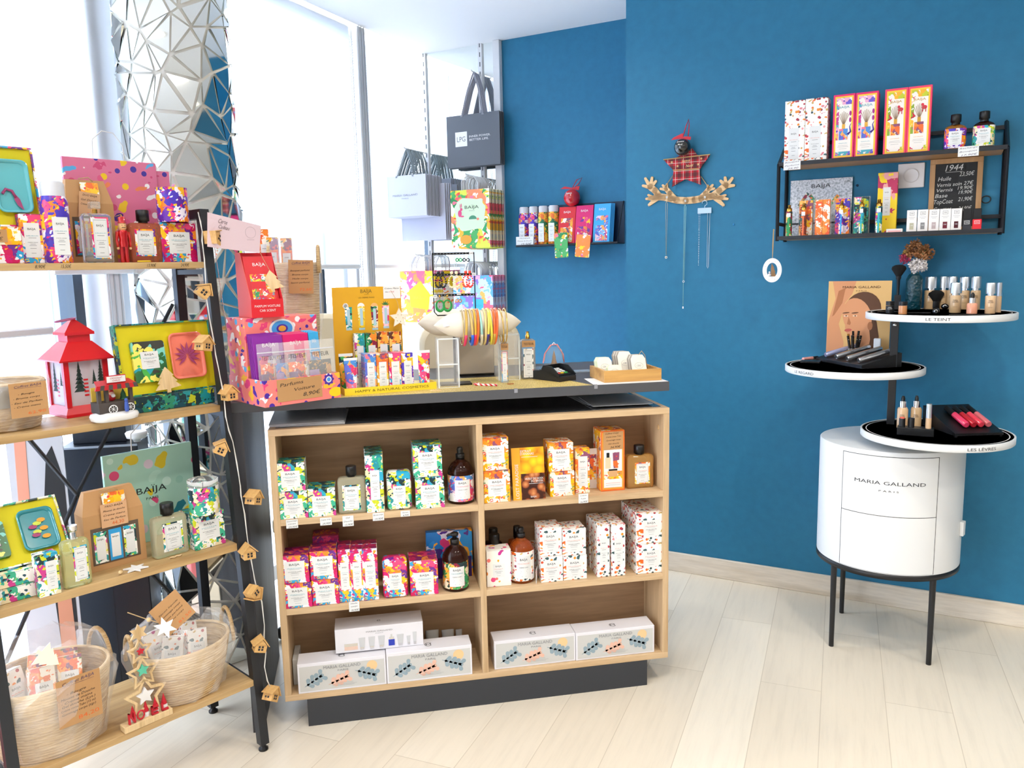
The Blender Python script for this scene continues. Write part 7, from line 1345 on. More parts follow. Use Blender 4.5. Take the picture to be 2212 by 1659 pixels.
for g_, (x0, y0, n_, cl, ww, hh) in enumerate(((tw2 * .20, td * .62, 7, pgr, .05, .068), (tw2 * .27, td * .22, 5, pgr, .048, .048), (tw2 * .60, td * .70, 12, pgy, .05, .084), (tw2 * .73, td * .32, 9, pgy, .05, .078))):
  for k in range(n_):
    front = k == 0; m_ = pcr if (front or k % 4 == 0) else cl; b = MB(); b.push(rot('X', -.42)); b.prism([(-ww / 2, 0), (ww / 2, 0), (ww / 2, hh * .82), (ww * .34, hh), (-ww * .34, hh), (-ww / 2, hh * .82)], 0, .0012, m_)
    if front:
      b.tube([(ww * .28 * math.cos(q), -.0006, hh * .52 + ww * .2 * math.sin(q)) for q in [j * PI / 12 for j in range(24)]], .0003, GREY, 3, closed=True); b.text('CBG', 0, hh * .52, .006, -.0006, GREY, w=ww * .3, shear=.3); b.rect(-ww * .25, ww * .25, hh * .2, hh * .21, -.0006, GREY)
    b.pop(); o = b.build('gift_tag', loc=TF.w(x0 - .001 * k, y0 + .0026 * k, .0052), rz=TF.a); tag(o, ('cream gift tag with oval logo fronting the %s bundle' if front else 'paper gift tag within the %s bundle') % ('back left green', 'front left small green', 'back right taupe', 'front right taupe')[g_], 'gift tag', None if front else 'gift tags of the %s bundle' % ('back left green', 'front left small green', 'back right taupe', 'front right taupe')[g_])
b = MB(); q0, q1 = TF.hit(*V3(1810, 300), .06), TF.hit(*V3(1960, 420), .05); b.tube([(q0[0], .055, q0[2]), (q0[0] + .012, .06, q0[2] + .012), (q1[0] - .006, .07, q0[2] - .004), (q1[0] + .004, .07, q1[2] - .02)], .0011, TWINE, 5); tag(b.build('twine_loop', loc=TF.w(0, 0, 0), rz=TF.a), 'jute twine loop on the right bundle of gift tags', 'twine')
# office chair backs behind the counter
bei = mat('beige_leather', 'd6c9ac', .5)
for k, (u, vt, v1, w_, yy, q_) in enumerate(((275, 1230, 1470, .20, .72, V1), (915, 855, 1000, .17, 1.0, R5))):
  pp = CASE.hit(*q_(u, vt), yy); pp = (pp[0] + (.21 if k == 0 else 0), yy, pp[2]); r = thing('office_chair', ('beige leather chair back showing left of the cushions behind the counter', 'beige chair back showing right of the salmon display behind the counter')[k], 'chair', (pp[0], yy, 0)); zt2 = pp[2]
  b = MB(); b.push(tr(0, 0, zt2 - .25) @ rot('X', PI / 2)); b.rlathe([(.02, -.03), (.003, -.02), (0, 0), (.003, .02), (.02, .03)], bei, .40 if k == 0 else .24, .5, .08, 6); b.pop(); b.build('backrest', r)
  b = MB(); b.box(-.2, .2, -.42, -.02, .42, .50, bei, .02); b.build('seat', r); b = MB(); b.lathe([(.03, .04), (.025, .42)], BLACK, 14, (0, -.22, 0)); b.build('column', r); b = MB(); b.box(-.02, .02, .03, .05, .46, zt2 - .2, BLACK); b.build('back_bracket', r)
  for j in range(5): a = 2 * PI * j / 5; b = MB(); b.tube([(0, -.22, .07), (.24 * math.cos(a), -.22 + .24 * math.sin(a), .05)], .014, BLACK, 6); b.ball((.24 * math.cos(a), -.22 + .24 * math.sin(a), .026), .025, BLACK, 10); b.build('base_arm', r)
b = MB(); yy = .34; a, c = CASE.hit(*V2(600, 900), yy)[0], CASE.hit(*V2(1225, 900), yy)[0]; z1 = CASE.hit(*V2(900, 560), yy)[2]; b.box(0, c - a, 0, .12, .008, z1 - CT, mat('greige_board', 'bdb2a2', .6), .002); b.box(0, c - a, .01, .11, 0, .008, BLACK); tag(b.build('storage_box', loc=(a, yy, CT)), 'greige box with a dark base seen through the gap under the bangle cushion', 'box')
# ================================================================ HANGING BAGS (mirror panel) and small shelf on the recessed wall
F7 = WALLB
def bh_(q, u, v_, y): return F7.hit(*q(u, v_), y)
def solve_d(q, u, v_, xt):           # depth at which the hook tip sits over its upright
  best = min(((abs(bh_(q, u, v_, -d / 200)[0] - xt), d / 200) for d in range(4, 90)), key=lambda t_: t_[0]); return best[1]
xa_, xb_ = mx0 + .012, xm
def bagstack(grp, lab, q, quad, tipx, tip, n, gap, mats_, hand, prt, hcol, hr=.0016, ht=None, thick=.005, xup=None):
  """quad: u0, u1, v_top(mid), v_bottom(mid) of the front bag; tip: pixel of the hook tip"""
  D = solve_d(q, *tip, tipx); D = min(max(D, .08), .34); u0, u1, vt, vb = quad
  a, c = bh_(q, u0, (vt + vb) / 2, -D)[0], bh_(q, u1, (vt + vb) / 2, -D)[0]; z1, z0 = bh_(q, (u0 + u1) / 2, vt, -D)[2], bh_(q, (u0 + u1) / 2, vb, -D)[2]; tz = bh_(q, *tip, -D)[2]; w, h = c - a, z1 - z0; xc = (a + c) / 2
  r0 = None
  hk = MB(); hk.tube([(0, -.016, 0), (0, -D - .01, .004), (0, -D - .014, .010)], .0035, gw, 8); o = hk.build('display_hook', loc=F7.w(tipx, 0, tz - .004), rz=F7.a); tag(o, 'white display hook carrying the %s' % grp, 'hook')
  for k in range(n):
    yy = -D + .008 + gap * k
    if yy > -.024: break
    if r0 is None:
      r = thing('shopping_bag', lab + ', front one', 'shopping bag', F7.w(xc, yy, z0), F7.a); r0 = r
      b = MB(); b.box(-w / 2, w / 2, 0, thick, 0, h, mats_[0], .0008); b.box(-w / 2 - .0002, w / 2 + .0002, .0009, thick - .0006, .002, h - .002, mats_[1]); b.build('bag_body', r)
      b = MB(); prt(b, w, h); b.build('printed_front', r)
      b = MB(); dx, dz = tipx - xc, tz - z0
      if hand == 'ribbon':
        for s_ in (-1, 1):
          for o_ in (-.004, .003): b.tube([(s_ * w * .2 + o_, -.001, h - .01), (s_ * w * .1 + o_ + dx * .7, .001, h + (dz - h) * .6), (dx + o_ * .6, .002, dz)], hr, hcol, 4)
      else:
        for y_ in (0, thick): b.tube([(-w * .2, y_, h - .004), (-w * .2 + dx * .2, y_, h + (dz - h) * .5), (-w * .14 + dx * .7, y_, h + (dz - h) * .86), (dx, y_, dz), (w * .14 + dx * .7, y_, h + (dz - h) * .86), (w * .2 + dx * .2, y_, h + (dz - h) * .5), (w * .2, y_, h - .004)], hr, hcol, 5)
      b.build('handles', r)
    else: d_ = dup(r0, loc=F7.w(xc + .002 * math.sin(k * 1.7), yy, z0 - .001 * (k % 3)), label='%s, behind the front bag' % lab); d_['group'] = grp
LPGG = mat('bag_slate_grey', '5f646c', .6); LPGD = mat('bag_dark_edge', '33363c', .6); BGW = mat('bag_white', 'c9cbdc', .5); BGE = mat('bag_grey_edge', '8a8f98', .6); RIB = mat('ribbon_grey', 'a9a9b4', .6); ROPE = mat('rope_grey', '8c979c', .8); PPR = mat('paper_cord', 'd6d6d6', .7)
def p_lpg(b, w, h):
  b.box(-w * .335, -w * .11, -.0012, -.0004, h * .40, h * .68, WHITE); b.text('LPG', -w * .222, h * .54, h * .10, -.0016, LPGG, w=w * .16); b.text('INNER POWER.', w * .13, h * .575, h * .042, -.0012, WHITE, w=w * .40); b.text('BETTER LIFE.', w * .115, h * .51, h * .042, -.0012, WHITE, w=w * .36)
def p_mg(b, w, h): b.text('MARIA GALLAND', 0, h * .52, h * .05, -.0012, GREY, w=w * .60); b.text('PARIS', .0, h * .44, h * .028, -.0012, GREY, w=w * .16)
def p_none(b, w, h): b.rect(-w * .5, w * .5, h * .985, h * .99, -.001, BGE)
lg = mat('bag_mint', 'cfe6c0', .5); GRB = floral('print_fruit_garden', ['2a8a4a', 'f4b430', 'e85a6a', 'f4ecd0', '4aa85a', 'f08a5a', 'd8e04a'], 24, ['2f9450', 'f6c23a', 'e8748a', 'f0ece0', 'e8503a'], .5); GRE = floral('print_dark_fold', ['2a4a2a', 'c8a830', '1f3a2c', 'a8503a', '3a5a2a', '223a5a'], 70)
def p_gr(b, w, h): 
  b.prism([(w * .38 * math.copysign(abs(math.cos(q)) ** .5, math.cos(q)) * (1 + .07 * math.sin(9 * q)), h * .58 + h * .27 * math.copysign(abs(math.sin(q)) ** .5, math.sin(q)) * (1 + .06 * math.cos(7 * q))) for q in [k * PI / 24 for k in range(48)]], -.0014, -.0006, lg)
  b.text('BAÏJA', w * .05, h * .70, h * .055, -.0018, INK, w=w * .36); b.text('PARIS', w * .05, h * .64, h * .02, -.0018, GREY, w=w * .14); rs = mat('rabbit_pink', 'd84a7c', .6)
  for cx_, cz_, a_, c_ in ((-.26, .60, .05, .06), (-.22, .67, .032, .026), (-.245, .73, .010, .04), (-.215, .735, .010, .04), (-.20, .55, .05, .014)): b.add([(w * (cx_ + a_ * math.cos(q)), -.0018, h * (cz_ + c_ * math.sin(q))) for q in [k * PI / 8 for k in range(16)]], [tuple(range(16))], rs)
  b.add([(w * (.07 + .10 * math.cos(q)), -.0018, h * (.50 + .06 * max(math.sin(q), -.1))) for q in [k * PI / 10 for k in range(20)]], [tuple(range(20))], mat('turtle_green', '4a8a6a', .6)); b.add([(w * (.20 + .035 * math.cos(q)), -.0019, h * (.495 + .022 * math.sin(q))) for q in [k * PI / 5 for k in range(10)]], [tuple(range(10))], CORAL)
  for s_ in (-1, 1): b.add([(w * x, -.002, h * z) for x, z in ((s_ * .30, .30), (s_ * .44, .46), (s_ * .40, .30), (s_ * .46, .22))], [(0, 1, 2, 3)], GRNS)
  b.add([(w * (-.12 + .15 * math.cos(q)), -.002, h * (.15 + .08 * math.sin(q))) for q in [k * PI / 10 for k in range(20)]], [tuple(range(20))], OCHRE)
YLB = floral('print_yellow_safari', ['f6d21c', 'f6d21c', 'e85a7c', 'f4f0ea', 'f08a3a', 'd84a8c', 'f4e6a0'], 20, ['f6d21c', 'e8a0c0', 'f08a4a', 'f4f0ea', 'e84a6a'], .5)
def p_yl(b, w, h): b.prism([(-w * .2, h * .3), (w * .3, h * .25), (w * .36, h * .55), (w * .1, h * .8), (-w * .24, h * .62)], -.0012, -.0006, mat('sun_yellow', 'f8d400', .5)); b.text('BAÏJA', w * .05, h * .48, h * .05, -.0016, OCHRE, w=w * .30)
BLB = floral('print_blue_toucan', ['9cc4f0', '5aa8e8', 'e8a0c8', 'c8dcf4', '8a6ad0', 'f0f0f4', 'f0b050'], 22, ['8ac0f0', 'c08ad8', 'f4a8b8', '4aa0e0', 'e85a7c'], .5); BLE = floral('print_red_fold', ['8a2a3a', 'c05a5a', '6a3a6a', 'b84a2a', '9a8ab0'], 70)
def p_bl(b, w, h): b.box(-w * .0, w * .26, -.0012, -.0006, h * .06, h * .42, mat('patch_cyan', '3ab0ec', .5)); b.text('BAÏJA', w * .12, h * .26, h * .05, -.0016, LIP, w=w * .2); b.prism([(w * .3, h * .1), (w * .42, h * .1), (w * .42, h * .2), (w * .5, h * .2), (w * .49, h * .28), (w * .42, h * .28), (w * .42, h * .36), (w * .34, h * .36), (w * .34, h * .28), (w * .26, h * .28), (w * .26, h * .2), (w * .34, h * .2)], -.0014, -.0006, mat('coral_cross', 'e8647c', .5))
bagstack('dark grey bags', 'dark grey bag with white LPG logo', U2, (503, 855, 568, 918), xb_, (680, 290), 5, .016, (LPGG, LPGD), 'ribbon', p_lpg, RIB, .0034)
bagstack('small white rope-handled bags', 'small white bag printed MARIA GALLAND with grey rope handles', U2, (90, 366, 978, 1252), xa_, (232, 800), 18, .009, (BGW, BGE), 'ribbon', p_mg, ROPE, .0022)
bagstack('green fruit print bags', 'green fruit garden print bag reading BAÏJA', U2, (530, 788, 1072, 1462), xb_, (640, 975), 18, .010, (GRB, GRE), 'cord', p_gr, PPR, .0014)
bagstack('yellow safari print bags', 'yellow and pink safari print bag reading BAÏJA', V1, (25, 575, 405, 1230), xa_, (300, 150), 8, .012, (YLB, YLB), 'cord', p_yl, PPR, .0014)
bagstack('blue toucan print bags', 'blue toucan print bag reading BAÏJA', V1, (870, 1500, 480, 1130), xb_, (1140, 262), 16, .010, (BLB, BLE), 'cord', p_bl, PPR, .0014)
# larger white bags below the small ones: same hook row
yy = -.075; a, c = bh_(U2, 132, 1250, yy)[0], bh_(U2, 500, 1250, yy)[0]; z1, z0 = bh_(U2, 400, 1036, yy)[2], bh_(U2, 320, 1412, yy)[2]; w, h = c - a, z1 - z0; r0 = None
for k in range(4):
  if r0 is None:
    r0 = thing('shopping_bag', 'larger plain white bag below the small MARIA GALLAND bags, front one', 'shopping bag', F7.w((a + c) / 2, yy, z0), F7.a); b = MB(); b.box(-w / 2, w / 2, 0, .007, 0, h, BGW, .0008); b.box(-w / 2 - .0002, w / 2 + .0002, .0012, .006, .002, h - .002, BGE); b.build('bag_body', r0)
    b = MB(); [b.tube([(s_ * w * .2, 0, h - .005), (s_ * w * .1, 0, h + .05), (0, 0, h + .07)], .0022, ROPE, 5) for s_ in (-1, 1)]; b.build('handles', r0)
  else: d_ = dup(r0, loc=F7.w((a + c) / 2 + .006 * k, yy + .012 * k, z0), label='larger plain white bag behind the front one below the small bags'); d_['group'] = 'larger white bags'
# ---- small black shelf on the recessed wall
sy_ = -.10; a, c = bh_(U2, 965, 1455, sy_)[0], bh_(U2, 1640, 1430, sy_)[0]; zs = (bh_(U2, 965, 1455, sy_)[2] + bh_(U2, 1640, 1430, sy_)[2]) / 2; zt2 = bh_(U2, 1100, 1185, -.005)[2]
sh = thing('small_wall_shelf', 'small black metal shelf on the recessed blue wall', 'shelf', F7.w(0, 0, 0), F7.a)
b = MB(); b.box(a, c, sy_, -.001, zs, zs + .003, STEEL); b.box(a, c, sy_, sy_ + .0015, zs, zs + .010, STEEL); b.build('shelf_plate', sh)
b = MB(); b.box(a, c, -.003, -.001, zs + .003, zt2, mat('shelf_back_blue', '12304c', .5)); b.build('back_plate', sh)
b = MB(); b.tube([(c - .004, sy_ + .002, zs), (c - .004, -.004, zt2)], .0025, STEEL, 6); b.build('side_rod', sh); ZS = zs + .003
def sfit(u0, u1, vb, vt, y=-.085): x, yy, w, h = fit(F7, ZS, U2, u0, u1, vb, vt, y); return F7.w(x, yy, ZS), w, h
ORC = floral('print_orange_jungle', ['e8702c', '2a8a4a', 'f4b430', 'f08a3a', '1f6a4a', 'f6d050'], 60)
def mousse(P, rz, w, h, pt, lab, capc=.16):
  r = thing('shower_foam_can', lab, 'bottle', P, rz); R = w / 2; b = MB(); b.lathe([(R * .94, 0), (R, .003), (R, h * (1 - capc) - .014), (R * .86, h * (1 - capc))], pt, 24, (0, R, 0)); b.build('can_body', r)
  b = MB(); b.lathe([(R * .84, h * (1 - capc)), (R * .84, h - .006), (R * .72, h)], mat('cap_grey_white', 'cfd0d6', .5), 22, (0, R, 0)); b.build('cap', r)
  b = MB(); hw = R * .55; b.push(tr(0, R - math.sqrt(R * R - hw * hw) - (R - math.sqrt(R * R - hw * hw)) - .0008, 0)); label(b, -hw, hw, h * .10, h * .56, 0, 'DÉLIRIUM', 'MOUSSE'); b.pop(); b.build('label', r); return r
for k, (u0, u1, pt) in enumerate(((975, 1040, DELP), (1040, 1102, DELP), (1102, 1168, ORC), (1168, 1238, ORC))):
  P, w, h = sfit(u0, u1, 1450, 1188 - 4 * k, -.08); mousse(P, F7.a, w, h, pt, 'white capped %s print foam can, %s on the small shelf' % (('violet', 'violet', 'green and orange', 'green and orange')[k], ('leftmost', 'second', 'third', 'fourth')[k]))
P, w, h = sfit(1150, 1215, 1445, 1185, -.035); mousse(P, F7.a, w, h, ORC, 'white capped foam can behind the front four on the small shelf')
for k, (u0, u1, vt, cl, pt, nm) in enumerate(((1240, 1352, 1182, RED, LOST, 'red'), (1352, 1468, 1172, MAG, DELIR, 'magenta'), (1472, 1585, 1160, CYAN, ISMAR, 'sky blue'))):
  P, w, h = sfit(u0, u1, 1440, vt, -.085)
  for j in range(4 if k == 2 else 2):
    pack(P + F7.y * .007 * j + F7.x * .004 * j * (k == 2), F7.a, w - .002, h, cl, '%s car scent pack in front on the small wall shelf' % nm if j == 0 else '%s car scent pack behind the front one on the small wall shelf' % nm, None if j == 0 else '%s scent packs on the small shelf' % nm, pt, -.16)
  u2, u3, v2, v3 = ((1222, 1318, 1360, 1525), (1352, 1455, 1372, 1522), (0, 0, 0, 0))[k]
  if u2:
    q = bh_(U2, (u2 + u3) / 2, v3, -.104); q1 = bh_(U2, (u2 + u3) / 2, v2, -.104); ww = bh_(U2, u3, v3, -.104)[0] - bh_(U2, u2, v3, -.104)[0]; b = MB(); b.push(tr(0, 0, (q1[2] - q[2]) / 2) @ rot('X', PI / 2)); b.rlathe([(0, 0), (0, .0012)], (GRB, YLB)[k], ww * .92, q1[2] - q[2], .006); b.pop(); b.text('BAÏJA', 0, .008, .004, -.0018, ROSE, w=.016)
    tag(b.build('scent_card', M=Matrix.Translation(F7.w(q[0], -.104, q[2])) @ rot('Z', F7.a) @ rot('Y', (-.04, .10)[k])), ('green floral scent card hanging over the edge of the small shelf', 'peach floral scent card hanging over the edge of the small shelf')[k], 'car scent')
P, w, h = sfit(968, 1082, 1458, 1385, -.094); b = MB(); b.box(-w / 2, w / 2, 0, .0008, 0, h, CARD); b.text('MOANA', 0, h * .82, h * .13, -.0004, PEN, w=w * .6, shear=.3); b.text('Mousse de Douche', 0, h * .55, h * .13, -.0004, PEN, w=w * .85, shear=.3); b.text('15,50€', w * .1, h * .22, h * .22, -.0004, PEN, w=w * .6, shear=.3); tag(b.build('price_tag', loc=P, rz=F7.a), 'white price card reading Mousse de Douche 15,50€ on the small shelf', 'price tag')
q = bh_(U2, 1338, 1128, -.05); rr = abs(bh_(U2, 1390, 1128, -.05)[0] - q[0]); r = thing('christmas_bauble', 'red bauble with red ribbon bow on top of the small wall shelf', 'bauble', F7.w(q[0], -.05, q[2]), F7.a)
b = MB(); b.ball((0, 0, 0), rr, mat('bauble_red', 'c01824', .15, coat=1), 24, 1.0); b.build('ball', r); b = MB(); b.text('Joyeux', 0, rr * .45, rr * .22, -rr * .93, WHITE, w=rr * .8, shear=.2); b.build('white_lettering', r)
b = MB(); b.prism([(0, rr), (-rr * 1.5, rr * 1.1), (-rr * .9, rr * 1.35), (0, rr * 1.15), (rr * 1.0, rr * 1.3), (rr * .9, rr * .8)], -.003, -.001, rb); b.tube([(0, 0, rr), (rr * .6, 0, rr * 2.0), (rr * 1.3, 0, rr * 2.2), (rr * .9, 0, rr * 1.6), (rr * .1, 0, rr)], .0022, rb, 6); b.build('ribbon_bow', r)
# ================================================================ LADDER SHELF
L = LAD; LW_ = .60; SZ = [1.427, 1.025, .627, .222]; FY = [.141, .108, .069, .030]; TH = [.017, .0185, .0215, .018]; PW = .026
ld = thing('ladder_shelf', 'four-tier shelf of oak boards in a leaning black metal frame', 'shelf unit', L.o, L.a)
lean = .1304 / 1.558; bkm = mat('frame_black', '212429', .45)
for x0 in (0.0005, -LW_ - PW):
  b = MB(); b.add([(x, y, z) for z, y0 in ((.02, 0), (1.572, .1315)) for x, y in ((x0, y0), (x0 + PW, y0), (x0 + PW, y0 + PW), (x0, y0 + PW))], [(0, 1, 2, 3), (4, 5, 6, 7), (0, 1, 5, 4), (1, 2, 6, 5), (2, 3, 7, 6), (3, 0, 4, 7)], bkm); b.build('front_post', ld)
  b = MB(); b.box(x0, x0 + PW, .31, .336, .02, 1.572, bkm); b.build('back_post', ld)
  b = MB(); b.box(x0, x0 + PW, .157, .31, 1.546, 1.572, bkm); b.build('top_bar', ld)
  for y0 in (.013, .323): b = MB(); b.lathe([(.006, 0), (.014, .0), (.014, .006), (.008, .010), (.008, .02)], BLACK, 16, (x0 + PW / 2, y0, 0)); b.build('foot', ld)
  for z, fy in zip(SZ, FY): b = MB(); b.box(x0 + .003, x0 + PW - .003, fy + .004, .31, z - .034, z - .02, bkm); b.build('side_bar', ld)
for z, fy, th in zip(SZ, FY, TH):
  b = MB(); b.box(-LW_, 0, fy - .012, .306, z - th, z, LOAK, .0008)
  if z > 1.4:
    for u, s_ in ((345, '8,90€'), (565, '15,50€'), (1295, '13,90€'), (1580, '24,90€')): x = L.hit(*R1(u, 1160), fy - .013)[0]; b.text(s_, x, z - th * .5, .0085, fy - .0124, PEN, w=.024, shear=.3)
  b.build('oak_board', ld)
cxz = L.hit(166, 1069, .345)
for p in (L.hit(68, 955, .345), L.hit(238, 926, .345), L.hit(382, 1296, .345)):
  k = (p[2] - cxz[2]) / (p[0] - cxz[0]); xe = -.0 if p[0] > cxz[0] else -LW_; b = MB(); b.tube([(cxz[0], .345, cxz[2]), (xe, .345, cxz[2] + k * (xe - cxz[0]))], .006, bkm, 4); b.build('cross_brace', ld)
  if p[2] < cxz[2]: b = MB(); b.tube([(cxz[0], .345, cxz[2]), (-LW_, .345, cxz[2] - .55)], .006, bkm, 4); b.build('cross_brace', ld)
def lf(i, q, xl_, xr_, yb, yt, y=None):
  x, yy, w, h = fit(L, SZ[i], q, xl_, xr_, yb, yt, y); return L.w(x, yy, SZ[i] + .0004), w, h
# ---- top tier
DF = ('DÉLIRIUM FLORAL', ''); ys = .17
P, w, h = lf(0, R1, 205, 395, 1140, 722, ys); carton('cosmetic_box', w, h, .035, DELIR, 'slim magenta floral box left of the foam can on the top tier', 'cosmetic box', P, L.a, fam=('DÉLIRIUM', 'CRÈME MAINS'), lf=(.14, .84, .12, .82))
P, w, h = lf(0, R1, 385, 625, 1140, 450, ys); mousse(P - L.y * w / 2, L.a, w, h, DELP, 'tall violet floral foam can with white cap on the top tier', .18)
P, w, h = lf(0, R1, 722, 972, 1135, 718, ys); z2 = L.hit(*R1(845, 620), ys)[2]
flacon('perfume_bottle', w, h, z2 - SZ[0] - h, .03, GWHT, DELIR, 'clear perfume bottle with glass stopper on the top tier', 'perfume', P - L.y * .014, L.a, fam=('DÉLIRIUM', 'EAU DE PARFUM'), cap='clear', lf=(.26, .86, .08, .92), wc=w * .34)
P, w, h = lf(0, R1, 1108, 1385, 1125, 800, ys + .02); z2 = L.hit(*R1(1200, 682), ys)[2]
flacon('shower_gel_bottle', w, h, z2 - SZ[0] - h, .035, GPNK, DELIR, 'coral shower gel bottle with black cap on the top tier', 'bottle', P - L.y * .017, L.a, fam=('DÉLIRIUM', 'GEL DOUCHE'), lf=(.14, .76, .16, .84))
P, w, h = lf(0, R1, 1395, 1692, 1125, 795, ys); carton('candle_box', w, h, w, DELIR, 'magenta floral candle box at the right end of the top tier', 'cosmetic box', P, L.a, fam=('DÉLIRIUM FLORAL', 'BOUGIE PARFUMÉE'), lf=(.2, .80, .22, .76))
def candle(P, w, h, pt, lab, full=1):
  P = Vector(P) - L.y * w / 2; r = thing('candle_glass', lab, 'candle', P, L.a); R = w / 2; b = MB(); b.lathe([(R * .96, 0), (R, .004), (R, h * full)], pt, 28, (0, R, 0), caps=False); b.build('printed_glass', r); b = MB(); b.lathe([(R - .002, h * full), (R, h * full), (R + .0004, h), (R - .002, h)], GWHT, 28, (0, R, 0), caps=False); b.build('clear_rim', r)
  b = MB(); b.lathe([(.0001, h * .8), (R - .004, h * .8)], CARD, 24, (0, R, 0), caps=False); b.tube([(0, R, h * .8), (0, R, h * .88)], .0008, BLACK, 4); b.build('wax', r)
zc = SZ[0] + h + .001; w2 = L.hit(*R1(1600, 700), ys + .01)[0] - L.hit(*R1(1352, 700), ys + .01)[0]; zt2 = L.hit(*R1(1475, 508), ys + .03)[2]; xc = L.hit(*R1(1475, 700), ys + .01)[0]
candle(L.w(xc, ys + .01, zc), w2, zt2 - zc, DELP, 'violet and orange floral candle glass standing on the magenta candle box')
# kraft pouch with window
def kraftbag(P, w, h, d, lab, items, note, price, q_=.0):
  r = thing('kraft_gift_box', lab, 'gift box', P, L.a); b = MB(); b.add([(x, y, z) for z, wi, yi in ((0, 0, 0), (h * .72, 0, 0), (h, w * .10, d * .35)) for x, y in ((-w / 2 + wi, yi), (w / 2 - wi, yi), (w / 2 - wi, d - yi), (-w / 2 + wi, d - yi))], [(k * 4 + i, k * 4 + (i + 1) % 4, k * 4 + 4 + (i + 1) % 4, k * 4 + 4 + i) for k in (0, 1) for i in range(4)] + [(0, 1, 2, 3), (8, 9, 10, 11)], KRAFT); b.build('box_body', r)
  b = MB(); b.box(-w * .40, w * .40, -.0008, -.0002, h * .08, h * .55, mat('window_shadow', '5a4a3c', .3)); n = len(items)
  for i, pt in enumerate(items): x0 = -w * .36 + w * .74 * i / n; b.box(x0, x0 + w * .64 / n, -.0016, -.0008, h * .10, h * .50, pt); b.box(x0 + w * .1 / n, x0 + w * .54 / n, -.0022, -.0016, h * .14, h * .44, CARD); b.text('BAÏJA', x0 + w * .32 / n, h * .40, h * .02, -.0026, INK, w=w * .3 / n)
  b.build('window', r)
  b = MB(); b.push(tr(w * .0, -.003, h * .80) @ rot('X', -.25)); b.box(-w * .16, w * .22, .0, .0008, 0, h * .17, LOST); b.pop(); b.tube([(-w * .2, 0, h), (0, -.004, h * 1.02), (w * .1, 0, h * .98)], .0014, TWINE, 5); b.build('patterned_sticker', r)
  b = MB(); b.push(tr(w * .0, -.006, h * .84) @ rot('Y', q_)); b.box(-w * .22, w * .22, -.0006, 0, -h * .30, 0, mat('note_kraft', 'cfa27a', .7))
  for i, s_ in enumerate(note): b.text(s_, 0, -h * (.035 + .055 * i), h * .024, -.0009, PEN, w=w * (.30 if i == 0 else .36), shear=.3)
  b.text(price, w * .05, -h * .26, h * .045, -.0009, ORANGEINK, w=w * .2); b.pop(); b.build('handwritten_note', r)
P, w, h = lf(0, R1, 610, 1010, 1130, 430, .225); kraftbag(P, w, h, .06, 'kraft gift box with note 30 behind the perfume bottle on the top tier', [DELIR, DELP], ['DUO BAÏJA', 'Gel Douche', 'Crème corps Tube'], '30', .12)
P, w, h = lf(0, R1, 610, 1395, 1100, 245, .292); PKB = floral('print_pink_blooms', ['d0507c', 'f4cc28', 'e0608c', '4a3a9c', 'f4f0f0'], 30, ['f4f0f0', '5ab0e8', 'f0c830', '4a2a8c', 'd0507c', 'f08a5a'], .62, bg='de7a9c')
def shopbag(P, w, h, pt, lab, txt=None):
  r = thing('shopping_bag', lab, 'shopping bag', P, L.a); b = MB(); b.box(-w / 2, w / 2, 0, .012, 0, h, pt, .001); b.build('bag_body', r); b = MB()
  if txt: b.text('BAÏJA', w * .0, h * txt, h * .07, -.0006, INK if pt is TLB else WHITE, w=w * .34); b.text('PARIS', 0, h * (txt - .09), h * .028, -.0006, INK if pt is TLB else WHITE, w=w * .14)
  b.build('printed_name', r) if txt else None; b = MB(); b.tube([(-w * .18, .004, h - .01), (-w * .17, .004, h + .05), (-w * .06, .004, h + .075), (w * .06, .004, h + .072), (w * .15, .004, h + .04), (w * .16, .004, h - .01)], .0017, PPR, 6); b.build('handle', r)
TLB = floral('print_mint_palms', ['d8c8d8', 'c4e4d8', 'd84a7c', '9accbc'], 20, ['a8d4c4', '2a6a9c', 'd8c028', 'b4dccc', '1f7a8c', 'a8d4c4'], .6, bg='a8d4c4')
shopbag(P, w, h * .98, PKB, 'pink flower print bag reading BAÏJA behind the bottles on the top tier', .28)
P, w, h = lf(0, R1, 1330, 1500, 1100, 360, .300); b = MB(); b.box(-w / 2, w / 2, 0, .004, 0, h, PKB); tag(b.build('gift_bag', loc=P, rz=L.a), 'edge of a second pink flower bag right of the first', 'shopping bag')
# nutcracker
P, w, h = lf(0, R1, 992, 1145, 1130, 745, ys - .005); nr = mat('nutcracker_red', 'cc1418', .12, .5, coat=1); r = thing('nutcracker', 'shiny red nutcracker soldier figurine between perfume and gel bottles', 'figurine', P, L.a); R = w * .20
b = MB()
for s_ in (-1, 1): b.lathe([(R * .5, 0), (R * .62, h * .04), (R * .5, h * .3), (R * .55, h * .36)], nr, 14, (s_ * R * .62, 0, 0))
b.lathe([(R * 1.15, h * .34), (R * 1.3, h * .44), (R * 1.1, h * .5), (R * 1.35, h * .66), (R * 1.2, h * .70)], nr, 20); b.build('body', r)
for s_ in (-1, 1):
  b = MB(); b.tube([(s_ * R * 1.55, 0, h * .67), (s_ * R * 1.85, -R * .1, h * .5), (s_ * R * 1.75, -R * .3, h * .34)], [R * .5, R * .42, R * .36], nr, 10); b.ball((s_ * R * 1.72, -R * .3, h * .31), R * .4, mat('gilt_skin', 'd8a878', .4), 10); b.build('arm', r)
b = MB(); b.lathe([(R * .7, h * .70), (R * 1.05, h * .74), (R * 1.05, h * .84), (R * .9, h * .86)], mat('gilt_skin', 'd8a878', .4), 18); b.box(-R * .5, R * .5, -R * 1.12, -R * .9, h * .755, h * .765, BLACK)
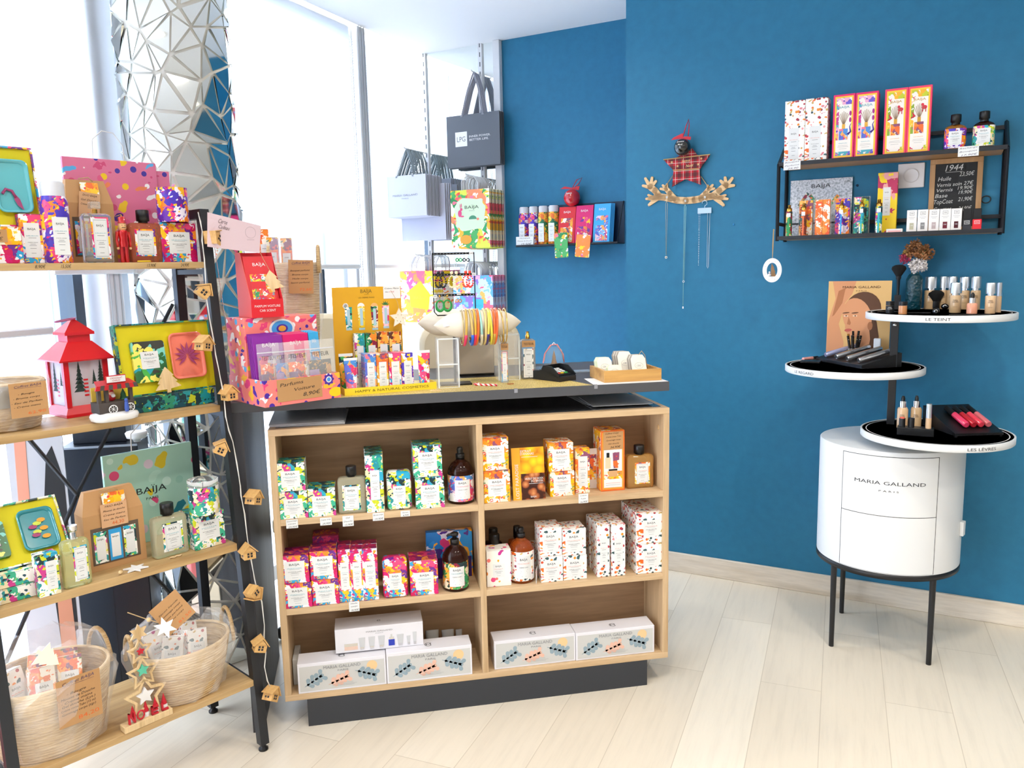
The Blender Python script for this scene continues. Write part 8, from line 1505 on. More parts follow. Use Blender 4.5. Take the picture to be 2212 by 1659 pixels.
for s_ in (-1, 1): b.ball((s_ * R * .4, -R * .95, h * .81), R * .12, BLACK, 8)
b.build('face', r); b = MB(); b.lathe([(R * 1.2, h * .86), (R * 1.2, h * .875), (R * .9, h * .88), (R * 1.0, h * .98), (R * .6, h)], nr, 18); b.build('hat', r); b = MB(); b.tube([(R * .2, 0, h), (0, 0, h * 1.05), (-R * 1.5, .004, h * 1.0)], .0008, GOLD, 5); b.lathe([(R * .25, h), (R * .2, h * 1.04)], GOLD, 10); b.build('gold_loop', r)
P = L.w(L.hit(*R1(1230, 1118), .152)[0], .152, SZ[0] + .003); b = MB(); b.tube([(.016 * math.cos(q), .008 * math.sin(q), 0) for q in [k * PI / 10 for k in range(20)]], .0022, mat('yellow_band', 'ecc82a', .4), 6, closed=True); tag(b.build('bracelet', loc=P, rz=L.a), 'small yellow bracelet lying before the coral bottle on the top tier', 'bracelet')
# open yellow gift boxes
YI = mat('lining_yellow', 'd6c800', .6); TR_ = floral('print_tray_leaf', ['2aa0b0', '4ab04a', 'f0e46a', '2a6a3a', '7accc0', '3a3a34'], 26)
def giftbox(M, w, h, d, pt, lab, tray, soapx, motif):
  r = thing('gift_set_box', lab, 'gift box', (0, 0, 0)); r.matrix_basis = M; b = MB(); e = .004
  b.box(-w / 2, w / 2, d - e, d, 0, h, pt)
  for q in ((-w / 2, -w / 2 + e, 0, h), (w / 2 - e, w / 2, 0, h), (-w / 2 + e, w / 2 - e, 0, e), (-w / 2 + e, w / 2 - e, h - e, h)): b.box(q[0], q[1], 0, d - e, q[2], q[3], pt)
  b.build('box_shell', r); b = MB(); b.box(-w / 2 + e, w / 2 - e, .008, d - e, e, h - e, YI); b.build('yellow_insert', r)
  b = MB(); b.push(tr(soapx * w, .008, h * .46) @ rot('X', PI / 2)); b.rlathe([(.003, 0), (0, .002), (.001, .012)], TR_, w * .34, h * .58, .008); b.pop(); b.build('soap', r); b = MB(); label(b, soapx * w - w * .09, soapx * w + w * .09, h * .36, h * .60, -.005, 'SAVON', 'PARFUMÉ'); b.build('soap_label', r)
  tx = -soapx * w; b = MB(); b.push(tr(tx, .006, h * .5) @ rot('X', PI / 2)); b.rlathe([(.006, 0), (0, .008), (.0, .012), (.004, .012), (.008, .004)], tray, w * .36, h * .66, .016, 6); b.pop(); b.build('soap_dish', r); b = MB()
  if motif == 'lotus':
    for k in range(11): a = -.9 + k * .48; b.add([(tx + r_ * math.cos(a + o_), -.0025, h * .5 + r_ * math.sin(a + o_)) for r_, o_ in ((.002, 0), (h * .10, .22), (h * .2, 0), (h * .10, -.22))], [(0, 1, 2, 3)], mat('lotus_plum', '9a3a6a', .5))
  elif motif == 'bird':
    pm = mat('lotus_plum', '9a3a6a', .5); b.tube([(tx - w * .12, -.0025, h * .40), (tx - w * .08, -.0025, h * .46), (tx - w * .02, -.0025, h * .44), (tx + w * .01, -.0025, h * .36)], .0035, pm, 5); b.add([(tx + w * x, -.003, h * z) for x, z in ((.01, .40), (.05, .34), (.08, .20), (.02, .26), (-.01, .34))], [tuple(range(5))], pm)
  else:
    for k in range(7): b.add([(tx + h * .08 * math.cos(k * 2.2) + h * .06 * math.cos(q), -.0025, h * (.36 + .045 * k) + h * .035 * math.sin(q)) for q in [j * PI / 5 for j in range(10)]], [tuple(range(10))], (OCHRE, mat('lotus_plum', '9a3a6a', .5), YLG)[k % 3])
  b.build('dish_print', r); return r
YLG = mat('lime_print', 'c4d048', .5)
def LM(x, y, z, *R_):
  M = Matrix.Translation(L.w(x, y, z)) @ rot('Z', L.a)
  for a in R_: M = M @ a
  return M
# top tier left
z0 = L.hit(*V4(150, 1108), .20)[2]; x1 = L.hit(*V4(475, 600), .24)[0]; zt2 = L.hit(*V4(400, 95), .26)[2]
carton('gift_carton', .14, z0 - SZ[0] - .045, .09, DELIR, 'magenta floral flat box at the bottom of the pile, top tier left end', 'box', L.w(L.hit(*V4(310, 1400), .16)[0] - .07, .16, SZ[0] + .0005), L.a, fam=('', ''), lf=(0, .01, 0, .01))
o = carton('gift_carton', .14, .043, .09, LOST, 'orange floral flat box with kraft note 8,90€, top tier left end', 'box', L.w(L.hit(*V4(290, 1300), .16)[0] - .07, .16, z0 - .0444), L.a, fam=('', ''), lf=(0, .01, 0, .01)); b = MB(); b.box(-.03, .04, -.0012, -.0004, .006, .036, KRAFT); b.text('SAVON', .010, .027, .006, -.0015, PEN, w=.034, shear=.2); b.text('8,90€', .014, .014, .008, -.0015, PEN, w=.034, shear=.2); b.build('kraft_note', o)
bw = .21; giftbox(LM(x1 - bw / 2 - .006, .19, z0 + .0006, rot('X', -.16)), bw, (zt2 - z0) / .985, .03, DELIR, 'open yellow-lined gift box with turquoise flamingo dish, top tier left end', mat('dish_turquoise', '5ab4bc', .15, coat=.6), -.24, 'bird')
# ---- second tier
w0 = L.hit(*R2(1020, 985), .15)[0]; w1 = L.hit(*R2(1838, 935), .15)[0]; zlid = (L.hit(*R2(1190, 850), .15)[2] + L.hit(*R2(1830, 790), .15)[2]) / 2
carton('gift_carton', w1 - w0, zlid - SZ[1] - .0005, .10, MOANAT, 'dark tropical print lid box under the open yellow gift box, second tier', 'box', L.w((w0 + w1) / 2, .15, SZ[1] + .0004), L.a, lf=(0, .01, 0, .01))
q0, q1 = L.hit(*R2(985, 500), .20)[0], L.hit(*R2(1800, 480), .20)[0]; zt2 = (L.hit(*R2(985, 240), .23)[2] + L.hit(*R2(1765, 195), .23)[2]) / 2
giftbox(LM((q0 + q1) / 2, .165, zlid + .0006, rot('X', -.17)), q1 - q0, (zt2 - zlid) / .985, .03, MOANAT, 'open yellow-lined gift box with coral lotus soap dish on the second tier', mat('dish_coral', 'f0806a', .15, coat=.6), -.20, 'lotus')
p0_ = L.hit(*R2(1440, 818), .150); w = L.hit(*R2(1545, 780), .15)[0] - L.hit(*R2(1325, 780), .15)[0]; h = L.hit(*R2(1430, 598), .15)[2] - p0_[2]; b = MB(); treeprism(b, w, h, .005, plyz); tag(b.build('tree_ornament', M=LM(p0_[0], .148, p0_[2], rot('Y', -.1))), 'plywood fir tree ornament leaning on the yellow gift box, second tier', 'ornament')
# lantern
A = at_z(*R2(572, 1046), SZ[1]); B_ = at_z(*R2(838, 985), SZ[1]); an_ = .70; S_ = .126; Hl = (at_pl(*R2(640, 200), L.w(L.loc(A)[0], .2), L.y).z - SZ[1]); lr = mat('lantern_red', 'd41826', .35, coat=.3)
ln = thing('lantern', 'red metal lantern with frosted winter forest panes on the second tier', 'lantern', (A.x, A.y, SZ[1] + .0004), an_); c_ = S_ / 2
def pyr(b, z0, h0, z1, h1, m): b.add([(c_ + sx * k, c_ + sy * k, z) for z, k in ((z0, h0), (z1, h1)) for sx, sy in ((-1, -1), (1, -1), (1, 1), (-1, 1))], [(i, (i + 1) % 4, 4 + (i + 1) % 4, 4 + i) for i in range(4)] + [(0, 1, 2, 3), (4, 5, 6, 7)], m)
b = MB(); pyr(b, 0, c_, Hl * .03, c_, lr); pyr(b, Hl * .03, c_, Hl * .11, c_ * .84, lr); b.build('base', ln)
for sx in (-1, 1):
  for sy in (-1, 1): b = MB(); q = c_ * .80; b.box(c_ + sx * q - .0065, c_ + sx * q + .0065, c_ + sy * q - .0065, c_ + sy * q + .0065, Hl * .10, Hl * .58, lr); b.build('corner_post', ln)
b = MB(); pyr(b, Hl * .57, c_ * 1.12, Hl * .585, c_ * 1.14, lr); pyr(b, Hl * .585, c_ * 1.10, Hl * .76, c_ * .50, lr); pyr(b, Hl * .76, c_ * .46, Hl * .83, c_ * .46, lr); pyr(b, Hl * .83, c_ * .60, Hl * .86, c_ * .60, lr); pyr(b, Hl * .86, c_ * .58, Hl * .99, c_ * .06, lr); b.build('roof', ln)
b = MB(); b.tube([(c_ - .022 + .026 * math.cos(q), c_ - .01 + .012 * math.sin(q), Hl * .985 + .004 * math.cos(q)) for q in [k * PI / 10 for k in range(20)]], .0022, mat('ring_mauve', 'b05a84', .4), 6, closed=True); b.build('ring', ln)
frs = mat('frosted_pane', 'e8dce4', .4, alpha=.55); tdk = mat('pane_tree', '2f3f3c', .7)
for k, (M_) in enumerate((tr(0, c_ * .2, 0), tr(c_ * .2, S_, 0) @ rot('Z', -PI / 2), tr(S_, c_ * 1.8, 0) @ rot('Z', PI), tr(c_ * 1.8, 0, 0) @ rot('Z', PI / 2))):
  b = MB(); b.push(M_); b.box(c_ * .25, S_ - c_ * .25, -.0008, .0008, Hl * .11, Hl * .57, frs)
  for u, z0, z1, ww in ((.36, .25, .54, .13), (.80, .32, .55, .09), (.66, .32, .46, .06)):
    for j in range(7): t0 = z0 + (z1 - z0) * j / 7; k2 = ww * (1 - j / 7.5); b.add([(S_ * (u - k2), -.0012, Hl * t0), (S_ * (u + k2), -.0012, Hl * t0), (S_ * u, -.0012, Hl * (t0 + (z1 - z0) / 4))], [(0, 1, 2)], tdk)
  for j in range(5): b.box(S_ * .44, S_ * .53, -.0016, -.001, Hl * (.2 + .04 * j), Hl * (.218 + .04 * j), lr)
  b.pop(); b.build('glass_pane', ln)
# chalet kiosk
P, w, h = lf(1, R2, 812, 1222, 1068, 668); r = thing('market_stall_figurine', 'ceramic market stall figurine with Santa, striped roof and child on snow', 'figurine', P, L.a + .05); wd = mat('stall_wood', '4a423e', .7); snow = mat('snow_glaze', 'e6e6e6', .15, coat=.8); lit = mat('stall_interior', 'd8b848', .6); stn = mat('santa_red', 'b81c24', .4); d = .055
b = MB(); b.push(tr(0, d * .5, 0)); b.rlathe([(.012, 0), (.002, .004), (0, h * .12), (.003, h * .17), (.014, h * .20)], snow, w, d * 1.3, .03, 6); b.pop(); b.build('snow_base', r)
b = MB(); b.box(-w * .38, w * .38, .006, d, h * .19, h * .42, wd); b.box(-w * .36, w * .36, d - .004, d, h * .42, h * .72, lit)
for x0 in (-w * .38, -w * .22, w * .30): b.box(x0, x0 + w * .07, .008, .018, h * .42, h * .72, wd)
b.build('stall', r); b = MB(); n = 10
for k in range(n): x0 = -w * .46 + w * .92 * k / n; x1 = x0 + w * .92 / n; b.prism([(x0, h * .70), (x1, h * .70), (x1 * .93, h * .80), (x0 * .93, h * .80)], -.004, .002, stn if k % 2 == 0 else wd); b.add([(x0 * .93, .0, h * .80), (x1 * .93, .0, h * .80), (x1 * .8, d * .5, h * .88), (x0 * .8, d * .5, h * .88)], [(0, 1, 2, 3)], stn)
b.build('striped_roof', r); b = MB(); b.box(-w * .2, w * .24, .004, .008, h * .82, h * .99, stn, .002); b.box(-w * .18, w * .22, .0035, .004, h * .84, h * .97, snow); b.text('CHOCOLAT', w * .02, h * .93, h * .035, .003, stn, w=w * .26); b.text('CHAUD', w * .02, h * .88, h * .035, .003, stn, w=w * .17); b.build('sign', r)
b = MB(); b.ball((-w * .02, .03, h * .50), w * .09, stn, 12); b.ball((-w * .02, .026, h * .58), w * .055, mat('santa_face', 'e8b8a0', .4), 12); b.ball((-w * .02, .018, h * .545), w * .045, snow, 10); b.ball((-w * .02, .028, h * .63), w * .05, stn, 10); b.build('santa', r)
b = MB(); b.lathe([(w * .08, h * .44), (w * .05, h * .54), (w * .06, h * .54), (w * .001, h * .68)], mat('tree_green', '2a5a3a', .8), 10, (w * .20, .02, 0)); b.build('little_tree', r)
b = MB(); b.lathe([(w * .035, h * .2), (w * .05, h * .26), (w * .035, h * .42)], mat('coat_blue', '3a56a8', .4), 12, (w * .15, -.008, 0)); b.ball((w * .15, -.008, h * .45), w * .04, mat('coat_blue', '3a56a8', .4), 10); b.build('child', r)
for x0 in (-w * .10, w * .27):
  b = MB(); R = h * .085; zc = h * .27; b.tube([(x0 + R * math.cos(q), .002, zc + R * math.sin(q)) for q in [k * PI / 10 for k in range(20)]], .0014, snow, 5, closed=True)
  for k in range(4): q = k * PI / 4; b.tube([(x0 - R * math.cos(q), .002, zc - R * math.sin(q)), (x0 + R * math.cos(q), .002, zc + R * math.sin(q))], .0007, snow, 4)
  b.build('wheel', r)
# basket + kraft roll
P = at_z(*R2(100, 1165), SZ[1]); P = Vector((P.x, P.y, SZ[1] + .0004)) + L.y * .085; bk = basket('grey and natural woven basket in clear wrap, second tier left end', P, .105, .085, .115, L.a, pale=0); film(bk, .108, .09, .115, .05, seed=8)
grw = mat('grey_weave', '8f887c', .9); b = MB(); b.lathe([(.1045, .06), (.108, .112)], grw, 40, caps=False, sy=.85); b.build('grey_band', bk)
pk = at_pl(*R2(232, 735), L.w(0, FY[1] - .004), L.y); e1 = at_pl(*R2(70, 735), L.w(0, FY[1] - .004), L.y); e2 = at_pl(*R2(395, 735), L.w(0, FY[1] - .004), L.y); e3 = at_pl(*R2(232, 1030), L.w(0, FY[1] - .004), L.y)
kraftnote(['- Bougie', '- Brume corps', '- Eau de Parfum', '- Crème mains'], '62,90', (e2 - e1).length, pk.z - e3.z, 'kraft label reading Coffret BAÏJA 62,90 on the second tier basket', Matrix.Translation(pk) @ rot('Z', L.a), head='Coffret BAÏJA')
A, B_ = at_z(*R2(560, 965), SZ[1]), at_z(*R2(735, 950), SZ[1]); r = thing('kraft_roll', 'rolled kraft paper cone with clear wrap before the lantern', 'paper roll', (A.x, A.y, SZ[1] + .0185), math.atan2((B_ - A).y, (B_ - A).x)); b = MB(); b.push(rot('Y', PI / 2)); b.lathe([(.013, 0), (.009, .008), (.018, .046)], KRAFT, 18); b.pop(); b.build('roll', r); random.seed(4); b = MB(); b.add([(.046 + random.uniform(0, .03), random.uniform(-.03, .03), random.uniform(-.016, .03)) for _ in range(24)], [(i, i + 1, i + 2) for i in range(22)], SHEET); b.build('crumpled_wrap', r)
# ---- third tier
x1 = L.hit(*R3(600, 960), .10)[0]; zb_ = L.hit(*R3(580, 965), .10)[2]; zq = SZ[2] + .078
for k, nm in enumerate(('lower', 'upper')): carton('gift_carton', .19, .036, .10, (MOANA, MOANAT)[1 - k] if k else MOANA, 'teal tropical print flat box, %s of the pile at the third tier left end' % nm, 'box', L.w(L.hit(*R3(330, 1350), .085)[0] - .095, .085, SZ[2] + .0005 + .0375 * k), L.a, lf=(0, .01, 0, .01))
giftbox(LM(L.hit(*R3(590, 950), .13)[0] - .115, .105, zq, rot('X', -.62)), .225, .165, .03, MOANA, 'open yellow-lined gift box with teal tiger soap dish, third tier left end', mat('dish_teal', '2a8a96', .15, coat=.6), -.24, 'leaf')
b = MB(); b.box(-.105, .105, 0, .02, 0, .13, MOANA, .001); tag(b.build('gift_carton', M=LM(L.hit(*R3(180, 400), .27)[0] - .03, .27, SZ[2] + .0005)), 'teal tropical print box standing behind the tiger dish gift box', 'box')
P, w, h = lf(2, R3, 338, 530, 1450, 1085); carton('cosmetic_box', w, h, .035, MOANA, 'slim teal tropical print box left of the perfume bottle, third tier', 'cosmetic box', P, L.a, fam=('MOANA', 'CRÈME MAINS'), lf=(.4, .88, .14, .82))
P, w, h = lf(2, R3, 545, 785, 1360, 955); z2 = L.hit(*R3(640, 845), L.loc(P)[1])[2]; flacon('perfume_bottle', w, h, z2 - SZ[2] - h, .03, glass('lemon_glass', 'eef0b8'), MOANA, 'lemon-tinted perfume bottle with chrome cap on the third tier', 'perfume', P - L.y * .014, L.a, fam=('MOANA', 'EAU DE PARFUM'), cap='chrome', lf=(.36, .88, .12, .86), wc=w * .34)
P, w, h = lf(2, R3, 745, 1262, 1200, 520); kraftbag(P, w, h * .98, .06, 'kraft gift box with window and note 44,30 on the third tier', [MOANA, BLUS, MOANA], ['TRIO BAÏJA', 'Mousse de douche', 'Crème mains', 'Eau de Parfum'], '44,30')
P, w, h = lf(2, R3, 1310, 1600, 1098, 755); z2 = L.hit(*R3(1425, 655), L.loc(P)[1])[2]; flacon('shower_gel_bottle', w, h, z2 - SZ[2] - h, .036, GCLR, MOANA, 'clear shower gel bottle with black cap on the third tier', 'bottle', P - L.y * .017, L.a, fam=('MOANA', 'GEL DOUCHE'), lf=(.24, .84, .14, .84), wc=w * .38)
P, w, h = lf(2, R3, 1668, 1932, 1035, 735); carton('candle_box', w, h, w, MOANA, 'teal tropical print candle box at the right end of the third tier', 'cosmetic box', P, L.a, fam=('MOANA', 'BOUGIE PARFUMÉE'), lf=(.16, .82, .24, .78), top=MOANAT); yy = L.loc(P)[1] + .01
zc = SZ[2] + h + .001; xc = L.hit(*R3(1745, 700), yy)[0]; w2 = L.hit(*R3(1868, 600), yy)[0] - L.hit(*R3(1625, 600), yy)[0]; zt2 = L.hit(*R3(1745, 425), yy + .03)[2]; candle(L.w(xc, yy, zc), w2, zt2 - zc, MOANA, 'tropical print candle glass with clear rim on the third tier candle box', .82)
P, w, h = lf(2, R3, 930, 1690, 900, 190, .27); shopbag(P, w, h, TLB, 'mint tropical bag reading BAÏJA PARIS at the back of the third tier', .56)
P = at_z(*R3(1160, 1225), SZ[2]); b = MB(); b.push(tr(0, 0, .001) @ rot('X', -PI / 2)); b.prism(star(6, .031, .014), -.0035, 0, WHITE); b.pop(); b.tube([(-.028, 0, .004), (-.04, -.006, .004), (-.052, -.016, .003)], .0012, TWINE, 5); b.ball((-.042, -.008, .006), .0055, plyz, 10); tag(b.build('star_ornament', loc=(P.x, P.y, SZ[2] + .001), rz=L.a), 'white wooden star with bead and twine lying on the third tier', 'ornament')
P = at_z(*R3(1500, 1125), SZ[2]); b = MB(); b.tube([(-.018, 0, 0), (-.010, .004, 0), (-.004, -.003, 0), (.004, .005, 0), (.010, -.001, 0), (.018, .004, 0)], .0024, plyz, 5); tag(b.build('wooden_script', loc=(P.x, P.y, SZ[2] + .003), rz=L.a), 'small wooden script cut-out before the gel bottle, third tier', 'ornament')
# ---- bottom tier
P = at_z(*R4(1500, 955), SZ[3]) + L.y * .10; bk = basket('woven basket with looped handle at the right end of the bottom tier, in clear wrap', (P.x, P.y, SZ[3] + .0004), .135, .098, .15, L.a, handles=(-.1, PI - .1), pale=1); film(bk, .139, .103, .15, .075, seed=12)
P2 = at_z(*R4(460, 1405), SZ[3]) + L.y * .105; P2 = P2 + L.x * .02 + L.y * .018; bk2 = basket('large wrapped woven basket with note 84,20, left end of the bottom tier', (P2.x, P2.y, SZ[3] + .0004), .148, .116, .185, L.a, handles=(.3, PI + .3), pale=.6); film(bk2, .152, .12, .185, .09, seed=17)
random.seed(6)
for g_, (PP, hh, pats, side) in enumerate(((P, .15, (SYRA, sy2, SYRA, SYRA), 'right'), (P2, .185, (LOST, LOST, SYRA, ORG2, LOST), 'left'))):
  for k, pt in enumerate(pats):
    a = 2 * PI * k / len(pats) + .6; q = L.x * (.055 * math.cos(a)) + L.y * (.045 * math.sin(a)); o = carton('cosmetic_box', .056, .11, .036, pt, '%s print box packed in the %s bottom tier basket, %s' % ({SYRA: 'white autumn', sy2: 'pink bloom', LOST: 'orange floral', ORG2: 'orange and white'}[pt], side, ('right side', 'back', 'left side', 'front', 'middle')[k]), 'cosmetic box', (0, 0, 0), fam=('BAÏJA', ''), col=CORAL)
    o.matrix_basis = Matrix.Translation(Vector((PP.x, PP.y, SZ[3] + hh - .085)) + q) @ rot('Z', L.a + random.uniform(-.5, .5)) @ rot('X', -.35) @ rot('Y', random.uniform(-.3, .3))
pk = at_pl(*V5(930, 545), P2 - L.y * .137, L.y); e1 = at_pl(*V5(680, 545), P2 - L.y * .137, L.y); e2 = at_pl(*V5(1185, 545), P2 - L.y * .137, L.y); e3 = at_pl(*V5(950, 1130), P2 - L.y * .137, L.y)
kraftnote(['- Bougie', '- Mousse de Douche', '- Crème mains', '- Gel douche (Lys.)', '- Crème corps Tube (15 ml)', '- Gommage corps (tigr)'], '84,20', (e2 - e1).length, pk.z - e3.z, 'kraft label reading Coffret BAÏJA 84,20 on the left bottom basket', Matrix.Translation(pk) @ rot('Z', L.a) @ rot('X', .05), head='Coffret BAÏJA')
pk = at_pl(*V8(650, 340), P - L.y * .07, L.y); kraftnote(['- Savon liquide', '- Gommage corps', '- Savon parfumé', '- Crème corps'], '81,50', .085, .085, 'kraft label reading 81,50 lying over the right bottom basket', Matrix.Translation(pk) @ rot('Z', L.a) @ rot('Y', -.5) @ rot('X', -.35))
p = at_pl(*V8(690, 690), P - L.y * .11, L.y); b = MB(); b.prism(star(6, .030, .014), -.0035, 0, WHITE); b.tube([(-.012, 0, .02), (-.04, .004, .045), (-.07, .01, .075)], .0014, TWINE, 5); b.ball((-.030, .002, .036), .006, plyz, 10); tag(b.build('star_ornament', M=Matrix.Translation(p) @ rot('Z', L.a) @ rot('X', -.7)), 'white wooden star on twine hanging over the right bottom basket', 'ornament')
p = at_pl(*R4(275, 575), P2 - L.y * .11, L.y); b = MB(); treeprism(b, .06, .06, .004, star_m); tag(b.build('tree_ornament', M=Matrix.Translation(p) @ rot('Z', L.a) @ rot('Y', 2.4) @ rot('X', .3)), 'cream wooden fir tree with brown edge tucked in the left bottom basket', 'ornament')
# NOEL star tree
A, B_ = at_z(*R4(935, 1200), SZ[3]), at_z(*R4(1293, 1045), SZ[3]); an_ = math.atan2((B_ - A).y, (B_ - A).x); LN = (B_ - A).length; nf = Frame(A, an_)
nt_ = thing('star_tree_decoration', 'wooden NOEL decoration of stacked stars on a block between the bottom baskets', 'decoration', (A.x, A.y, SZ[3] + .0004), an_); b = MB(); b.box(0, LN, 0, .030, 0, .017, plyz, .001); b.build('wooden_block', nt_)
g5 = lambda u, v_: (lambda p: (p[0], p[2]))(nf.hit(*R4(u, v_), .02)); s5 = (g5(1100, 700)[0] - g5(1000, 700)[0]) / 100
for (u, v_, R, solid) in ((1030, 440, 72, 1), (1040, 575, 100, 0), (1065, 735, 132, 0), (1085, 915, 175, 0)):
  cx_, cz_ = g5(u, v_); b = MB(); R *= s5; S0 = star(6 if solid else 5, R, R * .52, cx=cx_, cz=cz_)
  if solid: b.prism(S0, .015, .021, plyz)
  else:
    S1_ = star(5, R * .78, R * .40, cx=cx_, cz=cz_); n = 10; S0 = [(x, max(z, .017)) for x, z in S0]; S1_ = [(x, max(z, .018)) for x, z in S1_]
    for y_ in (.015, .021): b.add([(x, y_, z) for x, z in S0 + S1_], [(i, (i + 1) % n, n + (i + 1) % n, n + i) for i in range(n)], plyz)
    for S_2 in (S0, S1_): b.add([(x, y_, z) for y_ in (.015, .021) for x, z in S_2], [(i, (i + 1) % n, n + (i + 1) % n, n + i) for i in range(n)], plyz)
  b.build('wooden_star', nt_)
mint = mat('mint_paint', '5cc0a0', .5)
for (u, v_, R, m_) in ((1060, 715, 50, mint), (1080, 905, 72, WHITE), (1045, 575, 30, rb)): cx_, cz_ = g5(u, v_); b = MB(); b.prism(star(5, R * s5, R * s5 * .5, cx=cx_, cz=cz_), .014, .020, m_); b.build('painted_star', nt_)
for ch, u, v_, hh in (('N', 968, 1065, 85), ('O', 1035, 1030, 80), ('E', 1138, 1010, 70), ('L', 1212, 965, 60)):
  cx_, cz_ = g5(u, v_); cz_ = .017 + hh * s5 * .55
  if ch in 'NEL':
    hw, hh_ = 26 * s5, hh * s5 / 2; st_ = 12 * s5; b = MB(); b.box(cx_ - hw, cx_ - hw + st_, .003, .010, cz_ - hh_, cz_ + hh_, rb)
    if ch == 'N': b.box(cx_ + hw - st_, cx_ + hw, .003, .010, cz_ - hh_, cz_ + hh_, rb); b.prism([(cx_ - hw, cz_ + hh_), (cx_ - hw + st_, cz_ + hh_), (cx_ + hw, cz_ - hh_), (cx_ + hw - st_, cz_ - hh_)], .003, .010, rb)
    else:
      for zz in ((-1,) if ch == 'L' else (-1, 0, 1)): z_ = cz_ + zz * (hh_ - st_ / 2); b.box(cx_ - hw, cx_ + hw, .003, .010, z_ - st_ / 2, z_ + st_ / 2, rb)
  else: b = MB(); b.tube([(cx_ + 26 * s5 * math.cos(q), .0065, cz_ + hh * s5 * .42 * math.sin(q)) for q in [k * PI / 12 for k in range(24)]], 7 * s5, rb, 6, closed=True)
  b.build('red_letter', nt_)
for u in (985, 1085, 1160, 1225): cx_ = g5(u, 1000)[0]; b = MB(); b.lathe([(.008, .017), (.009, .027), (.005, .031)], WHITE, 12, (cx_, .018, 0)); b.lathe([(.008, .031), (.0004, .060)], rb, 12, (cx_, .018, 0)); b.build('gnome', nt_)
# ---- string of wooden house lights
sl_ = thing('string_lights', 'string of small wooden house lights hanging down the ladder frame', 'string lights', (0, 0, 0)); cab = mat('white_cord', 'dcdad4', .6); hs = wood('house_wood', 'c99a58', 'd9ac6c', 'b88748', 'x', .5, 4)
def sp(u, v_, dy=-.022):
  y = .05
  for _ in range(4): q = L.hit(u, v_, y); y = lean * q[2] + dy
  return L.w(*L.hit(u, v_, y))
HP = [(462, 512, .5, -.9), (440, 628, -.2, .7), (440, 743, .3, .2), (495, 850, .1, .0), (478, 967, -.4, .5), (548, 1076, .4, .3), (536, 1192, -.2, .0), (547, 1281, .3, 2.6), (562, 1392, -.3, .3), (586, 1500, .4, .6)]
CP = [(428, 458), (432, 478), (437, 500), (437, 520), (441, 560), (444, 605), (446, 640), (453, 690), (461, 735), (466, 765), (473, 800), (480, 840), (484, 858), (488, 900), (494, 930), (503, 955), (512, 1000), (519, 1050), (520, 1070), (529, 1110), (534, 1160), (542, 1210), (550, 1250), (556, 1275), (565, 1300), (571, 1350), (571, 1376), (574, 1410), (571, 1440), (578, 1470), (584, 1484)]
b = MB(); C3 = [sp(*q) for q in CP]; b.tube(C3, .0013, cab, 5); b.tube([p + L.x * .0018 * math.sin(i * 1.9) + L.y * .0016 * math.cos(i * 1.9) for i, p in enumerate(C3)], .0011, cab, 5); b.build('cord', sl_)
hp = [(-.011, 0), (.011, 0), (.011, .014), (0, .025), (-.011, .014)]
for k, (u, v_, rz, ry) in enumerate(HP):
  p = sp(u, v_, -.030); b = MB(); b.push(tr(0, 0, -.012)); b.prism(hp, -.011, .011, hs); b.prism([(-.014, .0125), (0, .0265), (0, .029), (-.0165, .0125)], -.013, .013, hs); b.prism([(.014, .0125), (0, .0265), (0, .029), (.0165, .0125)], -.013, .013, hs)
  for x0 in (-.005, .001):
    for z0 in (.004, .009): b.box(x0, x0 + .0038, -.0114, -.011, z0, z0 + .0038, INK)
  for y0 in (-.004, .002): b.box(-.0114, -.011, y0, y0 + .0035, .005, .0085, INK)
  b.pop(); b.build('house_lantern', sl_, M=Matrix.Translation(p) @ rot('Z', L.a + rz) @ rot('Y', ry) @ Matrix.Scale(1.5, 4))
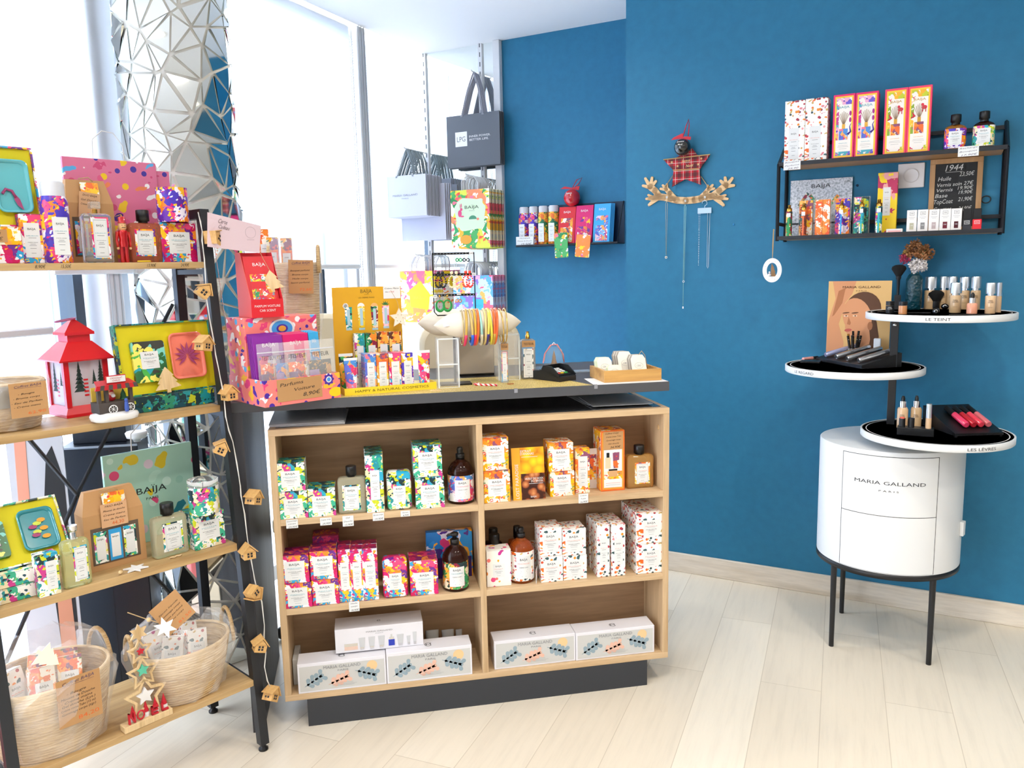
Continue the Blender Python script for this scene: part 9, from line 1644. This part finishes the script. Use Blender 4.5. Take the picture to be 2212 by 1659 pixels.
# ---- behind the ladder shelf
nv = mat('navy_cabinet', '10161f', .35); a, c = CASE.hit(154, 1200, .30)[0], CASE.hit(318, 1200, .30)[0]; zt2 = CASE.hit(230, 962, .30)[2]
sc2 = thing('storage_cabinet', 'dark navy cabinet behind the ladder shelf by the window', 'cabinet', ((a + c) / 2, .30, 0)); w = c - a
b = MB(); b.box(-w / 2, w / 2, 0, .13, 0, zt2, nv, .002); b.build('cabinet_body', sc2); b = MB(); b.box(-w / 2, w / 2, -.006, .0, zt2 - .006, zt2, mat('pale_edge', '8a929c', .4)); b.build('top_edge', sc2); b = MB(); b.box(-.001, .001, -.0006, 0, .02, zt2 - .02, BLACK); b.build('door_gap', sc2)
b = MB(); b.box(-.11, .05, 0, .07, 0, .10, nv, .002); tag(b.build('black_case', loc=((a + c) / 2 + .02, .345, zt2)), 'black box standing on the dark cabinet behind the shelf', 'box')
x = CASE.hit(293, 945, .32)[0]; b = MB(); b.lathe([(.01, 0), (.012, .008), (.03, .014), (.034, .03), (.030, .034)], WHITE, 24); tag(b.build('white_bowl', loc=(x, .332, zt2 + .0005)), 'small white bowl-shaped device on the dark cabinet behind the tropical bag', 'device')
a, c = CASE.hit(28, 1100, .14)[0], CASE.hit(150, 1100, .14)[0]; w = c - a; zt2 = .97; rbn = thing('roll_up_banner', 'standing banner picturing dark hair and skin tones, left behind the ladder shelf', 'banner', ((a + c) / 2, .14, 0)); b = MB(); b.box(-w / 2, w / 2, 0, .004, .04, zt2, mat('banner_grey', 'b8bac2', .6)); b.build('banner_panel', rbn)
b = MB(); b.box(-w / 2 - .01, w / 2 + .01, -.04, .05, 0, .04, CHROME, .004); b.build('banner_base', rbn); b = MB(); hk = mat('banner_hair', '15171c', .6); bs = mat('banner_skin', 'c08468', .6)
b.prism([(w * .10, zt2 * .30), (w * .44, zt2 * .34), (w * .46, zt2 * .82), (w * .30, zt2 * .93), (w * .18, zt2 * .90), (w * .02, zt2 * .70)], -.0006, 0, hk); b.prism([(w * .08, zt2 * .06), (w * .40, zt2 * .06), (w * .36, zt2 * .60), (w * .20, zt2 * .68), (w * .12, zt2 * .5)], -.0012, -.0006, bs); b.prism([(-w * .42, zt2 * .6), (-w * .22, zt2 * .6), (-w * .14, zt2), (-w * .34, zt2)], -.0012, 0, mat('banner_peach', 'd89078', .6)); b.build('printed_picture', rbn)
rug = mat('coral_fabric', 'e87a78', .8); b = MB(); b.box(-.16, .16, 0, .12, 0, .42, rug, .03); tag(b.build('pouffe', loc=tuple(L.w(-.78, .12, 0)), rz=L.a), 'coral pink fabric seat at the lower left edge beside the ladder shelf', 'seat')
